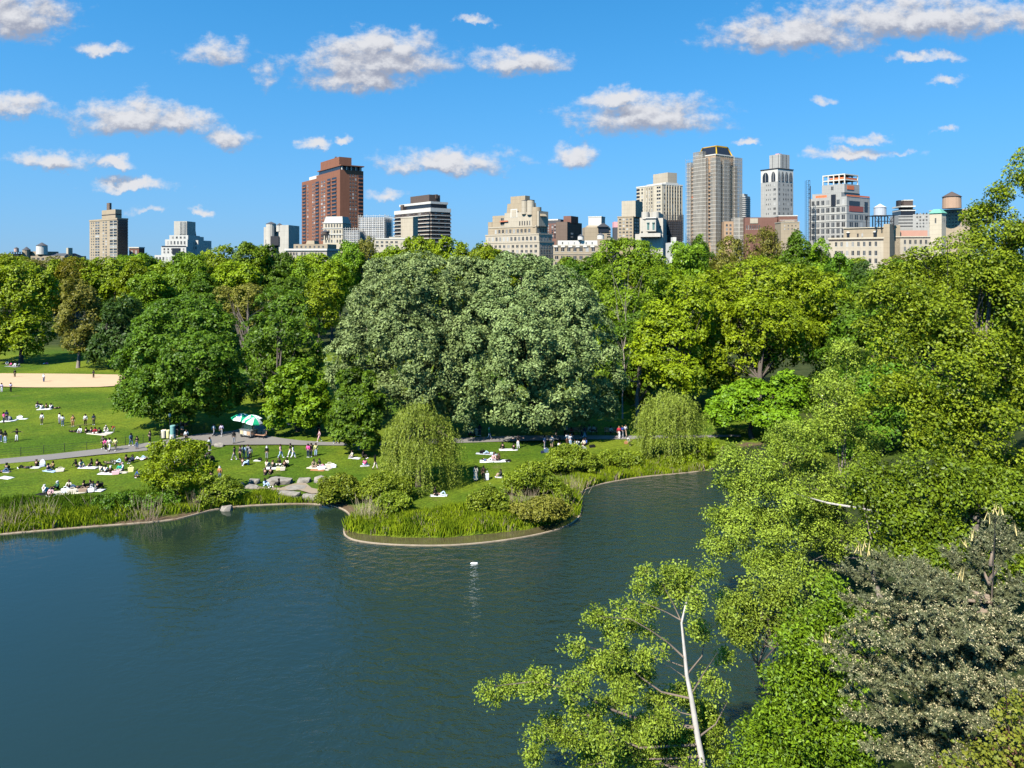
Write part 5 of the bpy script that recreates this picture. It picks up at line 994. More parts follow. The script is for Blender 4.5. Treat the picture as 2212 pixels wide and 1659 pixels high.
for i in range(26):
    z_ = zf(390) * (i + 1) / 26; hoist.box(-1.3, -1.32, z_ - .07, 1.3, -1.1, z_ + .06); hoist.tube([(-1.2, -1.2, z_ - 2.2), (1.2, -1.2, z_)], .06, 4); hoist.box(1.08, -1.3, z_ - .07, 1.32, 1.3, z_ + .06)
hoist.box(1.4, -1, zf(520), 1.8, 0, zf(402), 0); ho = hoist.build('construction_hoist', DARKM); ho.location = (X_, D_, 0); tag(ho, 'black lattice hoist tower on the left flank of the unfinished concrete building', 'hoist')
b = Bld('apartment_building', 'ornate beige building with heavy bracketed cornice before the unfinished building', 1791, 1911, 1924, 420, 42)
b.mass(515, mat=BEIGE); b.mass(512, 515.5, CREAM, (-.015, 1.0, -.06, 1.02), 'cornice'); b.mass(515.5, 518, UMBER, (-.008, .995, -.03, .0), 'bracket_row'); b.mass(491, 512, TAN, (.24, .98, .25, .95), 'penthouse'); b.mass(489.5, 491.2, CREAM, (.23, .99, .2, .97), 'cornice'); b.mass(484, mat=TAN, f=(.985, 1.09, -.05, .7), part='chimney_stack')
for u in (.30, .78): b.mass(501, 511, DGLASS, (u, u + .05, .22, .25), 'dormer_window'); b.mass(498, 501, WTRIM, (u - .01, u + .06, .20, .25), 'dormer_head', tap=(.4, 1))
b.wins('L', .46, .62, 2, 502, 511, 1, .35, .8, (0, 1, .25, 1), mesh=WIND); b.wins('L', .08, .9, 8, 520, 533, 1, .4, .75); b.wins('L', .08, .9, 8, 538, 572, 2, .45, .6); b.done()
b = Bld('apartment_building', 'tan block with pink brick roof house right of the ornate beige building', 1934, 2010, 2014, 425, 8, 20); b.mass(512, mat=BEIGE); b.mass(510, 512.3, CREAM, (-.01, 1.01, -.03, 1.01), 'cornice'); b.mass(497, 511, plain('pink_brick', (0.45, 0.24, 0.17), .9, .12, .5), (.1, 1, .2, .9), 'penthouse'); b.mass(486, mat=TAN, f=(-.08, .14, .0, .6), part='chimney_stack'); b.wins('L', .2, .95, 5, 515, 545, 2, .4, .6); b.done()
tank('big silvery tank with conical roof on a black stand above the ornate beige building', 1901, 490, 467, 444, 25, 428, plain('silver_tank', (0.36, 0.37, 0.38), .6, .15, .6), roofm=plain('silver_roof', (0.5, 0.52, 0.53), .6, .1, .6), swpx=44)
b = Bld('apartment_tower', 'black and white banded tower top right of the big silvery tank', 1939, 1977, 1980, 600, 10, 20); b.mass(452, mat=DGLASS, f=(.18, 1, 0, 1)); b.mass(431.5, 452, SOOT, (.45, .98, .2, .8), 'top_block'); b.mass(431, 445, DARKM, (.2, .36, .3, .6), 'flue'); b.mass(430.5, 432.5, WTRIM, (.44, .99, .18, .82), 'roof_slab'); b.mass(444, 447, WTRIM, (.17, 1.01, -.02, 1.0), 'balcony_band'); b.mass(465, mat=GREY, f=(0, 1, -.1, .9)); b.bands('L', .0, 1.0, 465, 492, 4, .3, DGLASS, .06, part='ribbon_window', f=(0, 1, -.1, 1)); b.mass(453.5, 455.5, WTRIM, (.17, 1.01, -.03, 1.0), 'balcony_band'); b.done()
b = Bld('apartment_building', 'greyish block below the round brick drum, partly behind the tall tree', 1972, 2095, 2110, 540, 46); b.mass(452, mat=TAN, f=(.3, 1, 0, 1)); b.mass(458, mat=GREY, f=(0, .3, 0, 1)); b.roof(452, (.3, 1, 0, 1), GREY, .6); b.wins('L', .05, .97, 16, 454, 490, 5, .5, .5); b.done()
tank('big round brick drum with vertical slots on the greyish block', 2056, 452, 451, 419, 36, 542, plain('brick_drum', (0.36, 0.235, 0.155), .9, .12, .4), roofm=SOOT)
b = Bld('tower_house', 'cream stair tower with green copper hipped roof in front of the brick drum block', 2008, 2034, 2043.5, 450, 55); b.mass(460, mat=CREAM); b.mass(451, 460, COPPER, (-.08, 1.08, -.1, 1.1), 'copper_roof', tap=(.45, .45)); b.wins('R', .1, .9, 2, 470, 482, 1, .35, .9); b.wins('L', .4, .6, 1, 470, 482, 1, .6, .9); b.done()
# ------------------------------------------------------------------ people
def skin_mesh(name, pts, edges, rad, mat, sub=1):
    me = bpy.data.meshes.new('tmp'); me.from_pydata([tuple(p) for p in pts], edges, []); o = bpy.data.objects.new('tmp', me); COL.objects.link(o)
    md = o.modifiers.new('s', 'SKIN'); md.use_smooth_shade = True
    for i, v in enumerate(me.skin_vertices[0].data): v.radius = (rad[i], rad[i]); v.use_root = i == 0
    if sub: o.modifiers.new('u', 'SUBSURF').levels = sub
    dg = bpy.context.evaluated_depsgraph_get(); out = bpy.data.meshes.new_from_object(o.evaluated_get(dg)); out.name = name
    bpy.data.objects.remove(o); bpy.data.meshes.remove(me); out.materials.clear(); out.materials.append(mat); return out
ST = dict(pel=(0,0,.93), wai=(0,0,1.10), che=(0,.01,1.32), nec=(0,.01,1.46), hea=(0,-.01,1.58), cro=(0,.01,1.67), sh=(.17,.01,1.39), el=(.235,.03,1.12), wr=(.24,-.05,.89), ha=(.235,-.08,.81), hip=(.09,0,.90), kn=(.10,-.02,.49), an=(.10,.02,.10), to=(.115,-.13,.05))
def pose(base=ST, **kw): d = dict(base); d.update(kw); return d
SIT0 = pose(pel=(0,.05,.13), wai=(0,.07,.30), che=(0,.04,.53), nec=(0,.0,.67), hea=(0,-.03,.79), cro=(0,-.01,.89), sh=(.17,.02,.60), el=(.25,-.08,.38), wr=(.17,-.28,.27), ha=(.11,-.33,.25), hip=(.10,.03,.13), kn=(.33,-.27,.20), an=(.08,-.38,.09), to=(-.02,-.44,.07))
POSES = {
 'stand': ST,
 'fold': pose(el=(.25,-.02,1.13), wr=(.12,-.20,1.10), ha=(.03,-.24,1.12), el_=(-.25,-.02,1.13), wr_=(-.12,-.2,1.14), ha_=(-.03,-.24,1.17)),
 'walk': pose(kn=(.10,-.16,.50), an=(.10,-.26,.10), to=(.11,-.42,.07), kn_=(-.10,.06,.49), an_=(-.10,.30,.15), to_=(-.11,.18,.05), wr=(.24,.10,.92), ha=(.24,.12,.84), el=(.25,.12,1.14), wr_=(-.22,-.2,.95), ha_=(-.2,-.27,.90), el_=(-.25,-.02,1.12)),
 'reach': pose(el=(.42,-.03,1.34), wr=(.64,-.06,1.28), ha=(.73,-.07,1.26), an_=(-.16,.02,.10), to_=(-.18,-.13,.05)),
 'bend': pose(pel=(0,.16,.90), wai=(0,.10,1.05), che=(0,-.14,1.18), nec=(0,-.27,1.22), hea=(0,-.39,1.21), cro=(0,-.48,1.22), sh=(.17,-.18,1.20), el=(.22,-.27,.94), wr=(.16,-.42,.78), ha=(.13,-.47,.72), hip=(.09,.14,.88)),
 'sit': SIT0,
 'hug': pose(SIT0, kn=(.13,-.36,.47), an=(.12,-.58,.09), to=(.13,-.72,.06), el=(.26,-.16,.40), wr=(.16,-.38,.36), ha=(.07,-.43,.36)),
 'lean': pose(SIT0, wai=(0,.14,.28), che=(0,.23,.49), nec=(0,.25,.63), hea=(0,.21,.75), cro=(0,.22,.85), sh=(.17,.25,.56), el=(.24,.40,.32), wr=(.26,.46,.09), ha=(.27,.50,.04), kn=(.12,-.40,.20), an=(.10,-.82,.10), to=(.13,-.88,.20)),
 'lie': pose(pel=(0,0,.13), wai=(0,.17,.13), che=(0,.40,.14), nec=(0,.55,.16), hea=(0,.67,.19), cro=(0,.77,.21), sh=(.17,.46,.14), el=(.30,.28,.10), wr=(.22,.05,.16), ha=(.16,.0,.2), hip=(.10,-.02,.13), kn=(.12,-.38,.46), an=(.12,-.62,.09), to=(.13,-.76,.06), kn_=(-.14,-.42,.16), an_=(-.13,-.84,.09), to_=(-.15,-.90,.20)),
}
def J(p, k, s):
    v = p.get(k + '_') if s < 0 and k + '_' in p else None
    if v is not None: return np.array(v, float)
    v = np.array(p[k], float); v[0] *= s; return v
def human(p):
    A = lambda k: np.array(p[k], float); out = {}
    pts = [A('pel'), A('wai'), A('che'), A('nec'), A('hea'), A('cro')]; ed = [(i, i + 1) for i in range(5)]; rd = [.115, .10, .115, .052, .088, .055]
    f = np.array((0, -1., 0)); hv = A('cro') - A('hea'); hv /= np.linalg.norm(hv); f = f - hv * (f @ hv); f /= np.linalg.norm(f)
    pts.append(A('hea') + f * .098 - hv * .01); ed.append((4, 6)); rd.append(.014)                     # nose
    tp, te, tr = [A('wai') * .55 + A('pel') * .45, A('wai'), A('che'), A('nec') * .75 + A('che') * .25], [(0, 1), (1, 2), (2, 3)], [.142, .128, .142, .075]
    bp, be, br_ = [A('wai') * .25 + A('pel') * .75, A('pel')], [(0, 1)], [.125, .135]; sp, se, sr_ = [], [], []
    for s in (1, -1):
        a = [J(p, k, s) for k in ('sh', 'el', 'wr', 'ha')]; o = len(pts); pts += a; ed += [(2, o), (o, o + 1), (o + 1, o + 2), (o + 2, o + 3)]; rd += [.06, .042, .028, .030]
        d = a[3] - a[2]; d /= np.linalg.norm(d); sd = np.cross(d, (0, 1, .01)); sd /= np.linalg.norm(sd); pd = np.cross(sd, d)
        for i, (off, L) in enumerate(((-.026, .070), (-.009, .085), (.009, .080), (.026, .062))): pts.append(a[3] + d * L + sd * off * 1.15 + pd * .018); ed.append((o + 3, len(pts) - 1)); rd.append(.009)
        pts.append(a[2] * .45 + a[3] * .55 + pd * .03 - sd * .045 + d * .02); ed.append((o + 2, len(pts) - 1)); rd.append(.010)   # thumb
        o = len(tp); tp += [a[0], a[1], a[1] * .12 + a[2] * .88]; te += [(2, o), (o, o + 1), (o + 1, o + 2)]; tr += [.082, .062, .047]
        l = [J(p, k, s) for k in ('hip', 'kn', 'an', 'to')]; o = len(pts); pts += l; ed += [(0, o), (o, o + 1), (o + 1, o + 2), (o + 2, o + 3)]; rd += [.085, .055, .038, .034]
        o = len(bp); bp += [l[0], l[1], l[1] * .08 + l[2] * .92]; be += [(1, o), (o, o + 1), (o + 1, o + 2)]; br_ += [.105, .080, .068]
        o = len(sp); heel = l[2] + (0, .04 if p['pel'][2] > .5 else 0, -.045); sp += [heel, l[3] * .5 + l[2] * .5 + (0, 0, -.02), l[3] - (0, 0, .005)]; se += [(o, o + 1), (o + 1, o + 2)]; sr_ += [.052, .052, .042]
    out['body'] = skin_mesh('person', pts, ed, rd, SKINM); out['top'] = skin_mesh('top', tp, te, tr, CLOTH); out['trousers'] = skin_mesh('trousers', bp, be, br_, CLOTH)
    sh = MB()
    for s0 in (0, 3): sh.tube(sp[s0:s0 + 3], sr_[s0:s0 + 3], 7)
    out['shoes'] = sh.mesh('shoes', CLOTH)
    H = A('hea'); out['hair'] = skin_mesh('hair', [H + hv * .035 - f * .035, H + hv * .075 - f * .01, H - hv * .05 - f * .055], [(0, 1), (0, 2)], [.105, .085, .062], CLOTH)
    back = A('che') - f * .0; out['long_hair'] = skin_mesh('hair', [H + hv * .035 - f * .035, H + hv * .075 - f * .01, H - hv * .06 - f * .07, H - hv * .22 - f * .11, H - hv * .36 - f * .12], [(0, 1), (0, 2), (2, 3), (3, 4)], [.107, .088, .085, .085, .05], CLOTH)
    cp = MB(); M = Matrix((tuple(np.cross(f, hv)) + (0,), tuple(f) + (0,), tuple(hv) + (0,), (0, 0, 0, 1))).transposed(); M.translation = Vector(H + hv * .03)
    n = 14; ci = [(math.cos(2 * math.pi * i / n), math.sin(2 * math.pi * i / n)) for i in range(n)]
    cp.prism([(.112 * a, .118 * b_) for a, b_ in ci], .0, .10, 0, [(.07 * a, .075 * b_) for a, b_ in ci], M); cp.prism([(.085 * a, .07 + .11 * b_) for a, b_ in ci], .0, .012, 0, None, M); out['cap'] = cp.mesh('cap', CLOTH)
    if p is ST or p is POSES['walk']:
        dr = MB(); q = [(.16 * a, .12 * b_) for a, b_ in ci]; dr.prism([(.30 * a, .26 * b_) for a, b_ in ci], .16, .75, 0, [(.20 * a, .17 * b_) for a, b_ in ci]); dr.prism([(.20 * a, .17 * b_) for a, b_ in ci], .75, 1.12, 0, q); out['skirt'] = dr.mesh('skirt', CLOTH)
    return out
SKINM = CLOTH
HUM = {k: human(v) for k, v in POSES.items()}
CC = dict(k=(.011,.011,.012), K=(.032,.032,.036), w=(.74,.73,.70), W=(.80,.80,.80), c=(.62,.55,.42), n=(.018,.026,.06), b=(.075,.12,.21), B=(.035,.07,.26), l=(.38,.50,.62), g=(.24,.24,.25), G=(.03,.30,.11), e=(.03,.10,.06), o=(.085,.085,.05), O=(.42,.20,.09), p=(.72,.42,.42), P=(.80,.10,.30), r=(.42,.03,.05), t=(.34,.24,.16), d=(.055,.032,.024), D=(.10,.055,.035), y=(.72,.66,.28), v=(.46,.40,.52), s=(.45,.47,.50), T=(.03,.42,.28), h=(.12,.07,.04), H=(.30,.19,.09), z=(.50,.48,.46))
SK = [(.46,.29,.20), (.38,.23,.15), (.52,.34,.25), (.22,.13,.085), (.42,.26,.18)]
def ground_at(crop, x, y, zup=0.):
    v = crop(x, y); p = G(v[0], v[1], 0.0); z = gz(p[0], p[1]); return np.array((p[0], p[1], max(z, .0) + zup))
NPER = [0]
def person(crop, x, y, ps, yaw, top, bot, hair, label, group=None, z=None, sc=None, **kw):
    i = NPER[0]; NPER[0] += 1; p = ground_at(crop, x, y); m = HUM[ps]
    onpath = kw.pop('path', False); zz = (.107 if onpath else p[2] - .01) if z is None else z
    lh = hair.isupper() or kw.get('long'); capc = kw.get('cap')
    sc = sc or .97 + .06 * ((i * 37) % 10) / 10
    o = link('person', m['body']); o.location = (p[0], p[1], zz); o.rotation_euler = (0, 0, R(yaw)); o.scale = (sc, sc, sc); o.color = SK[(i * 7) % 5] + (1,)
    tag(o, label, 'person', group)
    t = link('top', m['top'], o); t.color = CC[top] + (1,)
    if kw.get('skirt'): q = link('skirt', m['skirt'], o); q.color = CC[bot] + (1,)
    else: q = link('trousers', m['trousers'], o); q.color = CC[bot] + (1,)
    s = link('shoes', m['shoes'], o); s.color = CC[kw.get('shoe', 'wkW'[i % 3])] + (1,)
    h = link('hair', m['long_hair' if lh else 'hair'], o); h.color = {'k': (.012, .010, .010), 'h': (.075, .042, .026), 't': (.22, .13, .06), 'w': (.6, .58, .55)}[hair.lower()] + (1,)
    if capc: c = link('cap', m['cap'], h); c.color = CC[capc] + (1,)
    return o
# things people brought
def blanket(crop, x, y, wd, dp, col, label, yaw=0., z=0.):
    wd *= .68; dp *= .8; yaw = 18 * math.sin(x * 1.7)
    p = ground_at(crop, x, y); b = MB(); n = 7; hh = lambda i, j: .035 + .03 * math.sin(i * 1.9 + x) * math.sin(j * 2.3 + y) + .012 * math.sin(i * 5 + j * 3)
    vs = [((i / (n - 1) - .5) * wd * (1 + .05 * math.sin(j * 2 + x)), (j / (n - 1) - .5) * dp * (1 + .06 * math.sin(i * 2.4 + y)), hh(i, j)) for j in range(n) for i in range(n)]
    lo = [(a, c, -.02) for a, c, _ in vs]; N = n * n
    fs = [(j * n + i, j * n + i + 1, (j + 1) * n + i + 1, (j + 1) * n + i) for j in range(n - 1) for i in range(n - 1)]
    rim = [i for i in range(n)] + [j * n + n - 1 for j in range(1, n)] + [(n - 1) * n + i for i in range(n - 2, -1, -1)] + [j * n for j in range(n - 2, 0, -1)]
    fs += [(N + rim[k], N + rim[(k + 1) % len(rim)], rim[(k + 1) % len(rim)], rim[k]) for k in range(len(rim))]
    b.add(vs + lo, fs, 0, True); o = b.build('picnic_blanket', CLOTH); o.location = (p[0], p[1], p[2] + .01 + z); o.rotation_euler = (0, 0, R(yaw)); o.color = tuple(v * .78 for v in CC[col]) + (1,)
    return tag(o, label, 'blanket', 'picnic blankets on the lawn')
BAGS = {}
def bag(crop, x, y, w_, h, col, label, yaw=20., kind='bag', path=False):
    if kind not in BAGS:
        b = MB(); s = MB()
        if kind == 'backpack':
            b.prism([(-.5, -.35), (.5, -.35), (.5, .35), (-.5, .35)], 0, .7, 0, [(-.46, -.3), (.46, -.3), (.46, .3), (-.46, .3)]); b.prism([(-.46, -.3), (.46, -.3), (.46, .3), (-.46, .3)], .7, 1.0, 0, [(-.25, -.15), (.25, -.15), (.25, .15), (-.25, .15)]); b.box(-.36, -.5, .08, .36, -.35, .45)
            s.tube([(-.12, 0, .97), (-.1, 0, 1.1), (.1, 0, 1.1), (.12, 0, .97)], .03, 5); nm = ('body', 'handle')
        else:
            b.prism([(-.42, -.22), (.42, -.22), (.42, .22), (-.42, .22)], 0, .75, 0, [(-.52, -.16), (.52, -.16), (.52, .16), (-.52, .16)]); b.prism([(-.52, -.16), (.52, -.16), (.52, .16), (-.52, .16)], .75, .82, 0, [(-.44, -.04), (.44, -.04), (.44, .04), (-.44, .04)])
            for yy in (-.12, .12): s.tube([(-.25, yy, .75), (-.2, yy, 1.05), (0, yy, 1.15), (.2, yy, 1.05), (.25, yy, .75)], .03, 5)
            nm = ('body', 'handle')
        BAGS[kind] = (b.mesh(nm[0], CLOTH), s.mesh(nm[1], CLOTH))
    p = ground_at(crop, x, y); o = empty('backpack' if kind == 'backpack' else 'carry_bag', (p[0], p[1], .107 if path else p[2]), R(yaw)); o.scale = (w_, w_, h); tag(o, label, kind, 'bags lying on the lawn')
    for me, nm in zip(BAGS[kind], ('body', 'handle')): c = link(nm, me, o); c.color = CC[col] + (1,)
    return o
g_in, g_mid, g_path, g_pic, g_lawn, g_under = 'players on the sand infield', 'people on the far lawn', 'people walking on the path', 'picnickers on the near lawn', 'people standing on the near lawn', 'people in the shade of the big trees'
for a in [
 # far field
 (C1,128,208,'stand',40,'k','k','k','player in black at the back edge of the sand infield, leftmost',g_in),
 (C1,378,250,'stand',170,'w','b','w','player in white shirt and blue jeans out on the sand infield',g_in),
 (C1,808,215,'fold',60,'K','d','k','player in dark clothes at the right end of the sand infield',g_in),
 (C1,15,332,'stand',180,'v','w','k','person in lilac top and white trousers at the edge of view below the infield',g_mid),
 (C1,93,332,'fold',180,'v','k','h','person in lilac top and black trousers on the grass below the infield',g_mid),
 (C1,62,95,'sit',30,'w','g','k','tiny seated figure in white, leftmost under the far trees',g_mid),
 (C1,96,108,'sit',-20,'P','k','k','tiny seated figure in pink under the far trees',g_mid),
 (C1,130,112,'sit',10,'w','w','h','tiny seated figure in white beside the one in pink under the far trees',g_mid),
 (C1,166,114,'hug',-40,'g','k','k','tiny seated figure in grey, right end of the far tree group',g_mid),
 (C1,392,92,'lie',80,'w','P','k','tiny figure in white and pink lying on the grass beyond the infield',g_mid),
 (C1,325,462,'hug',160,'d','k','h','brown-haired person sitting tall at the back of the far lawn group',g_mid),
 (C1,318,478,'hug',150,'g','w','k','person in grey, left end of the group seated below the infield',g_mid),
 (C1,360,486,'sit',200,'w','l','k','person in white with back turned in the group seated below the infield',g_mid),
 (C1,400,482,'sit',180,'D','k','k','person in brown in the group seated below the infield',g_mid),
 (C1,440,484,'hug',190,'w','w','k','person in white leaning on the right of the group seated below the infield',g_mid),
 (C1,474,482,'lie',-80,'k','k','k','person in black lying at the right end of the group below the infield',g_mid),
 (C1,32,602,'stand',150,'P','n','K','person in bright pink top and navy trousers at the left edge of the far lawn',g_mid),
 (C1,58,588,'stand',190,'n','n','k','person in navy just right of the one in bright pink',g_mid),
 (C1,362,618,'stand',10,'w','o','k','person in white shirt and olive trousers, first of the row on the far lawn',g_mid),
 (C1,513,612,'stand',-30,'w','g','h','person in white half hidden behind the one in blue jeans',g_mid),
 (C1,541,627,'stand',200,'w','b','k','person in white top and pale jeans, back turned, far lawn row',g_mid),
 (C1,630,632,'stand',30,'O','O','t','person in orange patterned dress on the far lawn',g_mid),
 (C1,738,622,'stand',20,'w','k','k','person in white jumper and black trousers above the large seated group',g_mid),
 (C1,810,618,'stand',200,'n','K','k','person in dark blue, rightmost of the row above the large seated group',g_mid),
 (C1,645,680,'lie',90,'k','k','k','person in black lying at the left end of the large seated group',g_mid),
 (C1,692,686,'sit',10,'w','g','k','person in white, second in the large seated group',g_mid),
 (C1,744,692,'hug',170,'k','K','k','person in black facing away in the large seated group',g_mid),
 (C1,790,692,'sit',150,'K','k','h','person in charcoal in the middle of the large seated group',g_mid),
 (C1,822,692,'sit',20,'r','w','k','person in red in the large seated group',g_mid),
 (C1,858,694,'hug',190,'k','k','k','person in black behind the white blanket, large seated group',g_mid),
 (C1,915,672,'sit',40,'c','w','t','person in peach with white cap near the right of the large seated group',g_mid,dict(cap='w')),
 (C1,985,682,'bend',-60,'r','g','k','person in dark red crouching at the right end of the large seated group',g_mid,dict(sc=.72)),
 (C1,8,766,'stand',180,'k','b','k','person in black top and jeans at the left edge above the path',g_mid),
 (C1,45,776,'stand',190,'k','l','k','person in black top and pale jeans left of the one with outstretched arm',g_mid),
 (C1,145,766,'reach',10,'k','w','k','person in black top and white trousers stretching out an arm',g_mid),
 # path
 (C1,890,830,'walk',170,'o','k','h','person in olive coat walking at the left of four on the path',g_path,dict(path=1)),
 (C1,915,850,'walk',200,'P','k','K','person in red top and black skirt among four on the path',g_path,dict(path=1)),
 (C1,946,851,'walk',180,'c','w','k','person all in white among four on the path',g_path,dict(path=1)),
 (C1,998,849,'walk',185,'y','o','k','person in cream top and olive trousers, rightmost of four on the path',g_path,dict(path=1)),
 (C1,1133,806,'walk',60,'b','b','k','person in denim jacket at the far edge of the path',g_path,dict(path=1)),
 (C1,1183,832,'fold',20,'k','b','K','long-haired person in black jacket and jeans looking at a phone on the path',g_path,dict(path=1)),
 (C1,1295,786,'fold',-20,'k','k','k','person all in black with crossed arms at the path edge',g_path,dict(path=1)),
 (C6,1290,470,'stand',0,'k','k','w','person in black with a white cap behind the small yellow-green tree',g_path,dict(cap='w',path=1)),
 (C6,1375,470,'stand',180,'t','D','h','person in brown coat seen from behind, by the lamp post',g_path,dict(path=1)),
 (C6,1392,360,'stand',0,'d','k','h','brown-haired person in dark coat in the deep shade behind the lamp',g_under),
 (C6,1450,575,'walk',200,'w','k','H','brown-haired person in white top above the small yellow-green tree',g_path,dict(path=1)),
 (C6,1925,465,'walk',150,'s','g','k','person in pale green top under the edge of the maple',g_path,dict(path=1)),
 (C6,2060,470,'walk',180,'v','g','k','person all in blue-grey walking away under the maple edge',g_path,dict(path=1)),
 (C6,1855,705,'stand',60,'w','t','H','brown-haired person in white top and brown trousers by the lone rock',g_lawn),
 (C7,150,645,'stand',185,'k','g','K','person in black crop top and grey trousers in front of the food cart',g_path,dict(path=1)),
 (C7,790,345,'sit',20,'c','c','h','person in cream sitting at the bend of the side path under leaves',g_under),
 (C7,845,345,'sit',-30,'l','w','k','person in pale blue sitting at the bend of the side path',g_under),
 (C7,1610,480,'stand',0,'K','k','t','person in dark clothes in the shade right of the bright low tree',g_under),
 (C7,1625,610,'walk',-70,'p','p','h','person in pale pink leaning forward on the path',g_path,dict(path=1)),
 (C7,1900,640,'walk',100,'c','b','t','person in pale top and jeans left of the slim tree on the path',g_path,dict(path=1)),
 (C7,1955,625,'walk',110,'z','s','t','person in light grey beside the one in jeans near the slim tree',g_path,dict(path=1)),
 (C7,2165,648,'hug',70,'k','g','k','person in black sitting on the path edge by the slim trunk',g_path,dict(path=1)),
 # near lawn, left
 (C5,115,392,'hug',200,'o','k','K','person in olive with big black hair at the left edge of the near lawn',g_pic),
 (C5,45,420,'lie',100,'n','b','k','person in navy lying at the left edge of the near lawn',g_pic),
 (C5,430,352,'lie',-80,'K','k','k','person in charcoal lying face down on a towel',g_pic),
 (C5,630,322,'hug',190,'d','k','h','person in dark brown top beside the white round backpack',g_pic),
 (C5,832,395,'sit',150,'n','b','k','person in navy shirt leaning on an arm, left of the one in tan',g_pic),
 (C5,915,352,'hug',-30,'H','t','k','person in tan with hand to face right of the one in navy',g_pic),
 (C5,1330,322,'lean',70,'k','k','k','person in black leaning back, left end of the middle picnic',g_pic),
 (C5,1400,330,'sit',60,'c','b','h','person in beige top and jeans in the middle picnic',g_pic),
 (C5,1580,312,'sit',-60,'k','K','K','person in black with pale face in the middle picnic',g_pic),
 (C5,1680,318,'hug',180,'d','d','K','long-haired person in dark brown, right end of the middle picnic',g_pic),
 (C5,1745,410,'hug',160,'c','c','k','person in cream, left end of the round picnic group',g_pic),
 (C5,1825,425,'sit',190,'w','k','k','person in white with black sash in the round picnic group',g_pic),
 (C5,1912,432,'sit',170,'k','k','w','person in black with white cap in the round picnic group',g_pic,dict(cap='W')),
 (C5,2065,395,'sit',10,'T','w','t','person in emerald green top in the round picnic group',g_pic),
 (C5,2115,385,'sit',-40,'w','p','w','person in white with a pale cap behind the emerald green one',g_pic,dict(cap='p')),
 (C5,1890,268,'lie',80,'o','o','k','person in olive lying near the lower edge of the path',g_pic),
 (C5,2010,245,'lie',80,'g','l','k','person in pale jeans lying with knees up near the path',g_pic),
 (C6,412,905,'hug',160,'d','k','k','person in dark brown with beret seated near the path',g_pic,dict(cap='k')),
 (C6,520,908,'hug',-10,'n','n','k','person in navy seated right of the one with beret',g_pic),
 (C6,660,868,'lie',-90,'w','w','h','person in white lying with knees raised near the path',g_pic),
 (C6,765,850,'lie',-80,'l','l','k','person in pale denim lying next to the one in white',g_pic),
 (C6,618,1168,'sit',-10,'B','k','K','person in bright blue hoodie sitting alone left of the small yellow-green tree',g_pic),
 (C5,765,775,'hug',180,'w','w','w','person in white with white cap, left end of the big picnic',g_pic,dict(cap='W')),
 (C5,850,740,'lie',60,'k','k','k','person in black lying by the left end of the big picnic',g_pic),
 (C5,880,820,'sit',20,'p','k','h','person in pink nearest the reeds in the big picnic',g_pic),
 (C5,992,712,'hug',-20,'e','k','w','person in dark green with white cap in the big picnic',g_pic,dict(cap='W')),
 (C5,1192,690,'hug',20,'c','k','h','person in cream resting chin on hand in the big picnic',g_pic),
 (C5,1330,690,'lie',-70,'k','b','k','person in black and jeans stretched out across the big picnic',g_pic),
 (C5,1452,700,'hug',140,'k','k','K','long-haired person in black, left of the two hunched in the big picnic',g_pic),
 (C5,1560,690,'sit',-30,'k','k','K','person in black with orange drink in the big picnic',g_pic),
 (C5,1605,720,'sit',40,'g','g','k','person in grey behind the white bag in the big picnic',g_pic),
 (C5,1690,710,'hug',170,'k','k','K','person in black veil of hair, right end of the big picnic',g_pic),
 (C6,1160,925,'sit',0,'c','k','t','fair-haired person seen through the top of the small yellow-green tree',g_pic),
 (C6,1275,945,'sit',30,'w','w','w','person in white seen through the small yellow-green tree',g_pic,dict(cap='w')),
 (C6,1625,1075,'sit',-20,'w','g','k','person in white seated just right of the small yellow-green tree',g_pic),
 (C6,1735,1060,'hug',170,'D','d','h','person in brown seated just right of the one in white by the tree',g_pic),
 (C6,1880,1245,'stand',170,'k','k','k','person in black standing behind the dark leafy bush',g_lawn),
 (C6,2030,1235,'stand',180,'O','b','w','pale-haired person in orange-brown jacket behind the dark leafy bush',g_lawn),
 (C6,1800,925,'bend',90,'K','n','k','person in charcoal bending over right of the small yellow-green tree',g_lawn),
 # near lawn, middle
 (C7,155,910,'walk',-100,'K','g','k','person in charcoal striding, left of the chatting circle below the cart',g_lawn),
 (C7,255,908,'stand',-30,'K','k','h','bearded person in dark jacket in the chatting circle below the cart',g_lawn),
 (C7,320,890,'stand',180,'l','g','K','person in light blue top and grey skirt in the chatting circle below the cart',g_lawn),
 (C7,392,872,'stand',160,'g','w','h','person in grey jacket and white trousers in the chatting circle below the cart',g_lawn),
 (C7,432,912,'stand',200,'g','k','k','person with pale grey backpack and black trousers, right of the chatting circle',g_lawn),
 (C7,302,998,'hug',180,'D','k','h','person in red-brown sitting at the feet of the chatting circle',g_pic),
 (C7,392,1000,'hug',-60,'l','l','k','person in pale blue sitting at the feet of the chatting circle',g_pic),
 (C7,718,900,'stand',180,'k','g','w','person in black top and white cap standing alone on the near lawn',g_lawn,dict(cap='W')),
 (C7,955,880,'walk',90,'p','l','H','person with long brown hair and pale jeans near the middle seated group',g_lawn),
 (C7,1122,860,'walk',-80,'k','w','k','person in black top behind the one all in white',g_lawn),
 (C7,1172,892,'walk',90,'w','W','K','person all in white with a black shoulder bag',g_lawn),
 (C7,1432,876,'stand',170,'P','n','k','person in hot pink jacket with white bag on the near lawn',g_lawn),
 (C7,1484,868,'stand',-20,'k','n','K','person in black between the pink jacket and the cream top',g_lawn),
 (C7,1565,862,'stand',30,'y','l','H','person in cream top and pale jeans right of the pink jacket',g_lawn),
 (C7,718,1035,'hug',170,'c','c','h','person in cream hunched at the left of the middle seated group',g_pic),
 (C7,820,1045,'hug',180,'o','o','h','person in olive-brown with back turned in the middle seated group',g_pic),
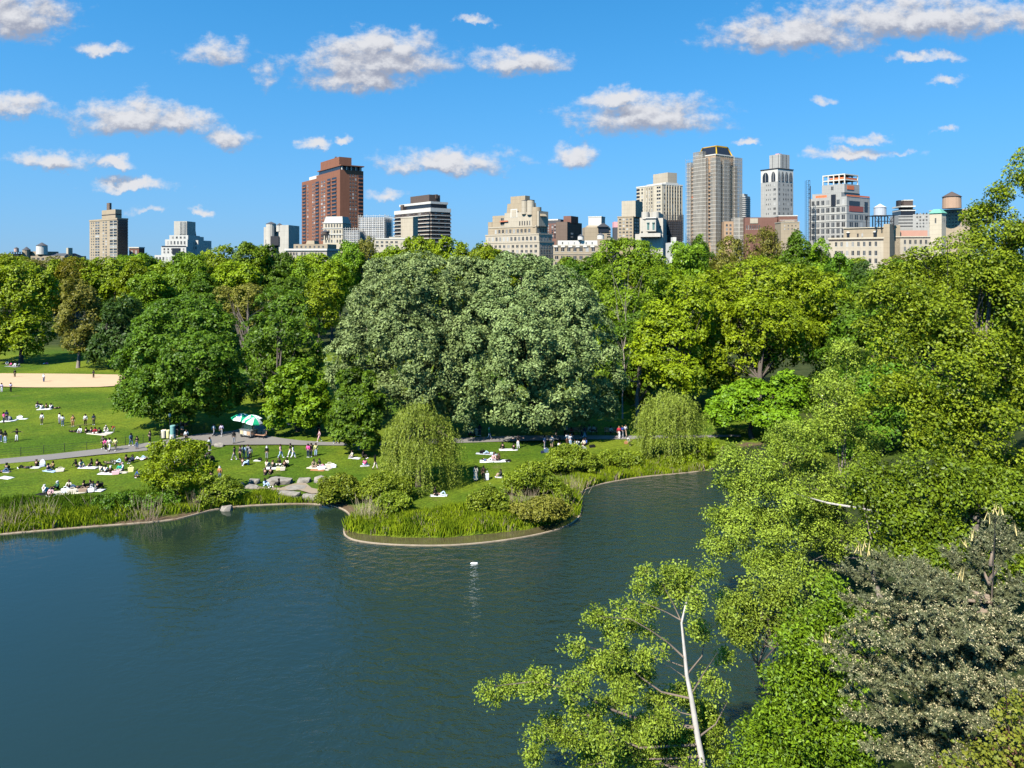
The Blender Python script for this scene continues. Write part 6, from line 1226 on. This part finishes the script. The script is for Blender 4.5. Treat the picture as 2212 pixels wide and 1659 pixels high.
 (C7,932,1000,'sit',0,'k','w','k','person in black and white facing us in the middle seated group',g_pic),
 (C7,1020,1040,'hug',190,'d','d','h','person in dark brown in the middle seated group',g_pic),
 (C7,1066,1012,'sit',-10,'c','k','K','person with long black hair and pale top, right of the middle seated group',g_pic),
 (C7,1530,1032,'sit',30,'t','t','k','person in tan on the piebald blanket',g_pic),
 (C7,1626,1018,'sit',-20,'k','k','K','person in black on the piebald blanket',g_pic),
 (C7,690,1235,'hug',180,'d','n','h','person in black sweater on the flat grey slab, left of the pair',g_pic,dict(z=.32)),
 (C7,782,1222,'hug',185,'d','k','k','person in black sweater on the flat grey slab, right of the pair',g_pic,dict(z=.32)),
 (C7,685,1408,'hug',70,'l','l','k','person in pale blue sitting on the ledge by the water',g_pic,dict(z=.2)),
 (C7,925,1405,'hug',-80,'k','k','K','person in black holding a phone on the ledge by the water',g_pic,dict(z=.2)),
 (C2,1052,682,'sit',-60,'c','g','k','person in white on a pale towel, left of the willow',g_pic),
 (C2,1148,682,'hug',60,'k','k','k','person in black facing the one in white, left of the willow',g_pic),
 (C2,1162,750,'sit',180,'P','l','k','person in hot pink sitting on a pale mat left of the willow',g_pic),
 (C2,1250,786,'walk',80,'k','c','K','person half hidden at the left side of the nearer willow',g_lawn),
 (C2,1768,1006,'sit',80,'k','k','k','person in black sitting below the nearer willow',g_pic),
 (C2,1812,1004,'lie',70,'k','l','K','person in black and pale jeans lying below the nearer willow',g_pic),
 # right of the willow
 (C3,80,488,'stand',30,'n','n','k','person in navy with a pram on the grass before the silvery tree',g_under),
 (C3,136,494,'stand',0,'c','c','t','child in cream between two adults in navy',g_under,dict(sc=.74)),
 (C3,163,496,'stand',180,'n','n','k','person in navy right of the child in cream',g_under),
 (C3,246,528,'walk',70,'G','s','w','white-haired person in green jacket walking on the path',g_path,dict(path=1)),
 (C3,494,596,'reach',185,'k','w','k','person in black jacket and white trousers throwing with an arm out',g_lawn),
 (C3,360,606,'sit',190,'k','k','k','person in black, left of two on the pale blanket right of the willow',g_pic),
 (C3,456,613,'hug',180,'k','k','k','person in black, right of two on the pale blanket right of the willow',g_pic),
 (C3,245,652,'lie',-90,'l','l','k','person in pale blue lying on the upper small blanket',g_pic),
 (C3,232,716,'lie',60,'b','w','K','person in teal lying on the white blanket',g_pic),
 (C3,284,708,'sit',10,'p','v','h','person in pale pink on the white blanket',g_pic),
 (C3,326,710,'hug',-20,'d','d','h','person in dark brown on the white blanket',g_pic),
 (C3,128,876,'stand',185,'c','c','K','person in long cream dress walking with the one in brown',g_lawn,dict(skirt=1)),
 (C3,195,876,'walk',185,'d','k','k','person in dark brown jacket carrying a white tote',g_lawn),
 (C3,345,846,'hug',-70,'K','t','k','person with curly hair sitting alone by the bush on the point',g_pic),
 (C8,240,762,'stand',60,'v','g','k','person in lilac top, left of the one with grey backpack',g_lawn),
 (C8,378,748,'stand',180,'z','t','t','person with round grey backpack near the thin young tree',g_lawn),
 (C8,640,560,'stand',180,'w','d','k','tall broad person in white shirt before the hanging boughs',g_path,dict(path=1,sc=1.12)),
 (C8,765,480,'sit',0,'r','k','h','person in dark red sitting in the shade of the silvery tree',g_under),
 (C8,680,702,'stand',200,'w','D','k','person in white top and brown trousers among the group by the path',g_lawn),
 (C8,742,722,'stand',180,'s','l','h','person in light blue dress among the group by the path',g_lawn),
 (C8,962,562,'walk',120,'H','n','t','person in tan scarf and navy on the path by the silvery tree',g_path,dict(path=1)),
 (C8,1020,578,'walk',100,'n','l','h','person in navy top and wide pale trousers striding along the path',g_path,dict(path=1)),
 (C8,1112,478,'sit',20,'c','c','h','person in cream leaning over on the bench, left',g_under,dict(z=.42)),
 (C8,1202,482,'sit',-10,'c','k','k','person in cream and black on the bench, right',g_under,dict(z=.42)),
 (C8,1535,500,'sit',30,'c','k','k','person in pale top sitting in the shade right of the benches',g_under,dict(z=.35)),
 (C8,1700,575,'walk',160,'r','w','t','person in red and white at the edge of the far willow',g_path,dict(path=1)),
 (C8,1762,560,'walk',170,'B','g','t','person in blue beside the one in red, by the far willow',g_path,dict(path=1)),
 (C8,1822,550,'walk',185,'z','t','t','person in beige coat, nearest the far willow',g_path,dict(path=1)),
 (C8,530,752,'sit',180,'w','k','k','person in white with back turned, left of the picnic by the path',g_pic),
 (C8,822,705,'hug',185,'y','c','k','person in pale yellow in the picnic by the path',g_pic),
 (C8,892,715,'hug',150,'s','b','k','person in grey-blue bending over in the picnic by the path',g_pic),
 (C8,1002,700,'sit',-20,'c','k','k','person in cream half behind the broad bush',g_pic),
 (C8,1042,688,'sit',-40,'B','k','k','person in blue, right end of the picnic by the path',g_pic),
 (C8,1915,735,'bend',-70,'g','k','w','person in grey with backpack crouching by the far willow',g_lawn,dict(sc=.85)),
]:
    kw = a[10] if len(a) > 10 else {}
    person(*a[:10], **kw)
for a in [(C1,392,486,3.2,1.3,'w','white blanket under the far lawn group below the infield'),(C1,75,585,3.0,1.2,'w','white blanket by the bright pink figure at the left edge'),(C1,190,568,2.4,.8,'w','white blanket with bags on the far lawn at left'),(C1,110,114,5.5,1.6,'g','pale rug under the tiny group beneath the far trees'),
 (C1,860,694,5.2,1.6,'c','cream blanket under the large seated group on the far lawn'),(C1,935,686,2.0,.9,'w','white blanket at the right of the large seated group'),
 (C5,118,418,1.2,.6,'z','small pale towel at the left edge of the near lawn'),(C5,110,520,2.4,1.0,'W','empty bright white blanket at the left edge'),(C5,560,338,3.0,.8,'w','long white blanket by the person in dark brown'),(C5,875,398,2.6,.8,'l','pale blue blanket under the person in navy'),
 (C5,1530,338,3.4,1.0,'w','white blanket of the middle picnic near the path'),(C5,1850,440,2.8,1.0,'w','white blanket of the round picnic group'),(C5,2090,425,2.4,.9,'c','cream blanket under the emerald green person'),
 (C5,1180,765,5.6,2.0,'c','big cream blanket of the large picnic above the reeds'),(C5,870,830,1.5,.9,'W','white blanket under the person in pink'),(C5,1680,730,2.2,1.0,'w','white blanket at the right end of the big picnic'),(C5,735,800,1.8,.8,'k','black blanket at the left end of the big picnic'),
 (C7,850,1055,3.2,1.1,'w','white blanket of the middle seated group'),(C7,1640,1050,4.4,1.6,'c','piebald cream blanket of the pair in tan and black'),(C7,1600,1090,2.6,.7,'O','orange blanket edge before the piebald one'),
 (C7,560,925,1.3,.6,'w','small white cloth right of the chatting circle'),(C2,1075,686,2.2,.8,'w','pale towel under the pair left of the willow'),(C2,1162,752,1.6,.6,'z','pale mat under the hot pink person'),(C2,1800,1008,2.6,.8,'w','white blanket below the nearer willow'),
 (C3,412,612,3.6,1.0,'w','pale blanket of the two in black right of the willow'),(C3,225,652,4.2,.7,'s','upper small blanket with black bag right of the willow'),(C3,290,716,5.2,1.2,'W','bright white blanket with three people right of the willow'),(C3,335,850,1.0,.5,'w','small white cloth by the curly-haired person'),
 (C8,800,752,5.0,1.2,'w','white blanket of the picnic by the path')]: blanket(*a)
for a in [(C5,735,318,.62,.80,'W','big white round backpack on the long white blanket',30,'backpack'),(C5,1040,400,.9,.42,'c','black and cream spotted bag right of the person in tan'),(C5,1128,775,.75,.62,'W','large white bag in the middle of the big picnic'),(C5,1250,770,.9,.5,'c','cream bag right of the large white one in the big picnic'),(C5,1430,760,.8,.5,'t','tan bag before the hunched pair in the big picnic'),(C5,1575,755,.6,.5,'W','white tote near the right end of the big picnic'),(C5,1742,660,.5,.5,'k','black bag at the far right of the big picnic'),
 (C5,2000,452,.8,.5,'p','peach bag before the person in black with white cap'),(C6,492,1075,.62,.66,'y','pale yellow bag right of the round picnic group'),(C6,1390,955,.7,.5,'O','orange and white bag glimpsed through the small tree'),(C6,1885,925,.7,.85,'k','big black bag right of the small yellow-green tree',60,'backpack'),
 (C7,915,1090,.62,.42,'y','yellow-orange paper bag of the middle seated group'),(C7,990,1092,.6,.5,'c','pink-cream paper bag beside the yellow one'),(C7,1660,1080,.9,.5,'W','big white bag on the piebald blanket'),(C7,1680,1030,.3,.3,'P','small hot pink bag on the piebald blanket'),(C7,1800,1035,1.0,.5,'c','cream and black bundle at the right of the piebald blanket'),(C7,1870,1045,.6,.42,'W','white bag at the far right of the piebald blanket'),
 (C7,600,925,.5,.35,'k','black bag by the small white cloth'),(C3,185,648,.7,.55,'k','black bag on the upper small blanket'),(C3,226,872,.42,.9,'w','white tote at the side of the person in dark brown'),(C3,408,720,.7,.3,'k','black bag at the end of the bright white blanket'),(C8,275,835,.7,.5,'b','blue-grey bag behind the spreading bush'),(C8,190,855,.4,.35,'n','small navy bag behind the bush on the point'),(C8,1170,745,.8,.42,'k','black and white bag at the right of the picnic by the path'),(C8,1835,690,.5,.4,'O','orange bag by the crouching person'),(C1,172,566,.8,.5,'W','white bag on the far lawn blanket at left'),(C1,78,578,.7,.6,'g','grey backpack by the person in navy at left',10,'backpack')]: bag(*a)

# ------------------------------------------------------------------ park furniture
IRON = plain('black_iron', (0.02, 0.02, 0.021), .6)
def fence(label, pts, h=1.05, posts=None):
    o = tag(empty('wire_fence', (pts[0][0], pts[0][1], pts[0][2])), label, 'fence'); b0 = np.array(pts[0])
    me = MB(); me.cyl(0, 0, -.2, h, .04, .035, 6); me.cyl(0, 0, h, h + .05, .05, .02, 6); me = me.mesh('post', IRON)
    for p in pts: link('post', me, o, tuple(np.array(p) - b0))
    for hh in (.35, .68, .98):
        b = MB(); b.tube([tuple(np.array(p) - b0 + (0, 0, hh)) for p in pts], .012, 4); b.build('wire', IRON, o)
fence('low black wire fence along the upper side of the left path', [ground_at(C1, x, y) for x, y in [(-40,905),(180,888),(378,868),(558,848),(750,836),(920,812),(1085,790),(1237,770),(1382,745),(1500,705),(1655,690),(1765,668)]])
fence('low black wire fence under the tree behind the far willow', [G(x, y) for x, y in [(1560,936),(1590,935),(1622,934),(1655,935),(1690,936)]])
# lamp post
p = ground_at(C6, 1165, 525); lp = tag(empty('street_lamp', (p[0], p[1], .1)), 'black park lamp post with frosted lantern at the path, under the maple', 'street lamp')
b = MB(); b.cyl(0, 0, 0, .5, .16, .12, 10); b.cyl(0, 0, .5, 3.0, .06, .05, 10); b.cyl(0, 0, 3.0, 3.12, .05, .14, 10); b.build('post', IRON, lp)
b = MB(); b.cyl(0, 0, 3.12, 3.42, .11, .2, 12); b.cyl(0, 0, 3.42, 3.62, .2, .12, 12); ln_ = b.build('lantern', plain('frosted_glass', (0.55, 0.52, 0.46), .4), lp); b = MB(); b.cyl(0, 0, 3.62, 3.78, .16, .02, 12); b.build('cap', IRON, ln_)
def bin_(x, y, w_, h, col, label):
    p = ground_at(C6, x, y); o = tag(empty('litter_bin', (p[0], p[1], .1)), label, 'bin'); b = MB(); b.cyl(0, 0, .06, h * .9, w_ * .46, w_ * .5, 16); b.build('barrel', plain('bin_' + col, CC[col], .6), o); c = MB(); c.cyl(0, 0, h * .9, h, w_ * .52, w_ * .36, 16); c.build('lid', MATS['bin_' + col], o); q = MB(); q.cyl(0, 0, 0, .06, w_ * .4, None, 16); q.build('foot', IRON, o)
bin_(1065, 500, .78, 1.15, 'c', 'cream rounded bin left of the lamp post'); bin_(1140, 505, .55, 1.15, 'y', 'yellow rounded bin against the lamp post')
p = ground_at(C6, 1215, 560); o = tag(empty('display_column', (p[0], p[1], .1)), 'teal column on a white base right of the lamp post', 'column'); b = MB(); b.cyl(0, 0, 0, 1.0, .42, .36, 16); b.build('base', WTRIM, o); b = MB(); b.cyl(0, 0, 1.0, 2.1, .33, .33, 16); b.cyl(0, 0, 2.1, 2.2, .37, .33, 16); b.build('column_top', plain('teal_panel', (0.18, 0.36, 0.32), .6, .1, 2.), o)
# food cart with umbrellas
STEEL = plain('brushed_steel', (0.50, 0.50, 0.49), .32, .1, 3., metal=.75)
p = ground_at(C7, 370, 545); cart = tag(empty('food_cart', (p[0], p[1] + .6, .107), R(-28)), 'silver food cart with counter and menu boards on the path under two green-white umbrellas', 'food cart')
b = MB(); b.box(-1.1, -.55, .28, 1.1, .55, 1.02); b.build('body', STEEL, cart)
b = MB(); b.box(-1.16, -.62, 1.02, 1.16, .62, 1.07); b.build('counter', STEEL, cart)
b = MB(); b.box(-.95, .05, 1.07, .6, .5, 1.62); b.build('display_case', plain('snack_display', (0.62, 0.55, 0.26), .5, .5, 6.), cart)
b = MB(); b.box(-.9, -.02, 1.66, .75, .02, 1.98); b.build('menu_board', plain('menu_yellow', (0.74, 0.52, 0.08), .6, .35, 7.), cart)
for xx, col in ((-.72, (0.50, 0.42, 0.25)), (0, (0.62, 0.60, 0.5)), (.68, (0.45, 0.30, 0.18))):
    b = MB(); b.box(xx - .3, -.575, .42, xx + .3, -.551, .92); b.build('picture_panel', plain('menu_picture_%d' % int(xx * 10 + 20), col, .5, .5, 8.), cart)
for sx in (-.8, .8):
    for sy in (-.5, .5):
        b = MB(); M = Matrix.Translation((sx, sy, .2)) @ Matrix.Rotation(R(90), 4, 'X'); b.cyl(0, 0, -.05, .05, .2, None, 14, M=M); b.build('wheel', plain('tyre', (0.02, 0.02, 0.02), .8), cart)
for sx in (-.92, .72):
    b = MB(); b.cyl(sx, .0, 1.07, 2.0, .025, None, 6); b.build('post', STEEL, cart)
def umbrella(dx, dy, h, rad, tilt, label):
    c, s_ = math.cos(R(-28)), math.sin(R(-28)); o = tag(empty('cart_umbrella', (p[0] + dx * c - dy * s_, p[1] + .6 + dx * s_ + dy * c, .107 + 1.07), 0), label, 'umbrella', 'green and white umbrellas over the food cart')
    b = MB(); b.cyl(0, 0, 0, h - 1.05, .028, None, 7); b.build('pole', STEEL, o)
    n = 8; can = MB(); T = Matrix.Translation((0, 0, h - 1.6)) @ Matrix.Rotation(R(tilt), 4, 'Y')
    for i in range(n):
        a0, a1 = 2 * math.pi * (i + .3) / n, 2 * math.pi * (i + 1.3) / n; rows = []
        for t in np.linspace(0, 1, 5): z_ = .62 * (1 - t ** 1.9); rows.append([T @ Vector((rad * t * math.cos(a), rad * t * math.sin(a), z_)) for a in (a0, a1)])
        rows.append([T @ Vector((rad * 1.0 * math.cos(a), rad * 1.0 * math.sin(a), -.14)) for a in (a0, a1)])
        vs = [v for r in rows for v in r]; can.add(vs, [(2 * k, 2 * k + 2, 2 * k + 3, 2 * k + 1) for k in range(5)], i % 2, False)
    cn = can.build('canopy', [plain('umbrella_green', (0.012, 0.34, 0.15), .6), plain('umbrella_white', (0.74, 0.75, 0.72), .6)], o)
    for i in range(n):
        a0 = 2 * math.pi * (i + .3) / n; r_ = MB(); r_.tube([T @ Vector((0, 0, .56)), T @ Vector((rad * .6 * math.cos(a0), rad * .6 * math.sin(a0), .36)), T @ Vector((rad * .99 * math.cos(a0), rad * .99 * math.sin(a0), -.03))], .012, 4); r_.build('rib', STEEL, cn)
umbrella(-1.25, .0, 3.05, 1.5, 6, 'green and white umbrella over the left end of the food cart'); umbrella(.15, .35, 2.95, 1.5, -3, 'green and white umbrella over the middle of the food cart, behind'); umbrella(1.25, -.15, 2.8, 1.25, 12, 'smaller tilted green and white umbrella over the right end of the food cart')
b_ = None
def bench(pt, yaw, label, col=(0.30, 0.20, 0.13)):
    o = tag(empty('park_bench', pt, R(yaw)), label, 'bench'); m_ = plain('bench_wood', col, .8, .25, 3.)
    b = MB()
    for i in range(4): b.box(-.9, -.24 + i * .125, .42, .9, -.13 + i * .125, .46)
    b.build('seat', m_, o); b = MB()
    for i in range(3): b.box(-.9, .27, .54 + i * .13, .9, .30, .64 + i * .13)
    b.build('backrest', m_, o)
    for sx in (-.75, 0, .75): b = MB(); b.box(sx - .03, -.22, 0, sx + .03, -.16, .419); b.box(sx - .03, .2, 0, sx + .03, .269, .9); b.box(sx - .03, -.16, .34, sx + .03, .2, .419); b.build('leg', IRON, o)
q = ground_at(C7, 600, 545); bench((q[0], q[1], .1), -20, 'wooden bench right beside the food cart', (0.42, 0.24, 0.15))
for cx, lab in ((1155, 'bench in the shade of the silvery tree with two people in cream'), (1535, 'bench in the shade near the far willow with one person in pale top'), (800, 'bench in the shade behind the broad man in white')):
    q = ground_at(C8, cx, 488); bench((q[0], q[1] + .1, q[2]), 0, lab, (0.16, 0.12, 0.085))
# pram near the silvery tree
q = ground_at(C3, 92, 492); o = tag(empty('pram', tuple(q), R(60)), 'pale brown pram beside the person in navy before the silvery tree', 'pram'); b = MB(); b.prism([(-.25, -.4), (.25, -.4), (.25, .4), (-.25, .4)], .45, .75, 0, [(-.3, -.45), (.3, -.45), (.3, .45), (-.3, .45)]); b.build('basket', plain('pram_cloth', (0.40, 0.28, 0.2), .85), o); b = MB(); b.prism([(-.3, 0), (.3, 0), (.3, .45), (-.3, .45)], .75, 1.05, 0, [(-.26, .2), (.26, .2), (.26, .42), (-.26, .42)]); b.build('hood', MATS['pram_cloth'], o)
for sx in (-.26, .26):
    for sy in (-.32, .32): b = MB(); b.cyl(0, 0, -.03, .03, .15, None, 12, M=Matrix.Translation((sx, sy, .15)) @ Matrix.Rotation(R(90), 4, 'Y')); b.build('wheel', MATS['tyre'], o)
b = MB(); b.tube([(-.25, -.4, .5), (-.25, -.62, .98), (.25, -.62, .98), (.25, -.4, .5)], .018, 5); b.build('handle', IRON, o)
# thin young tree beside the path on the right
vtree('young_tree', 'thin young tree with dark trunk standing at the path under the hanging boughs', 'linden', C8(495, 598), [(1203,915,12,14,0),(1197,905,10,10,0),(1212,922,9,9,0)], .09, 60, 18, .4, .3, k=8, spread=.7)
# scrap floating on the pond
q = G(1024, 1217, WZ); b = MB(); b.prism([(-.32, -.05), (-.1, -.12), (.22, -.09), (.34, .02), (.1, .1), (-.2, .09)], .0, .08, 0, [(-.26, -.03), (-.08, -.08), (.17, -.06), (.28, .02), (.08, .06), (-.15, .06)])
o = b.build('floating_scrap', plain('white_scrap', (0.8, 0.8, 0.78), .6)); o.location = (q[0], q[1], WZ - .01); tag(o, 'small white scrap floating on the dark open pond', 'litter')
for bb in ALLB:
    if not any(c.name.startswith('window') for c in bb.root.children) and bb.w: bb.done()
